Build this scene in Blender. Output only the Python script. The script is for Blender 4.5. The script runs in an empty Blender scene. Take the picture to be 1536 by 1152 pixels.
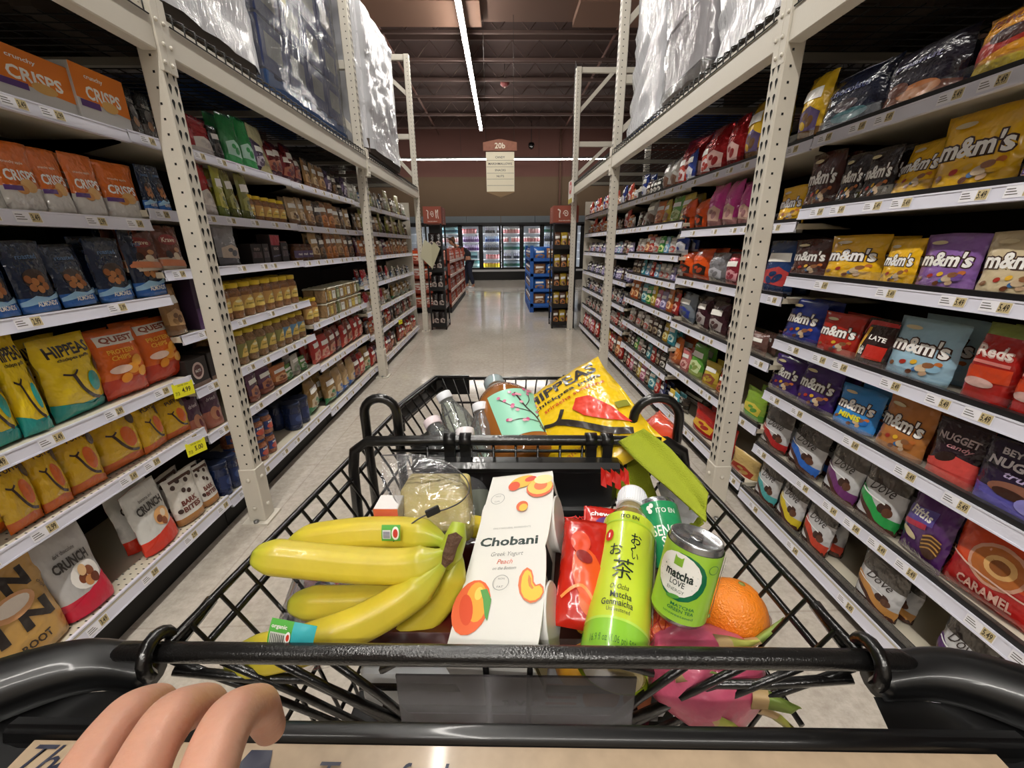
import bpy, math, random
from mathutils import Vector, Matrix, noise
from mathutils.geometry import tessellate_polygon
random.seed(7)
C = bpy.context.scene.collection
SC = bpy.context.scene

# ------------------------------------------------------------------ camera
FPX, CU, CV, CAMH = 624.0, 768.0, 576.0, 1.35
_a = Vector((-16, -208, 624)).normalized()          # aisle direction in camera space (x right, y down, z forward)
_d = Vector((15, 1869, 624)).normalized(); _d = (_d - _a * _a.dot(_d)).normalized()
_r = _d.cross(_a)
ROWS = (_r, _a, -_d)                                 # world x, y, z axes seen from the camera
cam_data = bpy.data.cameras.new('camera')
cam_data.sensor_fit = 'HORIZONTAL'; cam_data.sensor_width = 36.0; cam_data.lens = 36.0 * FPX / 1536.0
cam_data.clip_start = 0.01; cam_data.clip_end = 100
cam = bpy.data.objects.new('camera', cam_data); C.objects.link(cam)
M3 = Matrix(((ROWS[0][0], -ROWS[0][1], -ROWS[0][2]), (ROWS[1][0], -ROWS[1][1], -ROWS[1][2]), (ROWS[2][0], -ROWS[2][1], -ROWS[2][2])))
cam.matrix_world = Matrix.Translation((0, 0, CAMH)) @ M3.to_4x4()
SC.camera = cam

# ------------------------------------------------------------------ world, exposure
w = bpy.data.worlds.new('world'); SC.world = w; w.use_nodes = True
w.node_tree.nodes['Background'].inputs[0].default_value = (0.9, 0.93, 1.0, 1)
w.node_tree.nodes['Background'].inputs[1].default_value = 0.0
SC.view_settings.view_transform = 'Standard'; SC.view_settings.look = 'None'
SC.view_settings.exposure = 0.75; SC.view_settings.gamma = 1.0; SC.view_settings.use_curve_mapping = False
LAMP = 52.0            # emission of the long ceiling lamps
SC.cycles.max_bounces = 7; SC.cycles.diffuse_bounces = 3; SC.cycles.glossy_bounces = 3
SC.cycles.transmission_bounces = 5; SC.cycles.transparent_max_bounces = 10; SC.cycles.caustics_reflective = False
SC.cycles.caustics_refractive = False; SC.cycles.sample_clamp_indirect = 4.0

# ------------------------------------------------------------------ pixel to point (1536 x 1152 frame)
def ray(u, v):
    p = Vector(((u - CU) / FPX, (v - CV) / FPX, 1.0))
    return Vector((ROWS[0].dot(p), ROWS[1].dot(p), ROWS[2].dot(p)))
def atX(u, v, X): q = ray(u, v); t = X / q.x; return Vector((X, q.y * t, CAMH + q.z * t))
def atY(u, v, Y): q = ray(u, v); t = Y / q.y; return Vector((q.x * t, Y, CAMH + q.z * t))
def atZ(u, v, Z): q = ray(u, v); t = (Z - CAMH) / q.z; return Vector((q.x * t, q.y * t, Z))
def atD(u, v, D): q = ray(u, v); return Vector((q.x * D, q.y * D, CAMH + q.z * D))
def colY(u, X, Z):
    """the Y at which the line (X, *, Z) crosses picture column u"""
    k = (u - CU) / FPX; z = Z - CAMH
    # cam x = X r.x + Y a.x' ... ; rows hold world axes in camera coordinates
    ax, ay, az = ROWS
    n = X * ax[0] + z * az[0] - k * (X * ax[2] + z * az[2]); d = k * ay[2] - ay[0]
    return n / d
def rowZ(v, X, Y):
    k = (v - CV) / FPX; ax, ay, az = ROWS
    n = X * ax[1] + Y * ay[1] - k * (X * ax[2] + Y * ay[2]); d = k * az[2] - az[1]
    return CAMH + n / d

# ------------------------------------------------------------------ materials
def lin(h):
    h = h.lstrip('#'); o = []
    for i in (0, 2, 4):
        c = int(h[i:i + 2], 16) / 255.0
        o.append(c / 12.92 if c <= 0.04045 else ((c + 0.055) / 1.055) ** 2.4)
    return (o[0], o[1], o[2], 1.0)
MATS = {}
def M(hexc, rough=0.5, metal=0.0, coat=0.0, bump=0.0, bscale=60.0, trans=0.0, alpha=1.0, emit=0.0, var=0.0, vscale=8.0, ior=1.45, detail=2.0, name=None, sss=0.0):
    key = (hexc, rough, metal, coat, bump, bscale, trans, alpha, emit, var, vscale, ior)
    if key in MATS: return MATS[key]
    m = bpy.data.materials.new(name or 'mat_' + hexc.lstrip('#')); m.use_nodes = True
    nt = m.node_tree; b = nt.nodes['Principled BSDF']; c = lin(hexc)
    b.inputs['Base Color'].default_value = c; b.inputs['Roughness'].default_value = rough
    b.inputs['Metallic'].default_value = metal; b.inputs['Coat Weight'].default_value = coat
    b.inputs['Coat Roughness'].default_value = 0.08
    b.inputs['Transmission Weight'].default_value = trans; b.inputs['IOR'].default_value = ior
    b.inputs['Alpha'].default_value = alpha
    if sss: b.inputs['Subsurface Weight'].default_value = sss; b.inputs['Subsurface Radius'].default_value = (0.02, 0.008, 0.004)
    if emit: b.inputs['Emission Color'].default_value = c; b.inputs['Emission Strength'].default_value = emit
    if bump or var:
        tc = nt.nodes.new('ShaderNodeTexCoord')
    if bump:
        n = nt.nodes.new('ShaderNodeTexNoise'); n.inputs['Scale'].default_value = bscale; n.inputs['Detail'].default_value = detail
        bp = nt.nodes.new('ShaderNodeBump'); bp.inputs['Strength'].default_value = bump; bp.inputs['Distance'].default_value = 0.01
        nt.links.new(tc.outputs['Object'], n.inputs['Vector']); nt.links.new(n.outputs['Fac'], bp.inputs['Height'])
        nt.links.new(bp.outputs['Normal'], b.inputs['Normal']); nt.links.new(bp.outputs['Normal'], b.inputs['Coat Normal'])
    if var:
        n2 = nt.nodes.new('ShaderNodeTexNoise'); n2.inputs['Scale'].default_value = vscale; n2.inputs['Detail'].default_value = 4
        nt.links.new(tc.outputs['Object'], n2.inputs['Vector'])
        mx = nt.nodes.new('ShaderNodeMixRGB'); mx.blend_type = 'MULTIPLY'
        cr = nt.nodes.new('ShaderNodeValToRGB'); cr.color_ramp.elements[0].position = 0.3; cr.color_ramp.elements[1].position = 0.7
        k = 1 - var; cr.color_ramp.elements[0].color = (k, k, k, 1); cr.color_ramp.elements[1].color = (1, 1, 1, 1)
        nt.links.new(n2.outputs['Fac'], cr.inputs['Fac']); mx.inputs['Fac'].default_value = 1
        mx.inputs['Color1'].default_value = c; nt.links.new(cr.outputs['Color'], mx.inputs['Color2'])
        nt.links.new(mx.outputs['Color'], b.inputs['Base Color'])
    MATS[key] = m; return m
def FILM(h): return M(h, 0.24, 0, 0.5, 0.75, 30)      # printed plastic film
def FOIL(h): return M(h, 0.25, 0.6, 0.3, 0.9, 34)      # metallised film
def PAPER(h): return M(h, 0.6)
def INK(h): return M(h, 0.34, 0, 0.3, 0.6, 30)
STEEL = M('CFC9BC', 0.42, 0, 0, 0.05, 120, name='beige_rack_paint')
HOLE = M('0B0A09', 0.9)
WIRE = M('0B0A0A', 0.3, 0, 0.5, 0.08, 300, name='black_coated_wire')
BLACKP = M('0C0C0D', 0.35, 0, 0.3, 0.03, 80, name='black_plastic')
RAIL = M('DFDFEC', 0.35, 0, 0.2, name='white_price_rail')
SHELFM = M('C9C1AE', 0.5, name='cream_shelf_metal')
BLKTRAY = M('121113', 0.4)
def SHEER(name, tint='FFFFFF', rough=.08, lo=.05, hi=.8, bump=.6, bscale=20, milk=0.0, det=3.0, streak=False):
    """thin clear plastic: see-through, with gloss that grows at grazing angles; milk adds a white haze"""
    if name in MATS: return MATS[name]
    m = bpy.data.materials.new(name); m.use_nodes = True; nt = m.node_tree; nt.nodes.remove(nt.nodes['Principled BSDF']); L = nt.links.new; out = nt.nodes['Material Output']
    tr = nt.nodes.new('ShaderNodeBsdfTransparent'); tr.inputs[0].default_value = lin(tint); gl = nt.nodes.new('ShaderNodeBsdfGlossy'); gl.inputs['Roughness'].default_value = rough
    df = nt.nodes.new('ShaderNodeBsdfDiffuse'); df.inputs[0].default_value = (.85, .86, .9, 1); m0 = nt.nodes.new('ShaderNodeMixShader'); m0.inputs[0].default_value = milk; L(tr.outputs[0], m0.inputs[1]); L(df.outputs[0], m0.inputs[2])
    lw = nt.nodes.new('ShaderNodeLayerWeight'); lw.inputs['Blend'].default_value = .3; mr = nt.nodes.new('ShaderNodeMapRange'); mr.inputs['To Min'].default_value = lo; mr.inputs['To Max'].default_value = hi; L(lw.outputs['Fresnel'], mr.inputs['Value'])
    tc = nt.nodes.new('ShaderNodeTexCoord'); n = nt.nodes.new('ShaderNodeTexNoise'); n.inputs['Scale'].default_value = bscale; n.inputs['Detail'].default_value = det; n.inputs['Distortion'].default_value = 1.2; mp = nt.nodes.new('ShaderNodeMapping'); L(tc.outputs['Object'], mp.inputs['Vector']); L(mp.outputs[0], n.inputs['Vector'])
    if streak: mp.inputs['Rotation'].default_value = (.8, 0, 0); mp.inputs['Scale'].default_value = (1, 3.2, .45)
    bp = nt.nodes.new('ShaderNodeBump'); bp.inputs['Strength'].default_value = bump; bp.inputs['Distance'].default_value = .012; L(n.outputs['Fac'], bp.inputs['Height']); L(bp.outputs[0], gl.inputs['Normal']); L(bp.outputs[0], lw.inputs['Normal'])
    mx = nt.nodes.new('ShaderNodeMixShader'); L(mr.outputs[0], mx.inputs[0]); L(m0.outputs[0], mx.inputs[1]); L(gl.outputs[0], mx.inputs[2]); L(mx.outputs[0], out.inputs['Surface']); MATS[name] = m; return m
CLEAR = SHEER('clear_film', lo=.06, hi=.7, bump=.9, bscale=26)
LENS = SHEER('clear_shelf_front', lo=.02, hi=.25, rough=.03, bump=0.0)
PVC = SHEER('clear_plastic', lo=.06, hi=.6, bump=.15, bscale=12)
CHROME = M('9A9A9A', 0.3, 0.9)

# ------------------------------------------------------------------ mesh helper
class MB:
    def __init__(s): s.v = []; s.f = []; s.m = []; s.mats = []; s.sm = []
    def mi(s, m):
        if m not in s.mats: s.mats.append(m)
        return s.mats.index(m)
    def add(s, vs, fs, m, smooth=False):
        o = len(s.v); s.v += [tuple(p) for p in vs]; k = s.mi(m)
        for f in fs: s.f.append(tuple(i + o for i in f)); s.m.append(k); s.sm.append(smooth)
    def box(s, x0, x1, y0, y1, z0, z1, m, T=None, c=0.0):
        if c > 0:
            return s.cbox(x0, x1, y0, y1, z0, z1, m, T, c)
        vs = [Vector((x, y, z)) for x in (x0, x1) for y in (y0, y1) for z in (z0, z1)]
        if T is not None: vs = [T @ p for p in vs]
        s.add(vs, [(0, 1, 3, 2), (4, 6, 7, 5), (0, 4, 5, 1), (2, 3, 7, 6), (0, 2, 6, 4), (1, 5, 7, 3)], m)
    def cbox(s, x0, x1, y0, y1, z0, z1, m, T, c):
        # box with chamfered vertical + horizontal edges
        X = [x0, x1]; Y = [y0, y1]; Z = [z0, z1]; vs = []; idx = {}
        for i in (0, 1):
            for j in (0, 1):
                for k in (0, 1):
                    sx, sy, sz = (1 if i == 0 else -1), (1 if j == 0 else -1), (1 if k == 0 else -1)
                    for a in range(3):
                        p = [X[i] + sx * c, Y[j] + sy * c, Z[k] + sz * c]; p[a] = (X[i], Y[j], Z[k])[a]
                        idx[(i, j, k, a)] = len(vs); vs.append(Vector(p))
        fs = []
        for i in (0, 1):
            q = [(i, 0, 0, 0), (i, 1, 0, 0), (i, 1, 1, 0), (i, 0, 1, 0)]; fs.append([idx[t] for t in (q if i else q[::-1])])
            q = [(0, i, 0, 1), (0, i, 1, 1), (1, i, 1, 1), (1, i, 0, 1)]; fs.append([idx[t] for t in (q if i else q[::-1])])
            q = [(0, 0, i, 2), (1, 0, i, 2), (1, 1, i, 2), (0, 1, i, 2)]; fs.append([idx[t] for t in (q if i else q[::-1])])
        for i in (0, 1):
            for j in (0, 1):
                fs.append([idx[(i, j, 0, 0)], idx[(i, j, 1, 0)], idx[(i, j, 1, 1)], idx[(i, j, 0, 1)]])
                fs.append([idx[(i, 0, j, 0)], idx[(i, 1, j, 0)], idx[(i, 1, j, 2)], idx[(i, 0, j, 2)]])
                fs.append([idx[(0, i, j, 1)], idx[(1, i, j, 1)], idx[(1, i, j, 2)], idx[(0, i, j, 2)]])
                for k in (0, 1): fs.append([idx[(i, j, k, a)] for a in range(3)])
        if T is not None: vs = [T @ p for p in vs]
        s.add(vs, fs, m)
    def tube(s, pts, r, m, n=8, cap=True, closed=False):
        pts = [Vector(p) for p in pts]; N = len(pts); vs = []; fs = []; up = None
        for i, p in enumerate(pts):
            if closed: t = (pts[(i + 1) % N] - pts[i - 1]).normalized()
            else: t = (pts[min(i + 1, N - 1)] - pts[max(i - 1, 0)]).normalized()
            if up is None:
                up = Vector((0, 0, 1)) if abs(t.z) < 0.9 else Vector((1, 0, 0))
            sd = t.cross(up).normalized(); up = sd.cross(t).normalized()
            rr = r[i] if isinstance(r, (list, tuple)) else r
            for k in range(n):
                a = 2 * math.pi * k / n; vs.append(p + (sd * math.cos(a) + up * math.sin(a)) * rr)
        for i in range(N if closed else N - 1):
            j = (i + 1) % N
            for k in range(n): fs.append((i * n + k, i * n + (k + 1) % n, j * n + (k + 1) % n, j * n + k))
        if cap and not closed: fs.append(tuple(range(n))[::-1]); fs.append(tuple((N - 1) * n + k for k in range(n)))
        s.add(vs, fs, m, True)
    def cyl(s, p0, p1, r, m, n=16): s.tube([p0, p1], r, m, n)
    def lathe(s, prof, m, n=20, T=None, cap=True):
        """prof: [(r, z, optional material)]"""
        vs = []; rows = len(prof)
        for q in prof:
            for k in range(n):
                a = 2 * math.pi * k / n; p = Vector((q[0] * math.cos(a), q[0] * math.sin(a), q[1])); vs.append(T @ p if T is not None else p)
        o = len(s.v); s.v += [tuple(p) for p in vs]
        for i in range(rows - 1):
            k2 = s.mi(prof[i][2] if len(prof[i]) > 2 else m)
            for k in range(n):
                s.f.append((o + i * n + k, o + i * n + (k + 1) % n, o + (i + 1) * n + (k + 1) % n, o + (i + 1) * n + k)); s.m.append(k2); s.sm.append(True)
        if cap:
            s.f.append(tuple(o + k for k in range(n))[::-1]); s.m.append(s.mi(m)); s.sm.append(False)
            s.f.append(tuple(o + (rows - 1) * n + k for k in range(n))); s.m.append(s.mi(prof[-1][2] if len(prof[-1]) > 2 else m)); s.sm.append(False)
    def mesh(s, name):
        me = bpy.data.meshes.new(name); me.from_pydata(s.v, [], s.f)
        for m in s.mats: me.materials.append(m)
        me.polygons.foreach_set('material_index', s.m); me.polygons.foreach_set('use_smooth', s.sm); me.update(); return me
    def build(s, name, parent=None, mesh_name=None):
        o = bpy.data.objects.new(name, s.mesh(mesh_name or name)); C.objects.link(o)
        if parent is not None: o.parent = parent
        return o

def tag(o, label=None, cat=None, group=None, kind=None):
    if label: o['label'] = label
    if cat: o['category'] = cat
    if group: o['group'] = group
    if kind: o['kind'] = kind
    return o
def empty(name, loc=(0, 0, 0), rz=0.0, label=None, cat=None, group=None, rot=None):
    o = bpy.data.objects.new(name, None); o.empty_display_size = 0.05; C.objects.link(o); o.location = loc
    o.rotation_euler = rot if rot else (0, 0, rz); return tag(o, label, cat, group)
def copy_tree(o, parent=None):
    c = o.copy(); C.objects.link(c)
    if parent is not None: c.parent = parent
    for ch in list(o.children): copy_tree(ch, c)
    return c

# ------------------------------------------------------------------ print on surfaces (letters and shapes wrapped on a pack)
_TXT = {}
def text_tris(body, off=0.0, shear=0.0):
    k = (body, off, shear)
    if k in _TXT: return _TXT[k]
    c = bpy.data.curves.new('letters', 'FONT'); c.body = body; c.size = 1; c.resolution_u = 2; c.offset = off; c.shear = shear
    o = bpy.data.objects.new('letters', c); me = bpy.data.meshes.new_from_object(o)
    me.calc_loop_triangles(); vs = [Vector((v.co.x, v.co.y)) for v in me.vertices]
    tr = [tuple(vs[i] for i in t.vertices) for t in me.loop_triangles]
    bpy.data.objects.remove(o); bpy.data.curves.remove(c); bpy.data.meshes.remove(me)
    xs = [p.x for p in vs] or [0]; ys = [p.y for p in vs] or [0]
    _TXT[k] = (tr, min(xs), max(xs), min(ys), max(ys)); return _TXT[k]
def sub_tris(tris, L):
    out = []; st = list(tris)
    while st:
        a, b, c = st.pop(); d = ((b - a).length, (c - b).length, (a - c).length); k = d.index(max(d))
        if d[k] <= L: out.append((a, b, c)); continue
        if k == 0: m = (a + b) / 2; st += [(a, m, c), (m, b, c)]
        elif k == 1: m = (b + c) / 2; st += [(a, b, m), (a, m, c)]
        else: m = (c + a) / 2; st += [(a, b, m), (m, b, c)]
    return out
def rot2(p, a): return Vector((p.x * math.cos(a) - p.y * math.sin(a), p.x * math.sin(a) + p.y * math.cos(a)))
def poly_tris(pts):
    t = tessellate_polygon([[Vector((p[0], p[1], 0)) for p in pts]])
    P = [Vector((p[0], p[1])) for p in pts]; return [tuple(P[i] for i in q) for q in t]
def stroke_tris(pts, w):
    P = [Vector(p) for p in pts]; out = []; L = []; R = []
    for i, p in enumerate(P):
        t = (P[min(i + 1, len(P) - 1)] - P[max(i - 1, 0)]).normalized(); n = Vector((-t.y, t.x)); ww = (w[i] if isinstance(w, (list, tuple)) else w) / 2
        L.append(p + n * ww); R.append(p - n * ww)
    for i in range(len(P) - 1): out += [(L[i], R[i], R[i + 1]), (L[i], R[i + 1], L[i + 1])]
    return out
def spline(pts, n=8):
    P = [Vector(p) for p in pts]; out = []
    for i in range(len(P) - 1):
        p0 = P[max(i - 1, 0)]; p1 = P[i]; p2 = P[i + 1]; p3 = P[min(i + 2, len(P) - 1)]
        for k in range(n):
            t = k / n; out.append(0.5 * ((2 * p1) + (p2 - p0) * t + (2 * p0 - 5 * p1 + 4 * p2 - p3) * t * t + (3 * p1 - p0 - 3 * p2 + p3) * t ** 3))
    out.append(P[-1]); return out
def shape_tris(sh):
    """sh in unit coordinates of a W x H face; returns triangles in metres via (W, H)"""
    raise NotImplementedError
def art(mb, shapes, F, W, H, L=0.012, off=0.0006):
    """shapes: ('t',text,cx,cy,w,h,mat[,bold,shear,rot]) ('e',cx,cy,rx,ry,mat[,rot]) ('p',pts,mat) ('s',pts,width,mat); cx in -.5...5, cy in 0..1;
    F(x,y,o) gives the surface point x metres right of the middle, y metres up, o metres off the face"""
    for li, sh in enumerate(shapes):
        k = sh[0]
        if k == 't':
            body, cx, cy, tw, th, m = sh[1:7]; bold = sh[7] if len(sh) > 7 else 0.0; shear = sh[8] if len(sh) > 8 else 0.0; ro = sh[9] if len(sh) > 9 else 0.0
            tr, x0, x1, y0, y1 = text_tris(body, bold, shear)
            sx = tw * W / max(x1 - x0, 1e-6); sy = (th * H / max(y1 - y0, 1e-6)) if th else sx
            mx, my = (x0 + x1) / 2, (y0 + y1) / 2
            tris = [tuple(rot2(Vector(((p.x - mx) * sx, (p.y - my) * sy)), ro) + Vector((cx * W, cy * H)) for p in t) for t in tr]
        elif k == 'e':
            cx, cy, rx, ry, m = sh[1:6]; ro = sh[6] if len(sh) > 6 else 0.0; n = 18
            ctr = Vector((cx * W, cy * H)); ring = [rot2(Vector((rx * W * math.cos(2 * math.pi * i / n), ry * H * math.sin(2 * math.pi * i / n))), ro) + ctr for i in range(n)]
            tris = [(ctr, ring[i], ring[(i + 1) % n]) for i in range(n)]
        elif k == 'p':
            m = sh[2]; tris = [tuple(Vector((q.x * W, q.y * H)) for q in t) for t in poly_tris(sh[1])]
        elif k == 's':
            m = sh[3]; P = [Vector((p[0] * W, p[1] * H)) for p in sh[1]]; P = spline(P, 6) if len(P) > 2 else P
            wd = sh[2]; wd = wd * W
            tris = stroke_tris(P, wd)
        tris = sub_tris(tris, L); o = off * (1 + li * 0.35); vs = []; fs = []; seen = {}
        for t in tris:
            a = (t[1] - t[0]).cross(t[2] - t[0]) if False else ((t[1].x - t[0].x) * (t[2].y - t[0].y) - (t[1].y - t[0].y) * (t[2].x - t[0].x))
            if a < 0: t = (t[0], t[2], t[1])
            q = []
            for p in t:
                key = (round(p.x, 5), round(p.y, 5))
                if key not in seen: seen[key] = len(vs); vs.append(F(p.x, p.y, o))
                q.append(seen[key])
            if len(set(q)) == 3: fs.append(tuple(q))
        mb.add(vs, fs, m, True)
# ------------------------------------------------------------------ ceiling lamps
def lamp(name, x0, y0, x1, y1, z, label, group=None, w=0.085, e=None):
    """a suspended linear lamp from (x0,y0) to (x1,y1); diffuser made of short lit panels"""
    L = math.hypot(x1 - x0, y1 - y0); ang = math.atan2(y1 - y0, x1 - x0)
    t = empty(name, (x0, y0, z), ang, label, 'ceiling light', group)
    h = MB(); h.box(0, L, -w / 2 - .006, w / 2 + .006, .012, .07, M('4A4440', .5)); h.build('housing', t)
    d = MB(); n = max(2, int(L / 1.2)); em = M('FFFAF2', .5, emit=e or LAMP, name='lit_diffuser')
    for i in range(n): d.box(i * L / n + .002, (i + 1) * L / n - .002, -w / 2, w / 2, -.02, .011, em)
    d.build('diffuser', t)
    k = MB(); m = int(L / 3) + 1
    for i in range(m + 1):
        x = .15 + (L - .3) * i / m; k.tube([(x, 0, .07), (x, 0, 5.699 - z)], .004, M('2A2422', .6), 4)
    k.build('suspension_cable', t)
    return t
lamp('linear_lamp', -.62, -5.0, -.60, 15.4, 4.9, 'long white linear lamp running down the aisle under the ceiling')
lamp('linear_lamp', -4.4, 17.0, 4.4, 17.0, 4.33, 'thin white linear lamp running crosswise above the refrigerated cases', e=30, w=.05)
lamp('linear_lamp', -3.0, -3.4, 3.0, -3.4, 4.6, 'added unseen crosswise fill lamp behind the shopping cart', w=.09)  # added out of view as front fill for the aisle

# ------------------------------------------------------------------ the setting
def floor_material():
    m = bpy.data.materials.new('polished_concrete_floor'); m.use_nodes = True; nt = m.node_tree; b = nt.nodes['Principled BSDF']; L = nt.links.new
    tc = nt.nodes.new('ShaderNodeTexCoord')
    def N(sc, de, ro=.6):
        n = nt.nodes.new('ShaderNodeTexNoise'); n.inputs['Scale'].default_value = sc; n.inputs['Detail'].default_value = de; n.inputs['Roughness'].default_value = ro
        L(tc.outputs['Object'], n.inputs['Vector']); return n
    r1 = nt.nodes.new('ShaderNodeValToRGB'); r1.color_ramp.elements[0].position = .3; r1.color_ramp.elements[0].color = lin('B0A79B'); r1.color_ramp.elements[1].position = .75; r1.color_ramp.elements[1].color = lin('D6CEC3')
    L(N(26, 6, .75).outputs['Fac'], r1.inputs['Fac'])
    r2 = nt.nodes.new('ShaderNodeValToRGB'); r2.color_ramp.elements[0].position = .3; r2.color_ramp.elements[0].color = (.82, .81, .8, 1); r2.color_ramp.elements[1].position = .7; r2.color_ramp.elements[1].color = (1, 1, 1, 1)
    L(N(1.3, 3).outputs['Fac'], r2.inputs['Fac'])
    mx = nt.nodes.new('ShaderNodeMixRGB'); mx.blend_type = 'MULTIPLY'; mx.inputs['Fac'].default_value = 1; L(r1.outputs['Color'], mx.inputs['Color1']); L(r2.outputs['Color'], mx.inputs['Color2'])
    br = nt.nodes.new('ShaderNodeTexBrick'); br.offset = 0.0; br.inputs['Scale'].default_value = 1.0; br.inputs['Mortar Size'].default_value = .004; br.inputs['Brick Width'].default_value = 1.22; br.inputs['Row Height'].default_value = 1.22
    br.inputs['Color1'].default_value = (1, 1, 1, 1); br.inputs['Color2'].default_value = (.95, .95, .94, 1); br.inputs['Mortar'].default_value = (.72, .7, .68, 1)
    L(tc.outputs['Object'], br.inputs['Vector'])
    m2 = nt.nodes.new('ShaderNodeMixRGB'); m2.blend_type = 'MULTIPLY'; m2.inputs['Fac'].default_value = .6; L(mx.outputs['Color'], m2.inputs['Color1']); L(br.outputs['Color'], m2.inputs['Color2'])
    L(m2.outputs['Color'], b.inputs['Base Color'])
    r3 = nt.nodes.new('ShaderNodeMapRange'); r3.inputs['To Min'].default_value = .05; r3.inputs['To Max'].default_value = .13; L(N(5, 4).outputs['Fac'], r3.inputs['Value']); L(r3.outputs['Result'], b.inputs['Roughness'])
    b.inputs['Specular IOR Level'].default_value = .62
    return m
def struct(name, mb, **k): o = mb.build(name); o['kind'] = 'structure'; return o
RX0, RX1, RY0, RY1, RZ = -9.0, 9.0, -6.0, 18.4, 5.7
f = MB(); f.box(RX0, RX1, RY0, RY1, -.1, 0, floor_material()); struct('floor', f)
f = MB(); f.box(RX0, RX1, RY0, RY1, RZ, RZ + .1, M('4E3C38', .8, var=.2, vscale=1.5)); struct('ceiling', f)
WB = M('54382C', .85, var=.12, vscale=2)
f = MB(); f.box(RX0, RX1, RY1, RY1 + .1, 3.95, RZ, M('5A3A33', .85)); f.box(RX0, RX1, RY1, RY1 + .1, 0, 3.95, M('584634', .85)); struct('wall_back', f)
f = MB(); f.box(RX0 - .1, RX0, RY0, RY1, 0, RZ, WB); struct('wall_left', f)
f = MB(); f.box(RX1, RX1 + .1, RY0, RY1, 0, RZ, WB); struct('wall_right', f)
f = MB(); f.box(RX0, RX1, RY0 - .1, RY0, 0, RZ, M('B8B0A4', .8)); struct('wall_front', f)
for i, y in enumerate([4.6, 5.8, 7.0, 9.75, 11.0, 12.2, 13.4, 15.1, 16.6]):
    f = MB(); jm = M('6A5650', .7); f.box(RX0, RX1, y - .03, y + .03, 5.22, 5.27, jm); f.box(RX0, RX1, y - .03, y + .03, 5.6, 5.69, jm)
    for k in range(30):
        x = RX0 + k * .6; f.tube([(x, y, 5.26), (x + .3, y, 5.6), (x + .6, y, 5.26)], .012, jm, 4, False)
    struct('trim_%d' % (i + 1), f)
f = MB(); dm = M('8A6A58', .7)
for x in (-4.6, -2.2, 1.35, 3.75): f.box(x, x + 1.9, 8.35, 9.2, 5.1, 5.2, dm)
f.box(-6, 6, 8.3, 9.25, 5.2, 5.3, M('6E5448', .75)); struct('trim_10', f)
f = MB(); f.tube([(2.35, 2, 5.35), (2.35, 18, 5.35)], .03, M('6A4438', .6), 8); f.tube([(-2.3, 2, 5.35), (-2.3, 18, 5.35)], .03, M('6A4438', .6), 8); struct('trim_11', f)
f = MB(); f.box(5.0, 5.3, 17.9, 18.38, 0, RZ, WB); f.box(2.35, 2.42, 18.3, 18.38, 2.4, RZ, WB); struct('trim_12', f)
# smoke alarm and camera dome
p = atZ(757, 113, 5.45); t = empty('smoke_alarm', (p.x, p.y, 5.2), 0, 'small reddish round alarm under the dark ceiling beside the lamp', 'alarm')
f = MB(); f.lathe([(.04, .14), (.11, .12), (.12, .05), (.06, 0)], M('8A4A48', .5), 16); f.build('body', t)
f = MB(); f.lathe([(.025, .0), (.02, -.02), (.005, -.03)], M('E0C8C0', .2), 10); f.build('lens', t)
f = MB(); f.tube([(0, 0, .14), (0, 0, .5)], .01, M('4A3A36', .6), 5); f.build('stem', t)
p = atY(797, 217, 17.6); t = empty('security_camera', p, 0, 'black dome security camera hanging above the crosswise lamp', 'camera')
f = MB(); f.lathe([(.02, -.16), (.09, -.12), (.12, -.03), (.12, .0), (.1, .06), (.03, .08)], M('0A0A0A', .15, coat=.5), 16); f.build('dome', t)
f = MB(); f.tube([(0, 0, .07), (0, 0, RZ - p.z)], .015, M('2A2220', .6), 6); f.build('stem', t)

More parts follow.
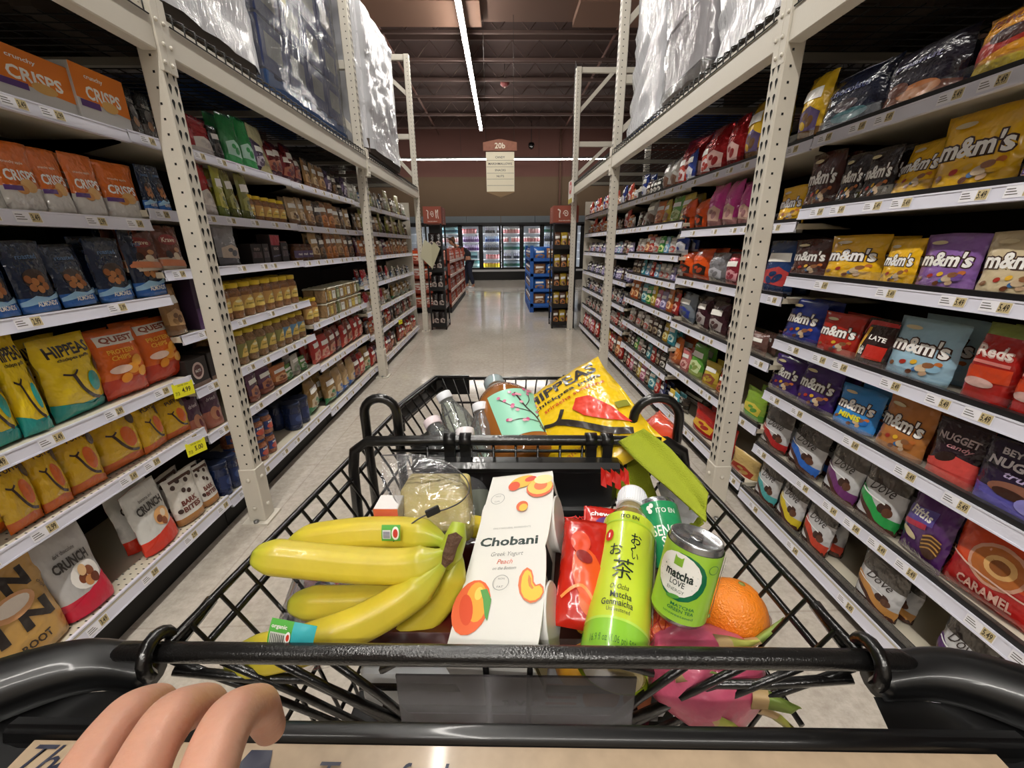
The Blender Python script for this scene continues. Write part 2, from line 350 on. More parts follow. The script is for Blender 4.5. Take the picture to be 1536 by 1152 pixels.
# ------------------------------------------------------------------ pallet racking
def teardrop(mb, F, x, y):
    pts = [(-.0, -.016), (.006, .004), (.0085, .012), (.005, .019), (0, .021), (-.005, .019), (-.0085, .012), (-.006, .004)]
    mb.add([F(x + p[0], y + p[1], .0008) for p in pts], [tuple(range(8))], HOLE)
def frame(side, X, Y0, ztop, hz, dia, label, group):
    """side -1: rack on the left of the aisle; X is the aisle face, Y0 the near face"""
    t = empty('rack_upright_frame', (X, Y0, 0), 0, label, 'rack upright', group)
    W = .078; D = .075; s = side
    for k in (0, 1):
        ox = s * k * 1.07
        b = MB(); xa, xb = sorted((ox, ox + s * D))
        b.box(xa, xb, 0, W, 0, ztop, STEEL, c=.006)
        if k == 0:
            Fa = (lambda x, y, o: Vector((-s * o, W / 2 + x, y)))
            Fn = (lambda x, y, o: Vector((s * D / 2 + x, -o, y)))
            z = .34
            while z < ztop - .03:
                if not (2.0 < z < 2.2):
                    teardrop(b, (lambda x, y, o: Fa(x if s > 0 else x, y, o)), -.016, z) if s < 0 else teardrop(b, lambda x, y, o: Vector((-o, W / 2 - x, y)), -.016, z)
                    teardrop(b, (lambda x, y, o: Fa(x, y, o)), .016, z) if s < 0 else teardrop(b, lambda x, y, o: Vector((-o, W / 2 - x, y)), .016, z)
                q = .0042; b.add([Fn(-q - s * .008, z - q, .0008), Fn(q - s * .008, z - q, .0008), Fn(q - s * .008, z + q, .0008), Fn(-q - s * .008, z + q, .0008)], [(0, 1, 2, 3)], HOLE)
                z += .0508
        b.build('post', t)
        g = MB(); g.box(xa - .004, xb + .004, -.004, W + .004, .012, .31, STEEL, c=.004)
        if k == 0:
            for z in (.09, .25):
                g.lathe([(.011, 0), (.009, .007), (.003, .009)], STEEL, 8, Matrix.Translation((s * D / 2, -.004, z)) @ Matrix.Rotation(math.pi / 2, 4, 'X'))
                g.lathe([(.011, 0), (.009, .007), (.003, .009)], STEEL, 8, Matrix.Translation((-s * .004, W / 2, z)) @ Matrix.Rotation(-s * math.pi / 2, 4, 'Y'))
        g.build('post_sleeve', t)
        fp = MB(); x0, x1 = sorted((ox - s * .025, ox + s * (D + .03))); fp.box(x0, x1, -.03, W + .03, 0, .012, STEEL)
        fp.lathe([(.012, 0), (.012, .012), (.004, .014)], CHROME, 8, Matrix.Translation((ox + s * D / 2, -.017, .012)))
        fp.build('foot_plate', t)
    for z in hz:
        b = MB(); xa, xb = sorted((s * D, s * 1.07)); b.box(xa, xb, W / 2 - .02, W / 2 + .02, z, z + .068, STEEL, c=.003); b.build('horizontal_brace', t)
    for (x0, z0, x1, z1) in dia:
        b = MB(); v = Vector((x1 - x0, 0, z1 - z0)); n = Vector((-v.z, 0, v.x)).normalized() * .024
        P = [Vector((x0, 0, z0)), Vector((x1, 0, z1))]; vs = []
        for p in P:
            for q in (n, -n):
                for y in (W / 2 - .016, W / 2 + .016): vs.append(p + q + Vector((0, y, 0)))
        b.add(vs, [(0, 1, 3, 2), (4, 6, 7, 5), (0, 4, 5, 1), (2, 3, 7, 6), (0, 2, 6, 4), (1, 5, 7, 3)], STEEL); b.build('diagonal_brace', t)
    return t
GP = 'rack uprights along the aisle'
LP = [(-1.237, 1.845), (-1.265, 4.33), (-1.235, 6.86)]
RP = [(1.04, 1.79), (1.055, 4.33), (1.085, 6.85)]
ORDN = ['nearest the cart', 'halfway along the aisle', 'at the far end of the aisle']
for i, (x, y) in enumerate(LP):
    frame(-1, x, y, 3.85, (2.82, 3.782), ((-.05, 2.33, -.52, 2.83), (-.05, 3.37, -.52, 3.78)), 'beige perforated upright frame %s beside the nut shelves' % ORDN[i], GP)
for i, (x, y) in enumerate(RP):
    frame(1, x, y, 3.70, (2.715, 3.632), ((.05, 2.33, .5, 2.73), (.05, 3.15, .52, 3.64)), 'beige perforated upright frame %s beside the candy shelves' % ORDN[i], GP)
def beam(side, X, y0, y1, zb, zt, label, back=False):
    s = side; t = empty('rack_beam', (X, y0, zb), 0, label, 'rack beam', 'beige beams over the shelves'); L = y1 - y0; h = zt - zb
    b = MB(); xa, xb = sorted((-s * .0, s * .055)); b.box(xa, xb, 0, L, 0, h - .025, STEEL, c=.004)
    xa2, xb2 = sorted((s * .02, s * .055)); b.box(xa2, xb2, 0, L, h - .024, h, STEEL); b.build('beam_rail', t)
    if not back:
        for e, y in ((0, -.0395), (1, L + .0015)):
            p = MB(); xa, xb = sorted((-s * .006, s * .04)); p.box(xa, xb, y, y + .038, -.06, h + .04, STEEL, c=.002)
            for z in (-.03, .03, .1):
                yy = y + .019 + (.008 if z == .03 else -.006)
                p.lathe([(.008, 0), (.007, .004), (.002, .006)], STEEL, 8, Matrix.Translation((-s * .006, yy, z)) @ Matrix.Rotation(-s * math.pi / 2, 4, 'Y'))
            p.build('end_connector', t)
    return t
def deck(side, X, y0, y1, z, label):
    s = side; t = empty('wire_deck', (X, y0, z), 0, label, 'wire decking', 'wire decks lying on the rack beams'); L = y1 - y0; n = int(L / .0635)
    b = MB(); wm = M('1C1A18', .4, .2)
    for i in range(n + 1):
        y = .02 + i * (L - .04) / n
        b.tube([(-s * .004, y, -.03), (-s * .004, y, .012), (s * .012, y, .018), (s * 1.12, y, .018)], .0032, wm, 4, False)
    b.build('crosswise_wires', t)
    c = MB()
    for i in range(13): c.tube([(s * (.02 + i * .088), 0, .0215), (s * (.02 + i * .088), L, .0215)], .0032, wm, 4, False)
    c.tube([(-s * .004, 0, -.03), (-s * .004, L, -.03)], .0032, wm, 4, False)
    c.build('lengthwise_wires', t)
    for k in range(3):
        y = L * (k + .5) / 3; g = MB(); xa, xb = sorted((s * .03, s * 1.1)); g.box(xa, xb, y - .015, y + .015, -.018, .014, M('8C887E', .4, .4)); g.build('support_channel', t)
for s, X, ps, zb, zt, nm in ((-1, -1.235, LP, 2.03, 2.165, 'nut and snack'), (1, 1.045, RP, 2.035, 2.17, 'candy')):
    ys = [-.75, ps[0][1], ps[0][1] + .078, ps[1][1], ps[1][1] + .078, ps[2][1]]
    for k, wh in enumerate(('nearest the cart', 'before the second upright', 'at the far end')):
        y0, y1 = ys[2 * k], ys[2 * k + 1]
        beam(s, X, y0, y1, zb, zt, 'beige front beam over the %s shelves %s' % (nm, wh))
        beam(s, X + s * 1.04, y0, y1, zb, zt, 'beige back beam behind the %s shelves %s' % (nm, wh), True)
        deck(s, X, y0 + .01, y1 - .01, zt, 'dark wire deck over the %s shelves %s' % (nm, wh))

# ------------------------------------------------------------------ gondola shelving
def price_tag_mesh(kind, txt):
    k = ('tag', kind, txt)
    if k in _TXT: return _TXT[k]
    b = MB(); F = lambda x, y, o: Vector((x, -o, y))
    W, H = (.075, .03)
    vs = [F(-W / 2, 0, .0006), F(W / 2, 0, .0006), F(W / 2, H, .0006), F(-W / 2, H, .0006)]; b.add(vs, [(0, 1, 2, 3)], M('F0EFF5', .5))
    g = M('C9B88C', .5); gx = .02
    b.add([F(gx - .014, .002, .001), F(gx + .015, .002, .001), F(gx + .015, H - .002, .001), F(gx - .014, H - .002, .001)], [(0, 1, 2, 3)], g)
    d = INK('55514A')
    for r in range(3):
        y = H * (.25 + .22 * r); b.add([F(-.034, y, .001), F(-.034 + .028 - .004 * r, y, .001), F(-.034 + .028 - .004 * r, y + .0022, .001), F(-.034, y + .0022, .001)], [(0, 1, 2, 3)], d)
    if txt: art(b, [('t', txt, gx / W, .5, .3, .62, INK('3A3122'), .02)], F, W, H, off=.0014)
    _TXT[k] = b.mesh('price_tag'); return _TXT[k]
BAY = {}
def unit(side, y0, y1, rows, label, tray=False, lipx=None, perf=(), depth=.42):
    """rows: [(lip top z, lip x)]"""
    s = side; nm = 'gondola_shelf_unit'; t = empty(nm, (0, (y0 + y1) / 2, 0), 0, label, 'shelving', 'shelving units along both sides of the aisle'); L = y1 - y0 - .006
    xk = lipx + s * .03; XB = s * 1.82
    b = MB(); xa, xb = sorted((XB, XB + s * .02)); b.box(xa, xb, -L / 2, L / 2, 0, 2.0, M('1B1816', .8)); b.build('back_panel', t)
    b = MB(); xa, xb = sorted((lipx + s * .045, lipx + s * .06)); b.box(xa, xb, -L / 2, L / 2, 0, .1, M('0F0D0C', .6)); b.build('kick_plate', t)
    for ri, (z, x) in enumerate(rows):
        bottom = ri == len(rows) - 1
        d = MB(); xa, xb = sorted((x + s * .002, XB)); d.box(xa, xb, -L / 2, L / 2, z - .03, z - .006, SHELFM)
        for e in (-1, 1):
            if not bottom: d.add([(xb if s > 0 else xa, e * (L / 2 - .004), z - .13), (xb if s > 0 else xa, e * (L / 2 - .004), z - .03), (x + s * .04, e * (L / 2 - .004), z - .03), (x + s * .04, e * (L / 2 - .004), z - .045)], [(0, 1, 2, 3), (3, 2, 1, 0)], SHELFM)
        if ri in perf:
            for r in range(3):
                for k in range(48):
                    px = x + s * (.025 + .028 * r); py = -L / 2 + .02 + k * (L - .04) / 47; d.add([(px - .004, py - .0025, z - .0055), (px + .004, py - .0025, z - .0055), (px + .004, py + .0025, z - .0055), (px - .004, py + .0025, z - .0055)], [(0, 1, 2, 3)], HOLE)
        so = d.build('shelf', t)
        h = .052 if bottom else .04
        r = MB(); T = Matrix.Translation((x, 0, z - h)) @ Matrix.Rotation(math.radians(s * 9), 4, 'Y')
        xa, xb = (-.004, .004); r.box(xa, xb, -L / 2, L / 2, 0, h, RAIL, T); r.box(xa - .002, xb + .002, -L / 2, L / 2, h - .004, h + .001, RAIL, T); r.box(xa - .002, xb + .002, -L / 2, L / 2, -.002, .003, RAIL, T)
        r.build('price_rail', so)
        if tray:
            q = MB(); xa, xb = sorted((x + s * .006, x + s * .024)); q.box(xa, xb, -L / 2 + .002, L / 2 - .002, z - .006, z + .017, BLKTRAY); q.build('tray_front', so)
            if y0 < 3: q = MB(); q.box(x + s * .007, x + s * .0078, -L / 2 + .01, L / 2 - .01, z + .016, z + .046, LENS) if s > 0 else None; q.build('clear_front', so)
        near = y0 < 3.2; yy = -L / 2 + .06 + random.random() * .08
        while yy < L / 2 - .05:
            me = price_tag_mesh(0, random.choice(['3.49', '3.49', '5.99', '2.99']) if s < 0 and near else ('5.49' if near else ''))
            o = bpy.data.objects.new('price_tag', me); C.objects.link(o); o.parent = so
            o.matrix_local = Matrix.Translation((x, yy, z - h)) @ Matrix.Rotation(math.radians(s * 9), 4, 'Y') @ Matrix.Translation((-s * .0047, 0, .006)) @ Matrix.Rotation(-s * math.pi / 2, 4, 'Z')
            yy += random.choice([.11, .16, .22, .3]) * (1 if near else 1.3)
    return t
LX, RXX = -1.40, 1.30
ROWS_L = {'A': [1.77, 1.458, 1.163, .808, .555, .185], 'B': [1.775, 1.50, 1.26, .985, .735, .505, .165], 'N': [1.77, 1.495, 1.255, .80, .475, .12], 'C': [1.76, 1.50, 1.25, .965, .685, .43, .11]}
ROWS_R = {'D': [1.765, 1.488, 1.205, .915, .655, .36, .10], 'E': [1.76, 1.437, 1.11, .788, .445, .13], 'F': [1.755, 1.50, 1.265, 1.065, .82, .575, .34, .12], 'G': [1.755, 1.50, 1.24, .96, .70, .44, .12]}
def rr(side, k, lx): R = (ROWS_L if side < 0 else ROWS_R)[k[0]]; return [(z, lx if i < len(R) - 1 else lx - side * .03) for i, z in enumerate(R)]
YL = dict(A=(.55, 1.82), B=(1.82, 3.10), N=(3.10, 4.37), C=(4.37, 5.62), C2=(5.62, 6.86)); YR = dict(D=(.64, 1.93), E=(1.93, 3.17), F=(3.17, 4.46), G=(4.46, 5.66), G2=(5.66, 6.85))
unit(-1, *YL['A'], rr(-1, 'A', LX), 'cream shelving unit of chip bags and nut pouches nearest the cart handle', lipx=LX + .03, perf=(4, 5))
unit(-1, *YL['B'], rr(-1, 'B', LX), 'cream shelving unit of peanut jars just past the near snack upright', lipx=LX + .03)
unit(-1, *YL['N'], rr(-1, 'N', LX), 'cream shelving unit of red nut bags between the jars and second upright', lipx=LX + .03)
unit(-1, *YL['C'], rr(-1, 'C', LX), 'cream snack shelving unit just past the second upright', lipx=LX + .03)
unit(-1, *YL['C2'], rr(-1, 'C', LX), 'cream snack shelving unit at the far end of the aisle', lipx=LX + .03)
unit(1, *YR['D'], rr(1, 'D', RXX), 'cream shelving unit of candy pouches nearest the cart handle', True, lipx=RXX - .03)
unit(1, *YR['E'], rr(1, 'E', RXX), 'cream shelving unit of halloween candy bags past the near upright', True, lipx=RXX - .03)
unit(1, *YR['F'], rr(1, 'F', RXX), 'cream shelving unit of small candy packs before the second upright', True, lipx=RXX - .03)
unit(1, *YR['G'], rr(1, 'G', RXX), 'cream candy shelving unit just past the second upright', True, lipx=RXX - .03)
unit(1, *YR['G2'], rr(1, 'G', RXX), 'cream candy shelving unit at the far end of the aisle', True, lipx=RXX - .03)
for s, x, y, l in ((-1, -1.42, 6.9, 'beige shelf end panel closing the snack side'), (1, 1.32, 6.9, 'beige shelf end panel closing the candy side')):
    b = MB(); xa, xb = sorted((x, x + s * .42)); b.box(xa, xb, y + .07, y + .1, 0, 1.98, STEEL); t = b.build('shelf_end_panel'); tag(t, l, 'panel')
# yellow sale tags
def sale_tag(u, v, X, txt, label):
    p = atX(u, v, X); t = empty('sale_tag', p, math.radians(70), label, 'price tag', 'yellow sale tags')
    b = MB(); W, H = .085, .062; F = lambda x, y, o: Vector((x, -o - .001, y))
    b.box(-W / 2, W / 2, -.001, .0005, 0, H, M('F2EE2A', .5)); art(b, [('t', txt, .12, .45, .42, .36, INK('22200C'), .02), ('t', 'SAVE ON', .0, .82, .5, .1, INK('3a3812')), ('t', '7/3', -.33, .3, .2, .25, INK('3a3812'))], F, W, H); b.build('card', t)
    c = MB(); c.box(-W / 2 + .01, W / 2 - .01, -.0015, .002, H - .004, H + .018, RAIL); c.build('holder', t)
sale_tag(278, 594, -1.372, '4.99', 'yellow sale tag below the orange chip bags')
sale_tag(297, 680, -1.372, '5.00', 'yellow sale tag below the yellow puff bags and purple pouches')
sale_tag(601, 486, -1.372, '4.99', 'small yellow sale tag past the second snack upright')
# ------------------------------------------------------------------ packs
def bag_F(w, h, d, style, seed):
    def F(x, y, o=0.0, side=1):
        s = max(-1, min(1, 2 * x / w)); t = max(0, min(1, y / h))
        e = max(0.0, 1 - abs(s) ** 2.6) ** .55
        if style == 'standup': b = d / 2 * min(1.0, ((1 - t) / .92) ** .6) * (.92 + .08 * math.cos(t * 3))
        elif style == 'brick': b = d / 2 * min(1.0, ((1 - t) / .35) ** .5) ; e = max(0.0, 1 - abs(s) ** 6) ** .4
        else: b = d / 2 * max(0.0, math.sin(math.pi * min(1, t / .97))) ** .5
        q = noise.noise(Vector((x * 22 + seed * 3.1, y * 20, seed))) * .6 + noise.noise(Vector((x * 55 + seed, y * 48, seed * 2))) * .3
        edge = .35 + .65 * max(abs(s) ** 3, t ** 4, (1 - t) ** 6 * .5)
        wr = q * .055 * w * edge
        if t > .955 or (style == 'pillow' and t < .04): wr += math.sin(x * 900) * .0006
        yy = -(b * e) * side + wr * (1 if side > 0 else .8)
        if b < .0012: yy -= .0006 * side
        xx = x * (1 - .05 * (b / (d / 2)) * abs(s)) * (1 + .02 * math.sin(y * 40 + seed)); zz = y - .012 * h * (s * s) * t + .006 * h * math.sin(x * 30 + seed) * t
        return Vector((xx, yy - o * side, zz))
    return F
def bag_mesh(name, w, h, d, style, seed, zones, shapes, nx=12, nz=14, L=.014):
    F = bag_F(w, h, d, style, seed); mb = MB()
    for side in (1, -1):
        vs = []; base = len(mb.v)
        for j in range(nz + 1):
            for i in range(nx + 1): vs.append(F(-w / 2 + w * i / nx, h * j / nz, 0, side))
        for j in range(nz):
            tm = (j + .5) / nz; m = zones[-1][1]
            for z in zones:
                if tm <= z[0]: m = z[1]; break
            fs = []
            for i in range(nx):
                a = j * (nx + 1) + i; q = (a, a + 1, a + nx + 2, a + nx + 1); fs.append(q if side > 0 else q[::-1])
            k = mb.mi(m)
            for f_ in fs: mb.f.append(tuple(base + i for i in f_)); mb.m.append(k); mb.sm.append(True)
        mb.v += [tuple(p) for p in vs]
    # close the rim
    n1 = (nx + 1) * (nz + 1); rim = [i for i in range(nx + 1)] + [j * (nx + 1) + nx for j in range(1, nz + 1)] + [nz * (nx + 1) + i for i in range(nx - 1, -1, -1)] + [j * (nx + 1) for j in range(nz - 1, 0, -1)]
    k = mb.mi(zones[0][1])
    for a, b_ in zip(rim, rim[1:] + rim[:1]): mb.f.append((b_, a, a + n1, b_ + n1)); mb.m.append(k); mb.sm.append(True)
    if shapes: art(mb, shapes, F, w, h, L, off=.0011)
    return mb.mesh(name)
def box_mesh(name, w, h, d, mat, shapes, L=.05, top=None):
    mb = MB(); mb.box(-w / 2, w / 2, -d / 2, d / 2, 0, h, mat, c=min(w, h, d) * .02)
    if shapes: art(mb, shapes, lambda x, y, o: Vector((x, -d / 2 - o, y)), w, h, L)
    if top: mb.add([(-w / 2 + .002, -d / 2, h + .0004), (w / 2 - .002, -d / 2, h + .0004), (w / 2 - .002, d / 2, h + .0004), (-w / 2 + .002, d / 2, h + .0004)], [(0, 1, 2, 3)], top)
    return mb.mesh(name)
KIND = {}
def kind(key, obj, cat, desc, w, h, d, make, parts=None, zshift=0): KIND[key] = dict(obj=obj, cat=cat, desc=desc, w=w, h=h, d=d, make=make, parts=parts, mesh={})
def bagk(key, desc, zones, shapes, w=.17, h=.22, d=.06, style='standup', obj='snack_pouch', cat='snack bag', fine=True):
    kind(key, obj, cat, desc, w, h, d, lambda seed: bag_mesh(obj, w, h, d, style, seed, zones, shapes, *((12, 14, .014) if fine else (8, 9, .03))))
Wt, Bk, Br = INK('F2F0EA'), INK('16120F'), INK('3B2217')
# ---- nut side
bagk('puff', 'yellow chickpea puff bag with dark smile', [(.14, FILM('1E9A94')), (1, FILM('E9C81E'))],
     [('t', 'HIPPEAS', 0, .83, .74, .14, INK('2A2118'), .03), ('t', 'chickpea puffs', 0, .72, .56, .05, INK('2A2118'), .02),
      ('p', [(-.5, .0), (.5, .0), (.5, .08), (.3, .13), (.1, .1), (-.2, .17), (-.5, .22)], INK('178F8A')),
      ('e', .2, .38, .12, .14, INK('1E9F98'), .2), ('s', [(-.3, .56), (-.16, .53), (-.06, .58)], .035, INK('33241C')), ('s', [(-.16, .53), (-.06, .34), (.1, .2), (.26, .14)], .06, INK('33241C')),
      ('e', .4, .58, .11, .1, INK('4A3A34')), ('e', .42, .6, .06, .06, INK('8C7A6C'))], .2, .29, .085, 'pillow', 'puff_bag')
bagk('puffo', 'yellow puff bag with orange base', [(.16, FILM('D8701E')), (1, FILM('D9AE1E'))],
     [('p', [(-.5, 0), (.5, 0), (.5, .12), (.1, .2), (-.5, .16)], INK('CC621A')), ('e', .12, .5, .16, .2, INK('D9661E'), .3), ('s', [(-.32, .66), (-.2, .62), (-.1, .66)], .04, INK('3A2416')), ('s', [(-.2, .62), (-.08, .42), (.1, .26), (.3, .2)], .06, INK('3A2416')),
      ('e', .34, .78, .12, .1, INK('4A3422')), ('t', 'PUFFS', 0, .88, .5, .09, INK('3A2416'), .02)], .2, .26, .085, 'pillow', 'puff_bag')
bagk('chip', 'orange protein chip bag', [(.3, FILM('C23A1C')), (1, FILM('D9641E'))],
     [('p', [(-.42, .78), (.42, .78), (.42, .92), (-.42, .92)], INK('D8D2C8')), ('t', 'QUEST', 0, .85, .7, .1, INK('8A3A1C'), .04), ('t', 'PROTEIN', -.05, .68, .56, .07, INK('F0B030'), .03), ('t', 'CHIPS', -.1, .59, .4, .07, INK('F0B030'), .03),
      ('e', .2, .5, .14, .08, INK('E8A030'), .6), ('e', .05, .4, .14, .08, INK('E89828'), -.3), ('e', .28, .32, .13, .08, INK('F0A838'), .2), ('e', -.12, .28, .12, .07, INK('E08C24'), .5), ('e', -.18, .42, .22, .06, INK('E8C8B8'))], .19, .27, .08, 'pillow', 'chip_bag')
bagk('crisp', 'orange and white fruit crisps pouch', [(.36, FILM('CFCBC6')), (1, FILM('D2691E'))],
     [('t', 'CRISPS', .0, .52, .76, .16, Wt, .03), ('t', 'crunchy apple', -.05, .7, .5, .05, INK('F0D8B8'), .01), ('e', .1, .38, .2, .1, INK('D9A868')), ('e', -.1, .32, .14, .07, INK('C98C48')), ('p', [(-.46, .3), (-.08, .3), (-.08, .37), (-.46, .37)], INK('5A3A78'))], .17, .24, .06)
kind('crispbox', 'snack_carton', 'carton', 'orange and white fruit crisps carton', .24, .17, .12, lambda seed: box_mesh('snack_carton', .24, .17, .12, M('C6C4C2', .5), [('p', [(-.5, .42), (.5, .3), (.5, 1), (-.5, 1)], PAPER('DE7A1E')), ('t', 'CRISPS', .02, .55, .66, .24, Wt, .03), ('t', 'crunchy', -.1, .82, .34, .1, Wt, .02), ('e', .1, .4, .16, .1, PAPER('D8A860')), ('p', [(-.45, .28), (-.1, .28), (-.1, .4), (-.45, .4)], PAPER('5A3A78'))]))
bagk('almond', 'dark blue almond pouch', [(.2, FILM('2C66B4')), (1, FILM('16243C'))],
     [('e', .0, .46, .3, .15, INK('3A2A22')), *[('e', x, y, .09, .055, INK(c), a) for x, y, c, a in ((-.15, .35, 'B0703C', .5), (.02, .32, 'C08048', -.2), (.17, .36, 'A8642E', .9), (-.05, .43, 'B87840', .1), (.12, .46, 'A0602C', .4), (-.2, .47, '9A5C2C', 1.2))],
      ('p', [(-.5, .16), (-.2, .24), (.1, .2), (.5, .28), (.5, .2), (-.5, .1)], INK('9CC8E8')), ('t', 'ALMONDS', 0, .12, .5, .07, Wt, .02), ('t', 'roasted', 0, .78, .5, .07, INK('5878A0'), .02)], .17, .27, .06)
bagk('caramel', 'brown and cream caramel snack pouch', [(.25, FILM('C9B8A4')), (1, FILM('6A3A2C'))],
     [('e', .0, .68, .34, .12, INK('8A2A24')), ('t', 'Krave', 0, .68, .5, .11, INK('E8D8C0'), .02, .2), ('e', -.15, .35, .12, .09, INK('2A1812')), ('e', .12, .3, .13, .09, INK('D8C8B0')), ('e', .2, .45, .1, .06, INK('C08858')), ('p', [(-.5, .1), (.5, .05), (.5, .2), (-.5, .25)], INK('D08058'))], .17, .24, .06)
bagk('silvernut', 'dark foil trail mix pouch', [(.3, FOIL('5A5450')), (1, FOIL('23221F'))], [('e', 0, .5, .3, .14, INK('46403A')), ('t', 'trail mix', 0, .72, .6, .1, INK('A09A90'), .02), ('e', -.1, .3, .2, .1, INK('8A6038'))], .16, .24, .055, fine=False)
bagk('crunch', 'white almond cluster pouch with red base', [(.22, FILM('C4203A')), (1, FILM('B9B7B6'))],
     [('p', [(-.5, .0), (.5, .0), (.5, .34), (.1, .24), (-.5, .12)], INK('C41E3A')), ('e', .1, .4, .3, .16, INK('F0ECE6')), *[('e', x, y, .09, .06, INK(c), a) for x, y, c, a in ((.02, .38, '7A4024', .5), (.18, .42, '8A4A28', -.6), (.1, .32, 'C88850', .3), (.22, .32, '6A3018', .2), (.06, .47, 'E0B888', 1.))], ('t', 'CRUNCH', -.02, .62, .66, .12, INK('3A3634'), .04), ('t', 'dark chocolate', -.04, .75, .4, .045, INK('5A5654'), .01)], .17, .22, .06)
bagk('crunch2', 'white coconut cluster pouch with orange base', [(.18, FILM('D83A24')), (1, FILM('D4D4D0'))],
     [('p', [(-.5, 0), (.5, 0), (.5, .3), (-.1, .22), (-.5, .08)], INK('D0341E')), ('e', .15, .42, .22, .14, INK('E8B070')), *[('e', x, y, .08, .06, INK(c), a) for x, y, c, a in ((.05, .4, '7A4024', .5), (.2, .45, 'F0DCC0', -.6), (.14, .33, '8A4A28', .3))], ('t', 'CRUNCH', 0, .66, .68, .13, INK('34302E'), .04), ('t', 'banana and', 0, .79, .36, .05, INK('5A5654'), .01)], .17, .22, .06)
bagk('bark', 'white bark bites pouch with brown dots', [(.12, FILM('A8743C')), (1, FILM('D8D4CC'))],
     [('t', 'BARK', 0, .42, .5, .11, INK('6A2E24'), .04), ('t', 'BITES', .02, .28, .56, .11, INK('6A2E24'), .04), *[('e', x, y, .07, .05, INK('3A2620'), a) for x, y, a in ((-.3, .8, .4), (-.1, .88, 1), (.15, .82, .3), (.33, .9, 2), (-.05, .66, .6), (.1, .6, .1), (-.36, .3, .7))], ('s', [(-.36, .92), (.36, .92)], .08, INK('4A2E24'))], .15, .22, .06)
bagk('onion', 'tan onion chip pouch with thick dark letters', [(1, FILM('BF9552'))],
     [('t', 'ON', -.02, .72, .66, .2, INK('2A2320'), .05), ('t', 'I N', .02, .36, .66, .2, INK('2A2320'), .05), ('e', 0, .53, .26, .11, INK('D8A070')), ('e', 0, .54, .2, .07, INK('E8DCD0')), ('t', 'ROOT', 0, .14, .34, .07, INK('3A2E24'), .03), ('t', 'chips', .38, .56, .16, .04, INK('4A3A28'), .01, 0, -1.2)], .2, .3, .08)
bagk('grape', 'purple and peach dried fruit pouch', [(.4, FILM('B06A58')), (1, FILM('54344A'))], [('e', 0, .35, .24, .18, INK('C88A6A')), ('e', .1, .3, .1, .1, INK('7A2E3A')), ('t', 'dried', 0, .75, .5, .09, INK('C8B8C0'), .02)], .13, .2, .05, fine=False)
kind('barbox', 'snack_carton', 'carton', 'black snack bar carton with white ring', .1, .09, .09, lambda seed: box_mesh('snack_carton', .1, .09, .09, M('241C1A', .5), [('e', 0, .55, .28, .3, INK('C8B0A8')), ('e', 0, .55, .2, .22, INK('5A2E30')), ('t', 'NUTS', 0, .55, .26, .1, Wt, .02), ('p', [(-.5, 0), (.5, 0), (.5, .14), (-.5, .14)], INK('6A5040'))]))
kind('navycan', 'nut_canister', 'canister', 'dark blue nut canister', .1, .14, .1, None)
# jars and tubs
def lathe_parts(profs, n=18):
    out = []
    for nm, prof, m in profs:
        b = MB(); b.lathe(prof, m, n); out.append((nm, b.mesh(nm)))
    return out
def wrap_label(R, z0, z1, mat, shapes, W, H, name='wrap_label', a0=-1.2, a1=1.2):
    b = MB(); n = 14; vs = []; F = lambda x, y, o: Vector(((R + .0006 + o) * math.sin(x / R), -(R + .0006 + o) * math.cos(x / R), y + z0))
    for j in (0, 1):
        for i in range(n + 1): vs.append(F(R * (a0 + (a1 - a0) * i / n), (z1 - z0) * j, 0))
    b.add(vs, [(i, i + 1, n + 2 + i, n + 1 + i) for i in range(n)], mat, True)
    art(b, shapes, F, W, H, .01); return (name, b.mesh(name))
def jar_kind(key, desc, body, lid, lab, w, h, shapes=(), obj='nut_jar', cat='jar', neck=.8, clear=False):
    R = w / 2
    def parts():
        bm = M(body, .25, 0, .4, .5, 90, var=.45, vscale=90) if not clear else M(body, .1, 0, .5, .2, 60)
        ps = lathe_parts([('lid', [(R * neck, h * .86), (R * neck * 1.05, h * .87), (R * neck * 1.05, h * .985), (R * neck * .98, h)], M(lid, .4))])
        b = MB(); b.lathe([(R * .9, 0), (R, h * .03), (R, h * .2), (R * .97, h * .24), (R * .97, h * .6), (R, h * .64), (R * .98, h * .74), (R * neck * .98, h * .83), (R * neck * .95, h * .87)], bm, 18)
        me = b.mesh(obj); ps.append(wrap_label(R * .985, h * .22, h * .62, M(lab, .45), list(shapes), R * 2, h * .4, 'jar_label')); return me, ps
    KIND[key] = dict(obj=obj, cat=cat, desc=desc, w=w, h=h, d=w, make=None, parts=parts, mesh={})
jl = [('p', [(-.45, .02), (.45, .02), (.3, .6), (.0, .98), (-.3, .6)], INK('E2C468')), ('t', 'peanuts', 0, .35, .55, .18, INK('6A5A20'), .02), ('e', 0, .68, .2, .1, INK('F0E4B0'))]
jar_kind('peanut', 'peanut jar with yellow lid', '9A6A40', 'D9B92A', 'C89C5C', .088, .15, jl)
jar_kind('peanutg', 'large peanut jar with yellow lid and green label', '9C7850', 'C8B02C', '8C8A50', .1, .19, jl)
jar_kind('peanutb', 'peanut jar with yellow lid and blue label', '9A7048', 'C8AE2E', '6A92B4', .1, .19, jl)
jar_kind('mixjar', 'mixed nut jar with brown lid', '6A4630', '4A2A20', '5A4A6A', .085, .12, [('t', 'nuts', 0, .5, .5, .3, Wt, .02)])
jar_kind('redjar', 'mixed nut jar with blue label and red picture', 'A86A4A', '2A3A6A', '2A3A72', .09, .13, [('e', 0, .35, .4, .35, INK('C0503C')), ('t', 'NUTS', 0, .8, .6, .2, Wt, .03)])
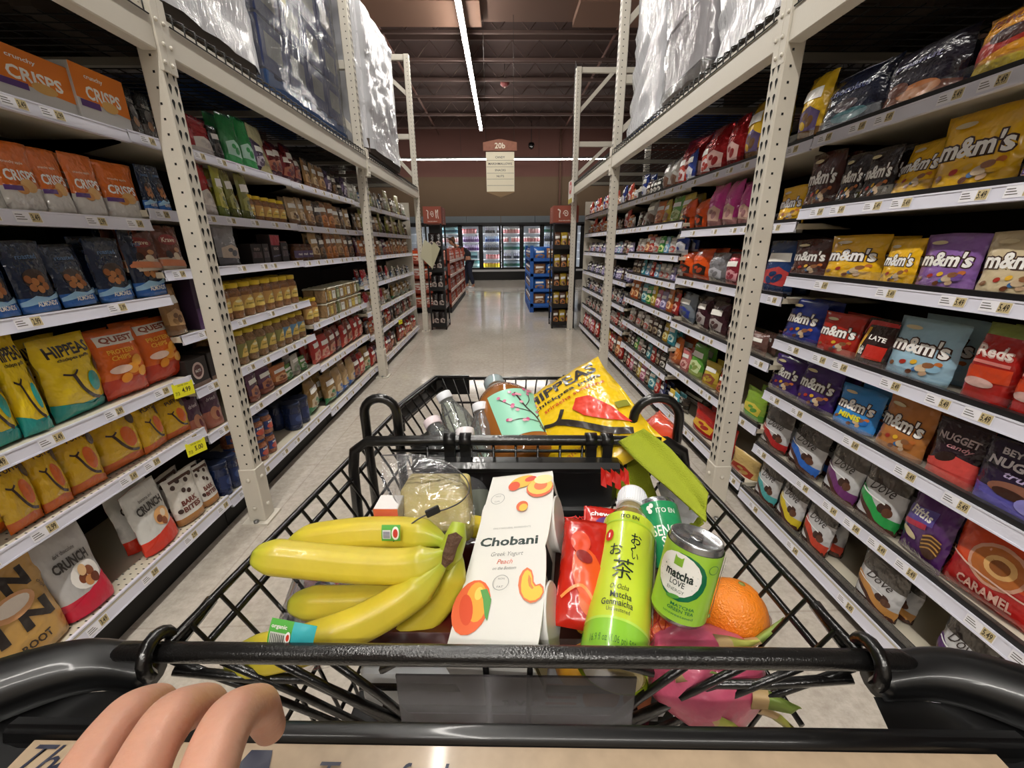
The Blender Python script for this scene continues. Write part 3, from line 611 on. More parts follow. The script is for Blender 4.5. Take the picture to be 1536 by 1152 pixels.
jar_kind('navycan', 'dark blue nut canister', '1C2C54', '14203C', '1C2C58', .1, .14, [('e', 0, .5, .3, .3, INK('3A4E80'))], obj='nut_canister', cat='canister', neck=.98)
jar_kind('browntub', 'wide dark brown snack tub', '4A2C22', '5A3026', '3E241E', .15, .13, [('t', 'snack', 0, .5, .5, .3, INK('A08868'), .02)], obj='snack_tub', cat='tub', neck=.98)
def tub_kind(key, desc, c1, c2, lab):
    w, d, h = .085, .085, .12
    def parts():
        b = MB(); b.box(-w / 2, w / 2, -d / 2, d / 2, 0, h * .86, M(c1, .15, 0, .5, .4, 70, var=.35, vscale=60), c=.008); me = b.mesh('clear_tub')
        l = MB(); l.box(-w / 2 - .001, w / 2 + .001, -d / 2 - .001, d / 2 + .001, h * .86, h * .95, M(c2, .3), c=.004)
        q = MB(); q.add([(-w * .3, -d / 2 - .001, h * .15), (w * .3, -d / 2 - .001, h * .15), (w * .3, -d / 2 - .001, h * .7), (-w * .3, -d / 2 - .001, h * .7)], [(0, 1, 2, 3)], M(lab, .5)); art(q, [('t', 'NUTS', 0, .55, .4, .14, INK('5A4A30'), .02)], lambda x, y, o: Vector((x, -d / 2 - .001 - o, y)), w, h)
        return me, [('lid', l.mesh('lid')), ('tub_label', q.mesh('tub_label'))]
    KIND[key] = dict(obj='clear_tub', cat='tub', desc=desc, w=w, h=h, d=d, make=None, parts=parts, mesh={})
tub_kind('tubw', 'clear tub of nuts with pale label', 'A08058', 'C8C4B0', 'D8D8D0'); tub_kind('tuby', 'clear tub of nuts with yellow label', 'A88850', 'C8C0A0', 'D0B858'); tub_kind('tubg', 'clear tub of green snacks', '6A7048', 'B8B8A8', 'A8B088')
def gen(key, desc, c1, c2=None, c3=None, w=.13, h=.19, d=.05, style='standup', foil=False, txt=None, tc='F2F0EA', obj='snack_pouch', cat='snack bag', fine=False):
    c2 = c2 or c1; c3 = c3 or 'E8E0D0'; f_ = FOIL if foil else FILM
    sh = [('p', [(-.4, .2), (.38, .16), (.42, .42), (.1, .52), (-.36, .44)], INK(c3)), ('e', .14, .3, .16, .07, INK(c2), .5), ('e', -.12, .26, .13, .06, INK(c1), -.4), ('e', -.02, .38, .12, .05, INK(c2), .2), ('p', [(-.36, .6), (.36, .62), (.34, .78), (-.34, .76)], INK(tc) if not txt else f_(c1))]
    if txt: sh[2] = ('t', txt, 0, .68, .7, .14, INK(tc), .035)
    bagk(key, desc, [(.2, f_(c2)), (1, f_(c1))], sh, w, h, d, style, obj, cat, fine)
gen('greenbag', 'bright green snack pouch', '2E8A4C', '3AA05A', 'B8E0D0', .17, .26, .07, txt='green', fine=True); gen('cream', 'cream snack pouch', 'C9C49A', 'B0A878', '8A8A6A', .16, .26, .06, txt='crunchy', tc='5A5A48', fine=True)
gen('redwhite', 'red and white snack pouch', 'B02A30', 'C8C0BC', 'E0D8D0', .15, .23, .06, txt='PINTO'); gen('redfoil', 'dark red foil snack bag', '7A2228', '5A2A38', 'A86A50', .15, .2, .07, 'pillow', True); gen('purplefoil', 'silver and purple foil bag', '6A5A78', '4A3458', 'D0C8D8', .14, .19, .06, 'pillow', True)
gen('tan', 'tan nut pouch', '9A7448', '7A5838', 'C8A070', .14, .2, .05); gen('tan2', 'light brown nut pouch', 'A88A60', '6A4A30', 'D8C098', .13, .19, .05); gen('orangep', 'brown and orange nut pouch', '8A5A34', 'B06A30', 'D89050', .13, .2, .05); gen('darkp', 'dark brown snack pouch', '3E2E26', '54402E', '8A6A48', .13, .19, .05)
gen('oliveb', 'olive green snack pouch', '7A7A34', '5A6028', 'A8A858', .16, .25, .055); gen('lime', 'yellow green snack pouch', 'A8A838', '6A7A30', 'D0C860', .15, .22, .05); gen('greyp', 'grey nut pouch', '8A8A90', '5A5A60', 'C0B0A0', .14, .22, .05, txt='Sahale', tc='E8E8E8', fine=True)
gen('blackp', 'small black snack pouch', '1C1A1A', '2A2626', '5A5450', .11, .14, .05, obj='snack_packet'); gen('redbag', 'red nut bag', 'A82A24', 'C03A28', 'D8A088', .15, .2, .07, 'pillow'); gen('redbag2', 'brown and red nut bag', '7A3A2A', 'B83A2A', 'C89070', .15, .21, .07, 'pillow')
gen('bluenut', 'clear blue bag of mixed nuts', 'A88A60', '2A5AA8', 'D0B890', .16, .22, .07, 'pillow', txt='nuts', tc='3A5AA0'); gen('greennut', 'clear green bag of nuts', '8A6A38', '2A7A48', 'C8B898', .18, .22, .08, 'pillow'); gen('greenclear', 'small green and clear tub', '5A8A48', '3A7038', 'C8D0B8', .1, .11, .06)
gen('whitesm', 'small white and grey snack pouch', 'B8B4AA', '7A7468', '8A9A80', .12, .17, .05, obj='snack_packet'); gen('orangesm', 'small orange snack pouch', 'B8703C', '8A4A2A', 'E0B080', .12, .16, .05, obj='snack_packet'); gen('bluesm', 'small blue and white snack pouch', '4A6A90', 'A8B0B8', 'C8C8C8', .1, .12, .05, obj='snack_packet'); gen('purplesm', 'purple and orange snack pouch', '5A3450', '8A4A3A', 'C08060', .12, .18, .05, obj='snack_packet')
kind('darkbox', 'snack_carton', 'carton', 'small black nut carton', .085, .09, .07, lambda seed: box_mesh('snack_carton', .085, .09, .07, M('1E1818', .5), [('p', [(-.4, .3), (.4, .3), (.4, .6), (-.4, .6)], INK('4A3A3A')), ('t', 'nuts', 0, .75, .5, .16, INK('8A7A70'), .02)]))
kind('redbox', 'snack_carton', 'carton', 'black carton with red top', .12, .17, .08, lambda seed: box_mesh('snack_carton', .12, .17, .08, M('241A1C', .5), [('p', [(-.46, .62), (.46, .62), (.46, .97), (-.46, .97)], INK('9A2E38')), ('t', 'KIND', 0, .5, .5, .1, INK('B8A8A0'), .02), ('p', [(-.4, .2), (.4, .25), (.4, .3), (-.4, .25)], INK('5A5A70'))]))
kind('kindbox', 'snack_carton', 'carton', 'dark purple snack bar carton', .13, .2, .1, lambda seed: box_mesh('snack_carton', .13, .2, .1, M('2E1C30', .5), [('p', [(-.5, 0), (.5, 0), (.5, .45), (-.5, .4)], INK('4A2A58')), ('t', 'KIND', 0, .78, .66, .14, Wt, .03)]))
# ---- candy side
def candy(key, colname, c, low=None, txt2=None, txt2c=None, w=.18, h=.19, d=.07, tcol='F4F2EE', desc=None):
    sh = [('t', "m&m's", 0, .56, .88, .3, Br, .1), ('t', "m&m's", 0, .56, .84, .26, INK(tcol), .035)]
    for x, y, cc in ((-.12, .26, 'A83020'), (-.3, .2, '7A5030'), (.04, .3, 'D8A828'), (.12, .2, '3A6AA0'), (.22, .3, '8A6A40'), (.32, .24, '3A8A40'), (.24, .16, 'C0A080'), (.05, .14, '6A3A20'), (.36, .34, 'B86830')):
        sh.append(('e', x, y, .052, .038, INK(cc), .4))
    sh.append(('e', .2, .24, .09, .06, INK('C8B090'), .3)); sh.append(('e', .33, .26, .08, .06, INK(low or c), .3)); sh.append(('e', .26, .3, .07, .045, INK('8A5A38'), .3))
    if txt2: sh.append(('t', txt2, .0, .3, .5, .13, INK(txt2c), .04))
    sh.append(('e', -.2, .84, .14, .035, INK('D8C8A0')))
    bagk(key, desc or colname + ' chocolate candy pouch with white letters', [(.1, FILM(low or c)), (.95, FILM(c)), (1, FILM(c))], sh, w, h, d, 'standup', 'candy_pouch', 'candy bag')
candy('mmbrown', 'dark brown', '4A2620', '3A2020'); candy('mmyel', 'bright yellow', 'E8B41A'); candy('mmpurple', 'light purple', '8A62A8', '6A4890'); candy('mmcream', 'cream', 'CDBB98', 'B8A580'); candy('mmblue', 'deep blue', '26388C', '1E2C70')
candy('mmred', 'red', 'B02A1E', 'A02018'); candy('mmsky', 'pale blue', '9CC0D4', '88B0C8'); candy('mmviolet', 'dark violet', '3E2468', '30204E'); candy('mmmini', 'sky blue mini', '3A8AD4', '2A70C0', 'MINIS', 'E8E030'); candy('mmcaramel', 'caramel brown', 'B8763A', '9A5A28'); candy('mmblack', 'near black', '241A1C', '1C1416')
for k_, nm_, c_ in (('dr', 'red', 'A82222'), ('db', 'blue', '2A62B8'), ('dp', 'purple', '6A2E6A'), ('dg', 'green', '2A9A4A'), ('dt', 'teal', '4AA0A0'), ('dy', 'yellow', 'D0B828'), ('do', 'orange', 'C0402A'), ('dn', 'tan', 'C08848'), ('dv', 'violet', '54286E')):
    bagk(k_, 'silver chocolate pouch with %s swoosh' % nm_, [(.16, FILM('3A2620')), (.62, FILM('C4C4C6')), (1, FOIL('6E6A66'))],
         [('s', [(-.5, .46), (-.2, .36), (.1, .2), (.5, .14)], .17, INK(c_)), ('s', [(-.5, .36), (-.15, .24), (.15, .1), (.5, .05)], .07, INK('4A2A20')), ('t', 'Dove', .02, .62, .56, .17, INK('2E2422'), .0, .5), ('e', .2, .36, .14, .08, INK('3A2018'), .2), ('e', .3, .32, .1, .07, INK('5A3828')), ('s', [(-.44, .5), (-.1, .44), (.2, .42)], .02, INK('E8E8E8'))], .2, .18, .07, 'standup', 'chocolate_pouch', 'candy bag')
bagk('nugred', 'dark nugget candy pouch with coral base', [(.3, FILM('C8443E')), (1, FILM('2A1A24'))], [('t', 'NUGGET', 0, .72, .78, .12, INK('B8A8A8'), .03), ('t', 'candy', .1, .58, .5, .1, INK('C89098'), .02, .3), ('p', [(-.5, .2), (.5, .2), (.5, .42), (.1, .46), (-.5, .28)], INK('D04A44')), ('e', -.1, .4, .2, .08, INK('2A1814'), .3)], .19, .21, .07, obj='candy_pouch', cat='candy bag')
bagk('nugviolet', 'dark nugget candy pouch with lavender base', [(.25, FILM('5A54A8')), (1, FILM('261A34'))], [('t', 'BEYOND', 0, .84, .6, .1, INK('C8C0C8'), .03), ('t', 'NUGGET', 0, .68, .8, .13, INK('D8D0D8'), .04), ('t', 'truffle', .1, .54, .5, .1, INK('B8A8D0'), .02, .3), ('e', -.02, .36, .26, .09, INK('8A5A48'), .2), ('e', .0, .29, .2, .07, INK('3A2018')), ('e', .3, .22, .2, .12, INK('8A84C8'))], .21, .23, .07, obj='candy_pouch', cat='candy bag')
bagk('barsviolet', 'purple chocolate bar bag with brown swirls', [(1, FILM('54286A'))], [('p', [(-.42, .5), (.2, .58), (.2, .8), (-.42, .72)], INK('5A4A9A')), ('t', 'Fifths', -.1, .68, .5, .13, Wt, .03, .2), ('p', [(-.42, .42), (.1, .5), (.1, .58), (-.42, .5)], INK('B82A48')), ('e', -.2, .34, .18, .05, INK('D8C8A0'), -.2), ('e', .26, .32, .18, .18, INK('4A2A1C')), *[('s', [(.1, .24 + i * .06), (.26, .3 + i * .06), (.42, .26 + i * .06)], .02, INK('C0904A')) for i in range(4)]], .22, .2, .06, 'pillow', 'candy_pouch', 'candy bag')
bagk('rolored', 'orange and red caramel candy bag', [(.45, FILM('B8201E')), (1, FILM('D8481C'))], [('e', .05, .55, .3, .26, INK('D8A088')), ('e', .05, .55, .26, .22, INK('B8682C')), ('e', .08, .57, .16, .13, INK('E0B070')), ('e', .08, .57, .1, .08, INK('8A5024')), ('t', 'CARAMEL', .02, .2, .6, .13, INK('E8B8A8'), .03), ('s', [(-.5, .5), (-.1, .4), (.4, .34)], .02, INK('E8C0B0'))], .24, .22, .07, 'pillow', 'candy_pouch', 'candy bag')
bagk('reds', 'tall red candy pouch with green top', [(.78, FILM('A8221E')), (.85, FILM('A8221E')), (1, FILM('8A9A4A'))], [('t', 'Reds', 0, .66, .8, .17, INK('D0A098'), .02), ('t', 'Reds', 0, .66, .74, .13, INK('F0E0D8'), .03), ('p', [(-.4, .5), (.4, .5), (.4, .54), (-.4, .54)], INK('D88078')), ('p', [(-.46, .28), (.46, .3), (.46, .48), (-.46, .46)], INK('C8401C')), ('e', -.1, .26, .34, .06, INK('D0A8A0'))], .15, .27, .07, 'brick', 'candy_pouch', 'candy bag')
bagk('mixedblk', 'black, yellow and red candy box pouch', [(1, FILM('2A1414'))], [('p', [(-.5, .5), (-.4, .95), (.5, .98), (.5, .9), (-.3, .85)], INK('B82020')), ('p', [(-.46, .1), (-.36, .1), (-.22, .8), (-.32, .8)], INK('D8A020')), ('p', [(-.1, .14), (.46, .16), (.46, .46), (-.1, .44)], INK('C02A1E')), ('t', 'kit', -.24, .3, .2, .2, Wt, .04), ('t', 'LATE', .1, .6, .5, .1, Wt, .03)], .18, .19, .07, obj='candy_pouch', cat='candy bag')
bagk('navydisp', 'large dark navy candy pouch', [(.25, FILM('1E2A34')), (1, FILM('181C2E'))], [('e', .1, .22, .3, .1, INK('2A5A60')), ('e', .0, .4, .2, .1, INK('3A2A30')), ('t', 'chocolate', 0, .66, .66, .12, INK('3A4068'), .03), ('s', [(-.4, .95), (.4, .95)], .03, INK('A8A8B8'))], .22, .26, .1, 'brick', 'candy_pouch', 'candy bag')
bagk('nutdisp', 'large dark brown candy pouch with orange nuts', [(.3, FILM('6A3A24')), (1, FILM('1E1A26'))], [('e', .1, .25, .3, .12, INK('A8683A')), ('e', -.2, .35, .16, .1, INK('5A3428')), ('t', 'peanut', 0, .68, .6, .12, INK('4A4668'), .03)], .22, .26, .1, 'brick', 'candy_pouch', 'candy bag')
bagk('yelbig', 'large yellow and red candy bag', [(.3, FILM('B8A018')), (1, FILM('C88820'))], [('p', [(-.5, .3), (.5, .5), (.5, .75), (-.5, .55)], INK('9A2A1C')), ('e', .1, .6, .3, .1, INK('3A1A14')), ('t', 'PEANUT', 0, .84, .6, .12, INK('6A2A14'), .03)], .24, .27, .1, 'pillow', 'candy_pouch', 'candy bag')
def g2(key, desc, *a, **k): k.setdefault('obj', 'candy_pack' if desc.startswith('small') else 'candy_bag'); k.setdefault('cat', 'candy bag'); gen(key, desc, *a, **k)
g2('hallo', 'orange halloween candy bag', 'E0561A', 'C8481A', '2A1A14', .17, .2, .09, 'pillow', txt='BOO', tc='2A1A14', fine=True); g2('pink', 'bright pink candy bag', 'C83A94', 'A8787A', 'D8B0A0', .17, .24, .08, 'pillow', txt='candy', tc='F0D0E0', fine=True); g2('silver', 'crinkled silver foil candy bag', 'A8A8AE', '8A8A90', 'C8C8D0', .19, .2, .09, 'pillow', True, txt='chews', tc='5A5A60', fine=True)
g2('redfoilc', 'shiny red foil candy bag', 'A81E22', '8A1A1E', 'D0A8A0', .18, .25, .1, 'pillow', True, txt='candy', tc='F0E8E0', fine=True); g2('coral', 'coral and white candy bag', 'C04A3A', 'A83A30', 'E0D0D0', .15, .22, .07, 'pillow'); g2('bluewhite', 'blue and white candy bag', '2A3E8A', 'C0C4D0', 'D8D8E0', .14, .22, .06, 'pillow'); g2('clearbrown', 'silver and brown candy bag', 'A8A49E', '5A3A2A', '6A4A38', .17, .22, .07, 'pillow')
g2('yelcandy', 'yellow and brown candy bag', 'C8A020', '6A4A28', '5A4A70', .18, .26, .09, 'pillow', fine=True); g2('rosered', 'rosy red foil candy bag', 'B83A50', 'A02A40', 'E0A0A8', .15, .2, .08, 'pillow', True); g2('clearblue', 'clear candy bag with blue medallions', '7A8490', '5A6470', '2A3E9A', .18, .2, .08, 'pillow', fine=True); g2('maroon', 'maroon candy bag with silver wrappers', '3A1A24', '4A2A2E', 'B0A8A8', .16, .19, .08, 'pillow', fine=True); g2('mauve', 'brown clear bag of chocolates', '6A4A44', '7A5A50', '5A3A34', .2, .16, .08, 'pillow')
g2('orangegum', 'orange gummy bag', 'C86A2A', 'A85A3A', 'D89060', .13, .17, .06); g2('pinkgum', 'salmon pink gummy bag', 'C06A6A', 'A05050', 'E0B0A8', .12, .14, .05); g2('greengum', 'green gummy bag', '5A9A3A', '8A9A50', 'C8D8A0', .14, .18, .06); g2('yelgum', 'yellow gummy bag', 'C8B040', 'A88A30', '8A4A30', .14, .17, .06); g2('redgum', 'red and brown gummy bag', '9A3A28', '7A4A30', 'C88050', .13, .16, .06)
g2('sourgreen', 'green and yellow sour candy bag', '8AB03A', '5A9A3A', 'D8C84A', .15, .2, .06, txt='SOUR', tc='7A2A6A', fine=True); g2('burst', 'red and yellow fruit chew bag', 'B8241E', 'A81E1E', 'E8B030', .15, .2, .06, txt='fruit', tc='E8C030', fine=True); g2('mmbundle', 'small blue candy bag', '1E3A6A', '162E58', 'B03A3A', .16, .19, .07); g2('werther', 'small pale gold candy bag', 'C8AA6A', 'A8844A', '9A3A2A', .13, .15, .06, txt='toffee', tc='7A3A28', fine=True)
g2('blkwhite', 'clear bag of silver wrapped chocolates', '5A5048', 'A8A098', 'D8D4CC', .2, .19, .09, 'pillow', True, fine=True); g2('lilac', 'small lilac candy pack', '9A90B8', '6A6090', 'D0C8E0', .09, .11, .04); g2('sky', 'small light blue candy pack', '8AB4D0', '5A8AB0', 'D8E0E8', .09, .12, .04); g2('white', 'small white candy pack', 'C8C4C0', '9A948E', 'A84A40', .09, .12, .04); g2('teal', 'small teal candy pack', '4A9AA8', '2A7A8A', 'C8E0D8', .1, .14, .04)
g2('greens', 'small green candy pack', '4A9A50', '2E7A38', 'D0D890', .09, .13, .04); g2('yellows', 'small yellow candy pack', 'C8AC3A', '9A7A28', 'E0D8A0', .09, .13, .04); g2('oranges', 'small orange candy pack', 'C8743A', '9A4A24', 'E8C090', .1, .14, .04); g2('reds2', 'small red candy pack', 'B03028', '8A2020', 'E0B0A0', .09, .13, .04); g2('browns', 'small brown candy pack', '4A342C', '3A2820', '9A8A70', .09, .13, .04); g2('navys', 'small navy candy pack', '26305A', '1C2444', 'A8A8C0', .09, .12, .04); g2('blacks', 'small black and white candy pack', '26221F', '3A3632', 'C8C4BC', .09, .13, .04); g2('pinks', 'small pink candy pack', 'C07A90', 'A05070', 'E8C8D0', .09, .12, .04)

ORD = 'first second third fourth fifth sixth seventh eighth ninth tenth eleventh twelfth thirteenth fourteenth fifteenth sixteenth'.split()
ZONE = dict(A='before the near upright', B='past the near upright', N='before the second upright', C='past the second upright', C2='at the far end', D='before the near upright', E='past the near upright', F='before the second upright', G='past the second upright', G2='at the far end')
SEEN = {}; PEND = []
def spawn(k, seedv, W, H):
    K = KIND[k]; sd = seedv % 3
    if sd not in K['mesh']:
        K['mesh'][sd] = K['parts']() if K['parts'] else (K['make'](sd * 7 + len(k)), [])
    me, ps = K['mesh'][sd]
    o = bpy.data.objects.new(K['obj'], me); C.objects.link(o); sx = W / K['w']; sz = H / K['h']
    o.scale = (sx, (sx + sz) / 2 if K['d'] else 1, sz)
    for nm, pm in ps:
        c = bpy.data.objects.new(nm, pm); C.objects.link(c); c.parent = o
    return o
_n = [0]
def put(k, side, zone, ri, yc, x, z, W, H, back=0, lean=None, rot=None, up=0):
    K = KIND[k]; _n[0] += 1; o = spawn(k, _n[0], W, H); d = K['d'] * (W / K['w'] + H / K['h']) / 2
    rz = (math.pi / 2 if side < 0 else -math.pi / 2) + (rot if rot is not None else (random.uniform(-.12, .12) if not K['parts'] else random.uniform(-.3, .3)))
    lean = lean if lean is not None else (0 if K['parts'] or 'box' in k else random.uniform(.02, .12))
    o.rotation_euler = (-lean, 0, rz)
    o.location = (x, yc, z + d / 2 * math.sin(lean) + (.003 if lean else .001))
    o['category'] = K['cat']; PEND.append((o, K['desc'], side, zone, ri, yc, back, up, k)); return o
def rowx(side, lip, K, W): return lip + side * ((.036 if side > 0 else .030) + K['d'] * W / K['w'] / 2)
def items(side, zone, ri, lst):
    R = rr(side, zone, LX if side < 0 else RXX); z, lip = R[ri]; zb = z - .005
    for it in lst:
        k, u0, u1, vt = it[:4]; nb = it[4] if len(it) > 4 else 1; opt = it[5] if len(it) > 5 else {}
        K = KIND[k]; x = lip + side * .07
        for _ in range(2):
            H = .2; yc = .5
            for _ in range(3):
                ya = colY(u0, x, zb + H * .35); yb = colY(u1, x, zb + H * .35); yc = (ya + yb) / 2; H = max(.06, min(.33, rowZ(vt, x, yc) - zb))
            W = abs(yb - ya) / .98; W = max(.05, min(W, .34))
            x = rowx(side, lip, K, W)
        H = min(H, 1.5 * K['h']);
        for b in range(nb + 1):
            dd = K['d'] * W / K['w'] * .95 + .004
            lim = R[ri - 1][0] - .034 - zb if ri else 9
            put(k, side, zone, ri, yc + b * random.uniform(-.01, .012), x + side * dd * b, zb, W, min(H * (1 if not b else random.uniform(.96, 1.03)), lim - .004), b, opt.get('lean'), opt.get('rot'))
def fill(side, zone, ri, ya, yb, ks, depth=0, hs=1.0, gap=.004, wmul=1.0, up=0):
    if side > 0 and zone in ('F', 'G', 'G2') and ri > 0: wmul *= 1.32; hs *= 1.22
    R = rr(side, zone, LX if side < 0 else RXX); z, lip = R[ri]; zb = z - .005; y = ya; i = 0; lim = (R[ri - 1][0] - .034 - zb) if ri else 9
    while y < yb:
        k = ks[i % len(ks)]; i += 1
        if k == '': y += .06; continue
        K = KIND[k]; W = K['w'] * wmul; H = min(K['h'] * hs * (random.uniform(.96, 1.05) if not K['parts'] else 1), lim - .006)
        if y + W > yb + .015: break
        for b in range(depth + 1):
            for q in range(up + 1):
                if (q + 1) * H > lim: break
                put(k, side, zone, ri, y + W / 2, rowx(side, lip, K, W) + side * b * (K['d'] * wmul + .004), zb + q * H, W * (.99 if K['parts'] else 1), H, b, up=q)
        y += W * (.97 if not K['parts'] else 1.0) + gap
def finish_labels():
    grp = {}
    for t in PEND: grp.setdefault((t[1], t[2], t[3], t[4]), []).append(t)
    names = {-1: ('nut', 'nut-side'), 1: ('candy', 'candy-side')}
    for (desc, side, zone, ri), L in grp.items():
        nrow = len((ROWS_L if side < 0 else ROWS_R)[zone if len(zone) < 2 else zone[0]]); sh = 'bottom' if ri == nrow - 1 else ('top' if ri == 0 else ORD[ri])
        where = '%s %s shelf %s' % (sh, names[side][1], ZONE[zone])
        fronts = sorted([t for t in L if t[6] == 0 and t[7] == 0], key=lambda t: t[5]); nf = len(fronts)
        for o, d, s_, zn, r_, yc, back, up, k in L:
            j = min(range(nf), key=lambda i: abs(fronts[i][5] - yc)) if nf else 0
            od = ORD[min(j, 15)] if nf > 1 else ''
            if up: lab = '%s stacked on the %s, %s' % (short(d), od or 'one', where)
            elif back == 0: lab = ('%s, %s from cart, %s' % (d, od, where)) if od else '%s, %s' % (d, where)
            else: lab = '%s %s the %s, %s' % (short(d), ['behind', 'last behind', 'deep behind'][min(back, 3) - 1], (od + ' one') if od else 'front one', where)
            if up and back: lab = '%s in upper back row behind %s, %s' % (short(d), od or 'front', where)
            wds = lab.split()
            while len(wds) > 16 and 'the' in wds: wds.remove('the')
            lab = ' '.join(wds[:16]); o['label'] = lab; o['group'] = '%ss on the %s' % (short(d), where)
def short(d):
    w_ = d.split(' with ')[0].split(); return ' '.join(w_[-4:]) if len(w_) > 4 else ' '.join(w_)

# ------------------------------------------------------------------ nut and snack side
R0 = {'rot': 0.0}
items(-1, 'A', 0, [('crispbox', -45, 88, 78, 0, {'rot': 0, 'lean': 0}), ('crispbox', 92, 172, 108, 0, {'rot': 0, 'lean': 0})])
items(-1, 'A', 0, [('silvernut', 172, 190, 118, 1), ('silvernut', 192, 212, 128, 1), ('silvernut', 214, 233, 140, 1)])
items(-1, 'A', 1, [('crisp', 0, 62, 212), ('crisp', 62, 108, 224), ('crisp', 108, 155, 232), ('crisp', 157, 207, 245)])
items(-1, 'A', 2, [('almond', -40, 20, 370), ('almond', 18, 82, 362), ('almond', 84, 140, 368), ('almond', 142, 192, 358), ('almond', 194, 243, 342)])
items(-1, 'A', 3, [('puff', -50, 18, 520, 1), ('puff', 20, 62, 508, 1), ('puff', 64, 152, 505, 1, {'rot': .1, 'lean': .02}), ('chip', 154, 214, 495, 1), ('chip', 216, 268, 480, 1)])
items(-1, 'A', 4, [('puffo', 0, 54, 690), ('puffo', 56, 98, 665), ('puffo', 100, 148, 640), ('puffo', 150, 208, 620), ('puffo', 210, 246, 606, 1), ('puffo', 248, 280, 598, 1)])
items(-1, 'A', 5, [('onion', -40, 84, 846, 0, {'lean': .1}), ('crunch', 88, 152, 800, 2, {'lean': .12}), ('crunch2', 206, 258, 730, 1, {'lean': .1}), ('bark', 262, 298, 712, 1), ('bark', 300, 322, 698, 1)])
items(-1, 'B', 0, [('redwhite', 285, 318, 176, 1), ('blackp', 318, 332, 190, 0), ('greenbag', 335, 358, 172, 1), ('greenbag', 359, 380, 178, 1), ('cream', 382, 405, 190, 1), ('redfoil', 407, 422, 215, 1), ('redfoil', 424, 440, 218, 1)])
fill(-1, 'B', 0, 2.78, 3.08, ['purplefoil', 'redfoil'], 1)
fill(-1, 'N', 0, 3.12, 4.36, ['redfoil', 'redfoil', 'tan', 'tan2', 'tan', 'purplefoil', 'darkp', 'blackp', 'purplefoil'], 1)
fill(-1, 'C', 0, 4.39, 5.6, ['whitesm', 'whitesm', 'bluesm', 'darkp', 'whitesm', 'lime'], 1); fill(-1, 'C2', 0, 5.64, 6.84, ['whitesm', 'cream', 'darkp', 'whitesm'], 0)
items(-1, 'B', 1, [('almond', 212, 232, 248, 0), ('almond', 234, 252, 250, 0), ('redwhite', 296, 322, 244, 1), ('lime', 324, 340, 250, 1), ('oliveb', 342, 358, 252, 0), ('oliveb', 360, 378, 254, 0)])
fill(-1, 'B', 1, 2.6, 3.1, ['peanut'], 1, .95)
fill(-1, 'N', 1, 3.12, 4.36, ['tan2', 'tan2', 'tan', 'darkp', 'orangep', 'orangep', 'tan', 'darkp'], 1, 1.0)
fill(-1, 'C', 1, 4.39, 5.6, ['darkp', 'tan2', 'oliveb', 'blackp', 'darkp'], 0, .9); fill(-1, 'C2', 1, 5.64, 6.84, ['oliveb', 'darkp', 'cream'], 0, .85)
items(-1, 'B', 2, [('caramel', 188, 236, 345, 1), ('caramel', 238, 272, 340, 1), ('greyp', 325, 356, 332, 1), ('darkbox', 370, 384, 366, 0), ('darkbox', 385, 396, 366, 0), ('redbox', 398, 413, 352, 0), ('darkbox', 414, 424, 364, 0)])
fill(-1, 'B', 2, 2.86, 3.1, ['browntub'], 0)
fill(-1, 'N', 2, 3.12, 4.36, ['mixjar', 'mixjar', 'mixjar', 'tan2', 'darkp', 'orangep', 'orangep', 'tan', 'orangep', 'darkp'], 1, 1.0)
fill(-1, 'C', 2, 4.39, 5.6, ['purplesm', 'orangesm', 'orangep', 'whitesm'], 1); fill(-1, 'C2', 2, 5.64, 6.84, ['orangesm', 'orangep', 'tan'], 0)
items(-1, 'B', 3, [('tan', 245, 275, 428, 0), ('kindbox', 276, 310, 412, 0, {'rot': 0, 'lean': 0})])
fill(-1, 'B', 3, 2.18, 3.08, ['peanut'], 1, 1.25, wmul=1.18)
fill(-1, 'N', 3, 3.12, 3.4, ['peanut'], 1, 1.25, wmul=1.1); fill(-1, 'N', 3, 3.42, 4.36, ['tubw', 'tuby', 'tubw', 'tubg', 'tubw', 'tuby'], 1, 1.0, up=1)
fill(-1, 'C', 3, 4.39, 5.6, ['bluesm', 'redwhite', 'bluesm', 'blackp'], 1, .7); fill(-1, 'C2', 3, 5.64, 6.84, ['bluesm', 'whitesm', 'blackp'], 0, .8)
items(-1, 'B', 4, [('barbox', 262, 292, 523, 0, R0), ('barbox', 294, 325, 515, 0, R0)])
fill(-1, 'B', 4, 2.14, 2.75, ['peanutg'], 1, .98); fill(-1, 'B', 4, 2.76, 3.08, ['peanutb'], 1, .98)
fill(-1, 'N', 4, 3.12, 4.36, ['redbag', 'redbag', 'redbag2', 'redfoil', 'redbag', 'redbag2'], 1, 1.05)
fill(-1, 'C', 4, 4.39, 5.6, ['whitesm', 'redwhite', 'greennut', 'whitesm'], 1, .85); fill(-1, 'C2', 4, 5.64, 6.84, ['greennut', 'whitesm'], 0, .8)
items(-1, 'B', 5, [('grape', 283, 305, 592, 1), ('grape', 307, 330, 585, 1), ('purplesm', 372, 388, 560, 1), ('purplesm', 390, 408, 552, 1), ('orangesm', 410, 428, 548, 1)])
fill(-1, 'B', 5, 2.68, 3.08, ['greenclear', 'whitesm', 'greenclear', 'greenclear'], 1, .85)
fill(-1, 'N', 5, 3.2, 4.36, ['greennut', 'bluenut', 'bluenut', 'bluenut', 'redfoil', 'redbag'], 1, 1.15)
fill(-1, 'C', 5, 4.39, 5.6, ['darkp', 'orangesm', 'redbag', 'darkp', 'whitesm'], 1, .85); fill(-1, 'C2', 5, 5.64, 6.84, ['darkp', 'redbag2', 'whitesm'], 0, .85)
items(-1, 'B', 6, [('navycan', 322, 336, 694, 1), ('navycan', 337, 350, 682, 1)])
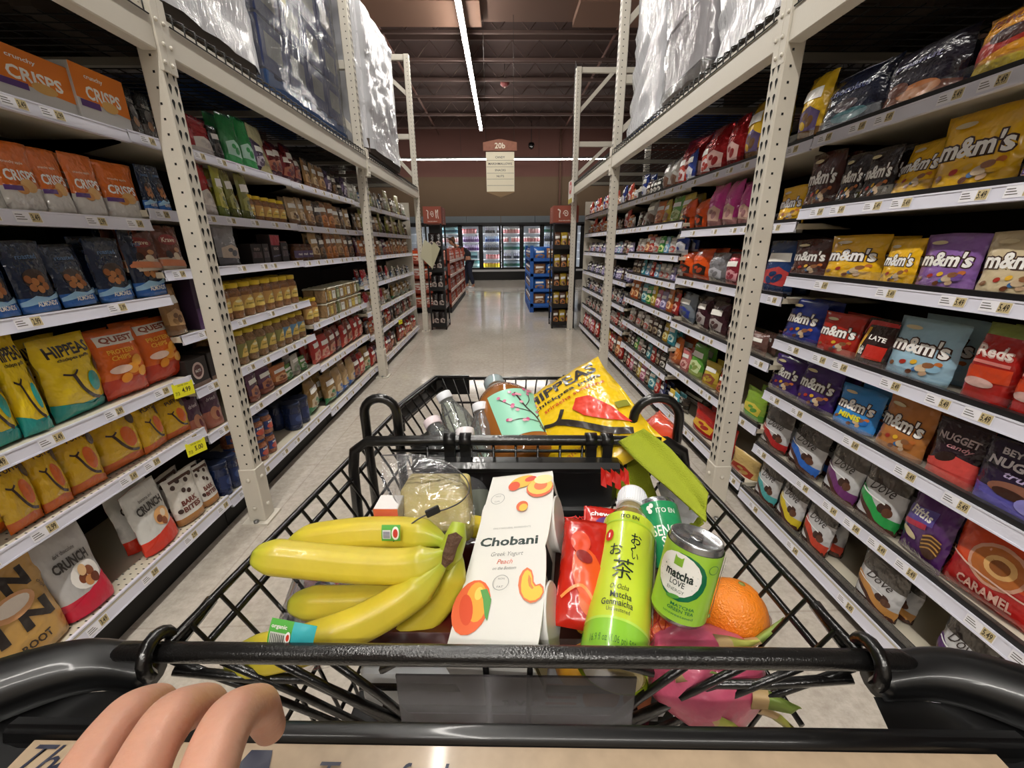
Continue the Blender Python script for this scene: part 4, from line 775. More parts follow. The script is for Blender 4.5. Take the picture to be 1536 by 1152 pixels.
fill(-1, 'B', 6, 2.1, 2.4, ['redjar'], 1, 1.0, up=1); fill(-1, 'B', 6, 2.62, 2.86, ['navycan'], 1, 1.35, wmul=1.1); fill(-1, 'B', 6, 2.88, 3.08, ['greennut'], 0, 1.1)
fill(-1, 'C', 6, 4.39, 5.6, ['redbag', 'purplesm', 'redbag2', 'darkp'], 1, 1.0); fill(-1, 'C2', 6, 5.64, 6.84, ['redbag2', 'redbag', 'orangesm'], 0, 1.0)
# ------------------------------------------------------------------ candy side
items(1, 'D', 0, [('yelcandy', 1200, 1236, 112, 0), ('navydisp', 1240, 1332, 105, 1, R0), ('nutdisp', 1334, 1448, 62, 1, R0), ('yelbig', 1456, 1560, 12, 1)])
items(1, 'D', 1, [('mmbrown', 1214, 1256, 228, 1), ('mmblack', 1258, 1292, 232, 1), ('mmblack', 1294, 1338, 222, 1), ('mmyel', 1340, 1404, 212, 1, {'lean': .25}), ('mmyel', 1408, 1530, 162, 0, {'lean': .02}), ('mmviolet', 1532, 1600, 210, 0)])
items(1, 'D', 2, [('mmbrown', 1192, 1242, 360, 1), ('mmyel', 1244, 1318, 354, 1), ('mmyel', 1322, 1376, 360, 1), ('mmpurple', 1378, 1468, 352, 1), ('mmcream', 1472, 1580, 348, 1)])
items(1, 'D', 3, [('mmblue', 1180, 1228, 452, 1), ('mmred', 1232, 1284, 472, 1), ('mixedblk', 1286, 1334, 482, 1), ('mmsky', 1336, 1432, 482, 1), ('reds', 1456, 1526, 490, 1, R0), ('reds', 1530, 1600, 510, 0, R0)])
items(1, 'D', 4, [('mmviolet', 1158, 1198, 538, 1), ('mmviolet', 1200, 1252, 552, 1), ('mmmini', 1256, 1312, 585, 1), ('mmcaramel', 1318, 1394, 602, 1), ('nugred', 1398, 1466, 636, 1), ('nugviolet', 1470, 1590, 676, 1)])
items(1, 'D', 5, [('dr', 1146, 1180, 616, 1), ('db', 1183, 1236, 640, 1), ('dp', 1240, 1290, 668, 1), ('dg', 1292, 1350, 700, 1), ('barsviolet', 1354, 1424, 745, 1), ('rolored', 1428, 1560, 800, 1)])
items(1, 'D', 6, [('werther', 1102, 1134, 682, 0), ('dt', 1138, 1166, 688, 1), ('dy', 1169, 1204, 714, 1), ('do', 1207, 1246, 748, 1), ('dn', 1290, 1350, 846, 1), ('dv', 1406, 1480, 908, 1)])
items(1, 'E', 0, [('redfoilc', 1030, 1064, 206, 1), ('redfoilc', 1066, 1092, 190, 1), ('redfoilc', 1094, 1118, 175, 1), ('yelcandy', 1120, 1150, 150, 1), ('yelcandy', 1152, 1178, 132, 0)])
fill(1, 'E', 0, 2.95, 3.15, ['coral'], 0)
fill(1, 'F', 0, 3.2, 4.45, ['bluewhite', 'coral', 'clearbrown', 'clearbrown', 'blacks', 'blacks', 'blacks', 'browns'], 1)
fill(1, 'G', 0, 4.48, 5.64, ['white', 'oranges', 'coral', 'browns', 'bluewhite'], 0, .9); fill(1, 'G2', 0, 5.68, 6.83, ['coral', 'bluewhite', 'oranges', 'reds2'], 0, .9)
items(1, 'E', 1, [('hallo', 1026, 1044, 300, 1), ('hallo', 1045, 1062, 300, 1), ('pink', 1064, 1084, 278, 1), ('pink', 1086, 1108, 272, 1), ('pink', 1110, 1128, 275, 1), ('mmyel', 1170, 1206, 280, 0)])
fill(1, 'F', 1, 3.2, 4.45, ['yelgum', 'greengum', 'yelgum', 'orangegum', 'clearbrown', 'white', 'browns', 'browns', 'yellows', 'browns'], 1, .95); fill(1, 'G', 1, 4.48, 5.64, ['white', 'oranges', 'coral', 'browns'], 0, .8); fill(1, 'G2', 1, 5.68, 6.83, ['oranges', 'white', 'coral'], 0, .8)
items(1, 'E', 2, [('hallo', 1022, 1042, 378, 2), ('hallo', 1043, 1064, 374, 2), ('silver', 1066, 1090, 380, 2), ('rosered', 1092, 1112, 382, 1), ('mmbundle', 1150, 1190, 362, 1)])
fill(1, 'F', 2, 3.2, 4.45, ['bluewhite', 'white', 'sky', 'greens', 'white', 'reds2', 'oranges', 'white', 'white', 'sky', 'sky'], 1, .95); fill(1, 'G', 2, 4.48, 5.64, ['lilac', 'white', 'browns', 'lilac', 'sky'], 0, .95); fill(1, 'G2', 2, 5.68, 6.83, ['lilac', 'navys', 'white'], 0, .95)
items(1, 'E', 3, [('clearblue', 1020, 1044, 440, 1), ('maroon', 1046, 1066, 446, 1), ('maroon', 1068, 1090, 454, 1), ('mauve', 1092, 1108, 478, 1), ('mauve', 1126, 1150, 500, 1)])
fill(1, 'F', 3, 3.2, 4.45, ['white', 'lilac', 'white', 'white', 'sky', 'reds2', 'sky', 'teal', 'browns', 'browns'], 1, .85); fill(1, 'G', 3, 4.48, 5.64, ['lilac', 'navys', 'browns', 'lilac'], 1, .95); fill(1, 'G2', 3, 5.68, 6.83, ['lilac', 'blacks', 'navys'], 0, .95)
items(1, 'E', 4, [('orangegum', 1006, 1022, 506, 1), ('pinkgum', 1023, 1034, 524, 1), ('greengum', 1036, 1054, 518, 1), ('yelgum', 1056, 1074, 545, 1), ('redgum', 1076, 1090, 560, 1), ('sourgreen', 1118, 1148, 585, 1)])
fill(1, 'F', 4, 3.2, 4.45, ['reds2', 'oranges', 'lilac', 'pinks', 'yellows', 'greens', 'teal', 'browns', 'oranges', 'oranges', 'sky'], 1, 1.1); fill(1, 'G', 4, 4.48, 5.64, ['blacks', 'white', 'navys', 'white'], 1, .95); fill(1, 'G2', 4, 5.68, 6.83, ['white', 'navys', 'blacks'], 0, .95)
items(1, 'E', 5, [('blkwhite', 998, 1040, 590, 1), ('burst', 1044, 1074, 614, 1), ('burst', 1078, 1098, 640, 0)])
fill(1, 'E', 5, 2.92, 3.14, ['teal', 'yellows'], 1)
fill(1, 'F', 5, 3.2, 4.45, ['teal', 'yellows', 'blacks', 'browns', 'browns', 'white', 'browns', 'white', 'browns', 'white'], 1, 1.0); fill(1, 'G', 5, 4.48, 5.64, ['white', 'white', 'blacks', 'reds2'], 1, .95); fill(1, 'G2', 5, 5.68, 6.83, ['white', 'blacks'], 0, .95)
fill(1, 'F', 6, 3.2, 4.45, ['blacks', 'blacks', 'browns', 'reds2', 'teal', 'blacks', 'white', 'greens', 'blacks', 'browns'], 1, .8)
fill(1, 'F', 7, 3.2, 4.45, ['navys', 'reds2', 'teal', 'browns', 'pinks', 'yellows', 'browns', 'pinks', 'reds2', 'browns'], 1, 1.0)
fill(1, 'G', 6, 4.48, 5.64, ['reds2', 'oranges', 'browns', 'reds2', 'reds2', 'yellows'], 1, 1.3); fill(1, 'G2', 6, 5.68, 6.83, ['reds2', 'white', 'reds2', 'pinks'], 0, 1.3)
finish_labels()
# ------------------------------------------------------------------ goods stored on the racks
WRAP = SHEER('stretch_wrap', lo=.08, hi=.6, rough=.14, bump=1.0, bscale=8, milk=.06, streak=True)
def wrapped(mb_w, x0, x1, y0, y1, z0, z1, seed, sag=.03, mat=None):
    """puckered stretch film round a load: vertical sides and top"""
    per = []; n = 44; P = 2 * ((x1 - x0) + (y1 - y0)); rows = 30; vs = []; fs = []
    for i in range(n):
        t = P * i / n; W = x1 - x0; D = y1 - y0
        if t < W: p = (x0 + t, y0, 0, -1)
        elif t < W + D: p = (x1, y0 + t - W, 1, 0)
        elif t < 2 * W + D: p = (x1 - (t - W - D), y1, 0, 1)
        else: p = (x0, y1 - (t - 2 * W - D), -1, 0)
        per.append(p)
    for j in range(rows + 1):
        z = z0 + (z1 - z0) * j / rows; fl = sag * .7 * max(0, 1 - j / 3) if j < 3 else 0
        for p in per:
            q = noise.noise(Vector((p[0] * 3 + p[1] * 3 + seed, z * 9 + p[1] * 6, seed))) * sag + noise.noise(Vector((p[0] * 14, p[1] * 14 + z * 8, z * 20 + seed))) * sag * .45
            vs.append((p[0] + p[2] * (q + .02 + fl), p[1] + p[3] * (q + .02 + fl), z))
    for j in range(rows):
        for i in range(n): fs.append((j * n + i, j * n + (i + 1) % n, (j + 1) * n + (i + 1) % n, (j + 1) * n + i))
    mb_w.add(vs, fs, mat or WRAP, True); mb_w.add([(x0, y0, z1), (x1, y0, z1), (x1, y1, z1), (x0, y1, z1)], [(0, 1, 2, 3)], mat or WRAP)
def pallet(t, x0, x1, y0, y1, z, mat, name='pallet'):
    b = MB(); n = 7
    for i in range(n): yy = y0 + (y1 - y0 - .09) * i / (n - 1); b.box(x0, x1, yy, yy + .09, z + .1, z + .12, mat)
    for x in (x0, (x0 + x1) / 2 - .04, x1 - .08): b.box(x, x + .08, y0, y1, z + .02, z + .1, mat); b.box(x, x + .08, y0, y1, z, z + .02, mat)
    return b.build(name, t)
def load(s, X, y0, y1, z, ztop, mat, band, label, seed, wrapmat=None, rows=4, cols=3, sheet=None, pal='4A4036'):
    xa, xb = sorted((X + s * .05, X + s * 1.0)); t = empty('wrapped_pallet_load', (0, 0, 0), 0, label, 'pallet load', 'wrapped pallet loads stored over the shelves')
    pallet(t, xa, xb, y0, y1, z + .024, M(pal, .7))
    zb = z + .15; H = (ztop - zb) / rows; D = (y1 - y0) / cols
    for r in range(rows):
        for c in range(cols):
            b = MB(); g = .006; b.box(xa + .01, xb - .01, y0 + c * D + g, y0 + (c + 1) * D - g, zb + r * H + g * .5, zb + (r + 1) * H - g * .5, mat, c=.008)
            xf = (xb - .01 if s < 0 else xa + .01); o = -s * .001
            if band:
                b.add([(xf + o, y0 + c * D + D * .2, zb + r * H + H * .3), (xf + o, y0 + c * D + D * .8, zb + r * H + H * .3), (xf + o, y0 + c * D + D * .8, zb + r * H + H * .75), (xf + o, y0 + c * D + D * .2, zb + r * H + H * .75)], [(0, 1, 2, 3) if s < 0 else (3, 2, 1, 0)], band)
                b.add([(y, y0 - 0 + g - .001, 0) for y in ()], [], band)
                b.add([(xa + .2, y0 + c * D + g - .001, zb + r * H + H * .3), (xb - .2, y0 + c * D + g - .001, zb + r * H + H * .3), (xb - .2, y0 + c * D + g - .001, zb + r * H + H * .7), (xa + .2, y0 + c * D + g - .001, zb + r * H + H * .7)], [(0, 1, 2, 3)], band)
            b.build('case', t)
    wv = MB(); wrapped(wv, xa, xb, y0, y1, z + .06, ztop + .01, seed, mat=wrapmat); wv.build('stretch_wrap', t)
    if sheet:
        q = MB(); a, b_, c_, d_ = sheet; q.add([(xb + .055, a, c_), (xb + .055, b_, c_), (xb + .055, b_, d_), (xb + .055, a, d_)], [(0, 1, 2, 3)], PAPER('A8A07C'))
        art(q, [('t', '13.00', 0, .2, .4, .16, INK('2A2820'), .03), ('t', 'ROASTED', 0, .62, .6, .1, INK('3A3828'), .01), ('t', 'peanuts', 0, .74, .5, .1, INK('3A3828'), .01), ('e', -.34, .3, .1, .05, INK('5A6A3A'))], lambda x, y, o: Vector((xb + .056 + o, (a + b_) / 2 + x, c_ + y)), b_ - a, d_ - c_)
        q.build('price_sheet', t)
    return t
WRAPW = SHEER('white_stretch_wrap', lo=.2, hi=.7, rough=.16, bump=1.0, bscale=9, milk=.66, streak=True)
load(-1, -1.26, 1.97, 2.70, 2.19, 3.7, M('DDE0EE', .6), None, 'white stretch wrapped pallet load over the peanut jars', 3.0, WRAPW, 5, 2)
load(-1, -1.26, .72, 1.72, 2.19, 3.7, M('3A3230', .6), None, 'added dark wrapped load keeping the deck black over the near chip bags', 41.0, rows=4, cols=3, pal='14110F')  # added to block the ceiling behind the wire deck; pallet darkened too
load(1, 1.14, .7, 1.68, 2.195, 3.7, M('3A3436', .6), None, 'added dark wrapped load keeping the deck black over the near candy shelves', 44.0, rows=4, cols=3, pal='14110F')  # added like its twin, so this deck stays dark from below
load(-1, -1.30, 2.90, 4.20, 2.19, 3.7, M('28345E', .5), M('7A7A78', .5), 'dark blue cases wrapped in clear film beside the white load', 9.0, rows=5, cols=4, sheet=(2.87, 3.18, 2.75, 3.03), pal='2A4A7A')
load(-1, -1.20, 4.55, 5.8, 2.19, 3.45, M('C8C8CC', .6), None, 'grey white film wrapped load past the second upright', 5.0, WRAPW, 4, 3)
load(1, 1.14, 1.97, 2.66, 2.195, 3.7, M('C6C4D0', .6), None, 'lavender white wrapped load beside the near candy upright', 14.0, WRAPW, 5, 2)
load(1, 1.10, 2.79, 3.38, 2.195, 3.7, M('B8B4B8', .6), None, 'stack of pale grey cases wrapped in film over candy', 21.0, WRAP, 4, 1)
load(1, 1.13, 3.52, 4.24, 2.195, 3.7, M('9A94A4', .5), M('B4B0BC', .5), 'crinkled grey wrapped load before the second candy upright', 27.0, WRAPW, 5, 2, pal='2A4A8A')

# ------------------------------------------------------------------ hanging signs
def aisle_sign():
    Y = 9.0; c = atY(750, 225, Y); x = c.x; t = empty('aisle_sign', (x, Y, 2.28), 0, 'hanging aisle sign reading 20b over a cream board of aisle contents', 'sign')
    W = .585; brn = M('9A6450', .6, var=.2, vscale=20)
    b = MB(); b.box(-W / 2 + .02, W / 2 - .02, -.02, .02, .07, .77, M('EEE6CE', .6))
    F = lambda X_, y, o: Vector((X_, -.02 - o, .07 + y)); ink = INK('4A463A')
    sh = [('t', 'CANDY', 0, .87, .34, .055, ink, .01), ('t', 'MARSHMALLOWS', 0, .71, .84, .055, ink, .01), ('t', 'SNACKS', 0, .55, .38, .055, ink, .01), ('t', 'NUTS', 0, .4, .26, .055, ink, .01)]
    for y in (.79, .63, .47, .32, .16): sh.append(('p', [(-.48, y), (.48, y), (.48, y + .008), (-.48, y + .008)], INK('6A6450')))
    art(b, sh, F, W - .04, .7, .1); b.build('board', t)
    h = MB(); pts = [(-W / 2 - .03, .79), (W / 2 + .03, .79), (W / 2 + .03, .93), (.03, .985), (-.03, .985), (-W / 2 - .03, .93)]
    vs = [(p[0], y, p[1]) for y in (-.03, .03) for p in pts]; h.add(vs, [(0, 1, 2, 3, 4, 5), (11, 10, 9, 8, 7, 6)] + [(i, i + 6, (i + 1) % 6 + 6, (i + 1) % 6) for i in range(6)], brn)
    art(h, [('t', '20b', 0, .5, .34, .58, INK('E8DCC8'), .02)], lambda X_, y, o: Vector((X_, -.031 - o, .79 + y)), W, .17, .1); h.build('number_header', t)
    g = MB(); pts = [(-W / 2 + .02, .06), (0, -.03), (W / 2 - .02, .06), (W / 2 - .02, .075), (-W / 2 + .02, .075)]; vs = [(p[0], y, p[1]) for y in (-.025, .025) for p in pts]
    g.add(vs, [(0, 1, 2, 3, 4), (9, 8, 7, 6, 5)] + [(i, i + 5, (i + 1) % 5 + 5, (i + 1) % 5) for i in range(5)], M('8A7050', .6)); g.build('lower_trim', t)
    k = MB()
    for sx in (-.27, .27): k.tube([(sx, 0, .93), (sx, 0, RZ - 2.28)], .004, M('3A302C', .6), 4)
    k.build('suspension_cable', t)
aisle_sign()
p = atY(857, 280, 6.7); t = empty('hanging_promo_sign', (1.03, 6.62, 1.93), 0, 'small red and white sign hanging at the far candy upright', 'sign')
b = MB(); b.box(-.012, .012, -.17, .17, 0, .3, M('D8D4CC', .5)); F = lambda x, y, o: Vector((-.0125 - o, -x, y)); art(b, [('e', 0, .68, .36, .28, INK('B8202A')), ('t', '10', 0, .68, .4, .26, Wt, .05), ('p', [(-.5, 0), (.5, 0), (.5, .2), (-.5, .2)], INK('C8B850'))], F, .34, .3, .05); b.build('card', t)
b = MB(); b.tube([(0, 0, .3), (0, 0, 1.75)], .003, CHROME, 4); b.tube([(0, 0, 1.75), (.06, .235, 1.75)], .003, CHROME, 4); b.build('hanger', t)
t = empty('folded_flyer', (-1.10, 6.84, 1.19), 0, 'pale folded flyer stuck to the far snack side upright', 'flyer'); b = MB()
b.add([(-.17, -.006, .0), (.0, -.006, -.17), (.02, -.03, .18), (-.09, -.03, .26)], [(0, 1, 2, 3), (3, 2, 1, 0)], PAPER('C8C4A8')); b.add([(.0, -.006, -.2), (.15, -.03, .12), (.06, -.02, .22), (-.03, -.006, .1)], [(0, 1, 2, 3), (3, 2, 1, 0)], PAPER('BDB99C')); b.build('sheet', t)
# ------------------------------------------------------------------ refrigerated cases
CY = 17.5
def cooler():
    t = empty('refrigerated_case', (0, CY, 0), 0, 'long black framed glass door refrigerated case at the end of aisle', 'refrigerator'); x0, x1 = -4.05, 4.05; n = 10; P = .81
    bk = M('0E0E10', .35)
    b = MB(); b.box(x0, x1, .04, .85, 0, .34, bk); b.box(x0, x1, .7, .88, .34, 2.16, M('C8CCD0', .6)); b.box(x0, x1, .0, .85, 2.1, 2.2, bk); b.box(x0, x0 + .04, 0, .85, 0, 2.2, bk); b.box(x1 - .04, x1, 0, .85, 0, 2.2, bk); b.build('cabinet', t)
    b = MB(); b.box(x0, x1, -.01, .06, .34, .42, M('B8B8BC', .3)); b.box(x0, x1, -.005, .06, .42, .47, bk); b.build('bumper_rail', t)
    b = MB()
    for i in range(6): b.box(x0 + i * 1.35, x0 + (i + 1) * 1.35 - .02, .1, .6, 2.2, 2.44, M('5E6468', .5))
    b.build('top_fascia', t)
    for j in range(5):
        z = .5 + j * .325; b = MB(); b.box(x0 + .05, x1 - .05, .12, .68, z - .02, z - .004, M('D0D4D8', .4)); b.box(x0 + .05, x1 - .05, .105, .12, z - .035, z + .005, M('E4E8EC', .4)); b.build('wire_shelf', t)
    for i in range(n + 1):
        x = x0 + i * P; b = MB(); b.box(x - .03, x + .03, .05, .08, .48, 2.08, M('F4F8FF', .4, emit=9.0, name='case_lamp')); b.build('lit_tube', t)
    for i in range(n):
        xa = x0 + i * P; d = MB(); f_ = .085
        for q in ((xa, xa + f_, .46, 2.12), (xa + P - f_, xa + P, .46, 2.12), (xa, xa + P, 2.06, 2.12), (xa, xa + P, .46, .5)): d.box(q[0] + .0005, q[1] - .0005, -.015, .03, q[2], q[3], bk)
        do = d.build('glass_door', t)
        g = MB(); g.box(xa + f_, xa + P - f_, .0, .012, .5, 2.06, SHEER('door_glass', lo=.03, hi=.5, bump=0.0)); g.build('pane', do)
        h = MB(); hx = xa + (f_ + .02 if i % 2 else P - f_ - .02); h.tube([(hx, -.015, 1.0), (hx, -.05, 1.02), (hx, -.05, 1.5), (hx, -.015, 1.52)], .009, M('8A8A8C', .3, .7), 6); h.build('handle', do)
    return t
cooler()
def small_mesh(kind_, c1, c2):
    k = ('cool', kind_, c1, c2)
    if k in _TXT: return _TXT[k]
    b = MB()
    if kind_ == 'bottle': b.lathe([(.034, 0, M(c1, .35)), (.036, .02, M(c2, .4)), (.036, .1, M(c1, .35)), (.034, .13, M(c1, .35)), (.014, .19, M('E0E0E0', .4)), (.014, .21, M('E0E0E0', .4))], M(c1, .35), 8)
    elif kind_ == 'carton': b.box(-.045, .045, -.045, .045, 0, .19, M(c1, .45)); b.box(-.0455, .0455, -.0455, .0455, .04, .12, M(c2, .45)); b.add([(-.045, -.045, .19), (.045, -.045, .19), (.045, 0, .225), (-.045, 0, .225), (-.045, .045, .19), (.045, .045, .19)], [(0, 1, 2, 3), (3, 2, 5, 4)], M(c1, .45))
    else: b.lathe([(.05, 0, M(c1, .4)), (.056, .07, M(c2, .4)), (.058, .085, M('E8E8E8', .4)), (.05, .09, M('E8E8E8', .4))], M(c1, .4), 10)
    _TXT[k] = b.mesh({'bottle': 'chilled_bottle', 'carton': 'chilled_carton', 'tub': 'chilled_tub'}[kind_]); return _TXT[k]
CC = [[('carton', '5A8A88', 'B8D0CC'), ('carton', '88B0B4', '2A4A58')], [('carton', '90B0C0', '2A4A70'), ('bottle', 'B0A0C0', '5A3A6A')], [('tub', 'D89898', 'C05858'), ('tub', 'E0B0B0', '4A3A40')], [('bottle', '90A8C8', '1A3A7A'), ('bottle', '5A6070', '10161E')], [('bottle', '9A9AA8', '101018'), ('carton', '788890', '1A4A3A')], [('tub', 'D0A0A0', 'E0D0C8'), ('tub', 'C08080', 'E8E0D8')]]
DN = 'leftmost second third fourth fifth sixth seventh eighth ninth rightmost'.split(); SN = ['lowest', 'second', 'middle', 'fourth', 'top']
random.seed(31)
for i in range(2, 8):
    for j in range(5):
        k_, c1, c2 = random.choice(CC[(i * 2 + j // 2) % 6 if i not in (5, 6) else (4 + (j > 2))])
        if i == 4 and j == 0: k_, c1, c2 = 'tub', 'D8C020', 'C87820'
        xa = -4.05 + i * .81 + .09; n = {'bottle': 8, 'carton': 7, 'tub': 6}[k_]
        for q in range(n):
            if random.random() < .08: continue
            o = bpy.data.objects.new({'bottle': 'chilled_bottle', 'carton': 'chilled_carton', 'tub': 'chilled_tub'}[k_], small_mesh(k_, c1, c2)); C.objects.link(o)
            sc = random.uniform(1.0, 1.08) * (1.2 if k_ != 'tub' else 2.0); o.scale = (1.15, 1, sc); o.location = (xa + .04 + q * (.55 / (n - 1)), CY + .21, .5 + j * .325 - .003)
            w_ = {'bottle': 'pale bottle', 'carton': 'pale drink carton', 'tub': 'reddish round tub' if c1[0] != 'D' or c1 != 'D8C020' else 'yellow round tub'}[k_]
            tag(o, '%ss behind case glass, %s shelf of %s door' % (w_, SN[j], ['outer snack side', 'snack side', 'middle snack side', 'middle candy side', 'candy side', 'outer candy side'][i - 2]), 'chilled drink' if k_ != 'tub' else 'chilled tub', '%ss on the %s shelf of glass door %s' % (w_, SN[j], DN[i]))
# ------------------------------------------------------------------ end displays and floor pallets
def endcap(x0, x1, y0, y1, label, side):
    t = empty('display_rack', ((x0 + x1) / 2, (y0 + y1) / 2, 0), 0, label, 'display rack', 'black display racks at the end of aisle'); w, d = (x1 - x0) / 2, (y1 - y0) / 2
    bk = M('121113', .4)
    for sx in (-1, 1):
        for sy in (-1, 1): b = MB(); b.box(sx * w - .012, sx * w + .012, sy * d - .012, sy * d + .012, 0, 1.68, bk); b.build('post', t)
    b = MB(); b.box(-w + .012, w - .012, -.01, .01, .05, 1.66, bk); b.build('back_panel', t)
    for z in (.06, .36, .66, .96, 1.3):
        b = MB(); b.box(-w, w, -d, d, z - .015, z, bk); b.box(-w, w, -d - .006, -d, z - .015, z + .05, bk); b.box((-w - .006) if side > 0 else w, (-w) if side > 0 else w + .006, -d, d, z - .015, z + .05, M('5A5A5C', .3, .5)); b.build('shelf', t)
    b = MB(); b.box(-w - .02, w + .02, -d - .02, d + .02, 1.685, 1.93, M('8A4434', .6))
    F = lambda x, y, o: Vector((x, -d - .02 - o, 1.685 + y)); cr = INK('DCCFC4'); sp = []
    for i in range(26): a = i * .38; r = .02 + .012 * a; sp.append((.0 + r * 1.1 * math.cos(a) * .8, .52 + r * 1.6 * math.sin(a)))
    art(b, [('s', sp, .03, cr), ('s', [(-.36, .78), (-.26, .7), (-.28, .5), (-.27, .28)], .05, cr), ('s', [(.24, .8), (.25, .5), (.26, .3)], .05, cr), ('s', [(.28, .62), (.38, .8), (.36, .5), (.4, .28)], .04, cr), ('t', 'handcrafted', 0, .12, .6, .06, cr, .01)], F, 2 * w, .245, .05)
    G = lambda x, y, o: Vector(((-w - .02 - o) if side > 0 else (w + .02 + o), -x if side > 0 else x, 1.685 + y)); art(b, [('t', 'SNACKS', 0, .5, .5, .2, cr, .01, 0, math.pi / 2)], G, 2 * d, .245, .05)
    b.build('header_box', t); return t
ec = [endcap(-1.19, -.95, 7.02, 7.5, 'black display rack with brown header sign beyond the snack upright', -1), endcap(.84, 1.2, 7.02, 7.44, 'black display rack with brown header sign beyond the candy upright', 1)]
gen('wingD', 'dark snack bag', '241C1C', '3A2A28', 'B8A8A0', .1, .2, .06, txt='chips', obj='chip_bag'); gen('wingB', 'brown snack bag with orange print', '5A3A28', '3A2A20', 'C07840', .12, .22, .06, obj='chip_bag'); gen('wingY', 'snack bag with yellow top', 'B89A28', '4A3020', 'A87850', .12, .24, .07, obj='chip_bag')
gen('boxR', 'orange and red snack box', 'C0481E', 'A8301C', 'E0B8A0', .14, .2, .06, obj='snack_box'); gen('boxP', 'pink and white snack box', 'C88A7A', 'B05040', 'E8D8D0', .16, .2, .06, obj='snack_box'); gen('boxB', 'blue cookie pack', '2A68B8', '3A78C8', 'B08050', .18, .2, .08, 'pillow', obj='cookie_pack'); gen('boxBr', 'brown cookie pack', '9A6A44', '7A5038', 'D0B090', .17, .2, .07, 'pillow', obj='cookie_pack')
def placed(k, x, y, z, W, H, rz, label, group):
    _n[0] += 1; o = spawn(k, _n[0], W, H); o.location = (x, y, z); o.rotation_euler = (-.03, 0, rz); tag(o, label, KIND[k]['cat'], group); return o
for (x0, x1, y0, kk, sd) in ((-1.19, -.95, 7.02, ('wingD', 'wingD'), 'snack'), (.84, 1.2, 7.02, ('wingB', 'wingY'), 'candy')):
    for j, z in enumerate((.06, .36, .66, .96, 1.3)):
        n = 2 if sd == 'snack' else 3; w_ = (x1 - x0 - .03) / n
        for i in range(n):
            k = kk[(i + j) % 2] if sd == 'candy' else 'wingD'; placed(k, x0 + .015 + w_ * (i + .5), y0 + .09, z + .003, w_ * .96, .24, 0, '%s, %s from aisle, %s tier of %s side rack' % (KIND[k]['desc'], ['first', 'second', 'third'][i if sd == 'candy' else n - 1 - i], SN[j], sd), '%ss on the %s side display rack' % (KIND[k]['desc'], sd))
        fx = (x1 - .03) if sd == 'snack' else (x0 + .05)
        if sd == 'snack':
            pass
def floor_display(x0, x1, y0, y1, ztop, c_post, c_pal, keys, label, nm, side, levels=4):
    t = empty('pallet_display', (0, 0, 0), 0, label, 'pallet display'); pal = M(c_pal, .6); pallet(t, x0, x1, y0, y1, 0, pal)
    zb = .125; H = (ztop - zb) / levels; pm = M(c_post, .6)
    ny = max(1, int((y1 - y0) / 1.0)); DY = (y1 - y0) / ny
    for j in range(levels + 0):
        b = MB(); b.box(x0 + .01, x1 - .01, y0 + .01, y1 - .01, zb + j * H, zb + j * H + .02, pm)
        e = x1 if side < 0 else x0; xa, xb = sorted((e, e - .012 * (1 if side < 0 else -1)))
        b.box(xa, xb, y0 + .01, y1 - .01, zb + j * H, zb + j * H + .06, M('DCC8C0' if side < 0 else c_post, .6)); b.box(x0 + .01, x1 - .01, y0, y0 + .012, zb + j * H, zb + j * H + .06, pm); b.build('tray', t)
    for k in range(ny + 1):
        for x in (x0, x1 - .07): y = y0 + k * DY - (.07 if k == ny else 0); b = MB(); b.box(x, x + .07, y, y + .05, zb - .02, ztop, pm); b.build('corner_post', t)
    b = MB(); b.box(x0 + .08, x1 - .08, (y0 + .2), y1 - .2, zb, ztop - .03, M(c_post, .7)); b.build('core_carton', t)
    for j in range(levels):
        z = zb + j * H + .022; hh = H - .07; n = 3; w_ = (x1 - x0 - .15) / n
        for i in range(n): k = keys[(i + j) % len(keys)]; placed(k, x0 + .075 + w_ * (i + .5), y0 + .09, z, w_ * .95, hh, 0, '%s, %s on front of %s tier, %s' % (short(KIND[k]['desc']), ['first', 'second', 'third'][i], SN[j if j < 4 else 4], nm), '%ss in the front of %s' % (short(KIND[k]['desc']), nm))
        m = int((y1 - y0 - .2) / .2)
        for i in range(m): k = keys[(i + j) % len(keys)]; e = (x1 - .05) if side < 0 else (x0 + .05); placed(k, e, y0 + .15 + (i + .5) * (y1 - y0 - .25) / m, z, .18, hh, (math.pi / 2 if side < 0 else -math.pi / 2), '%s, %s on aisle face, %s tier, %s' % (short(KIND[k]['desc']), ORD[i], SN[j if j < 4 else 4], nm), '%ss in the aisle face of %s' % (short(KIND[k]['desc']), nm))
floor_display(-2.0, -1.06, 8.85, 12.4, 1.3, '9A4432', '202022', ['boxR', 'boxP', 'boxP'], 'red and pink cardboard pallet display of snack boxes beyond the black rack', 'red pallet display', -1, 4)
floor_display(.58, 1.5, 8.8, 10.7, 1.34, '2A62B4', '1E50A0', ['boxBr', 'boxB'], 'bright blue cardboard pallet display of cookies beyond the candy side', 'blue pallet display', 1, 4)
# hoop on top of the red display, basket-like handle
t = empty('black_hoop_stand', (-1.2, 9.6, 1.305), 0, 'thin black hoop handle standing over the red snack display', 'hoop stand'); b = MB(); b.tube([(-.2 + 0, 0, 0)] + [(-.2 * math.cos(a * math.pi / 8), 0, .02 + .2 * math.sin(a * math.pi / 8)) for a in range(9)] + [(.2, 0, 0)], .01, M('1A1818', .5), 6); b.build('hoop', t)
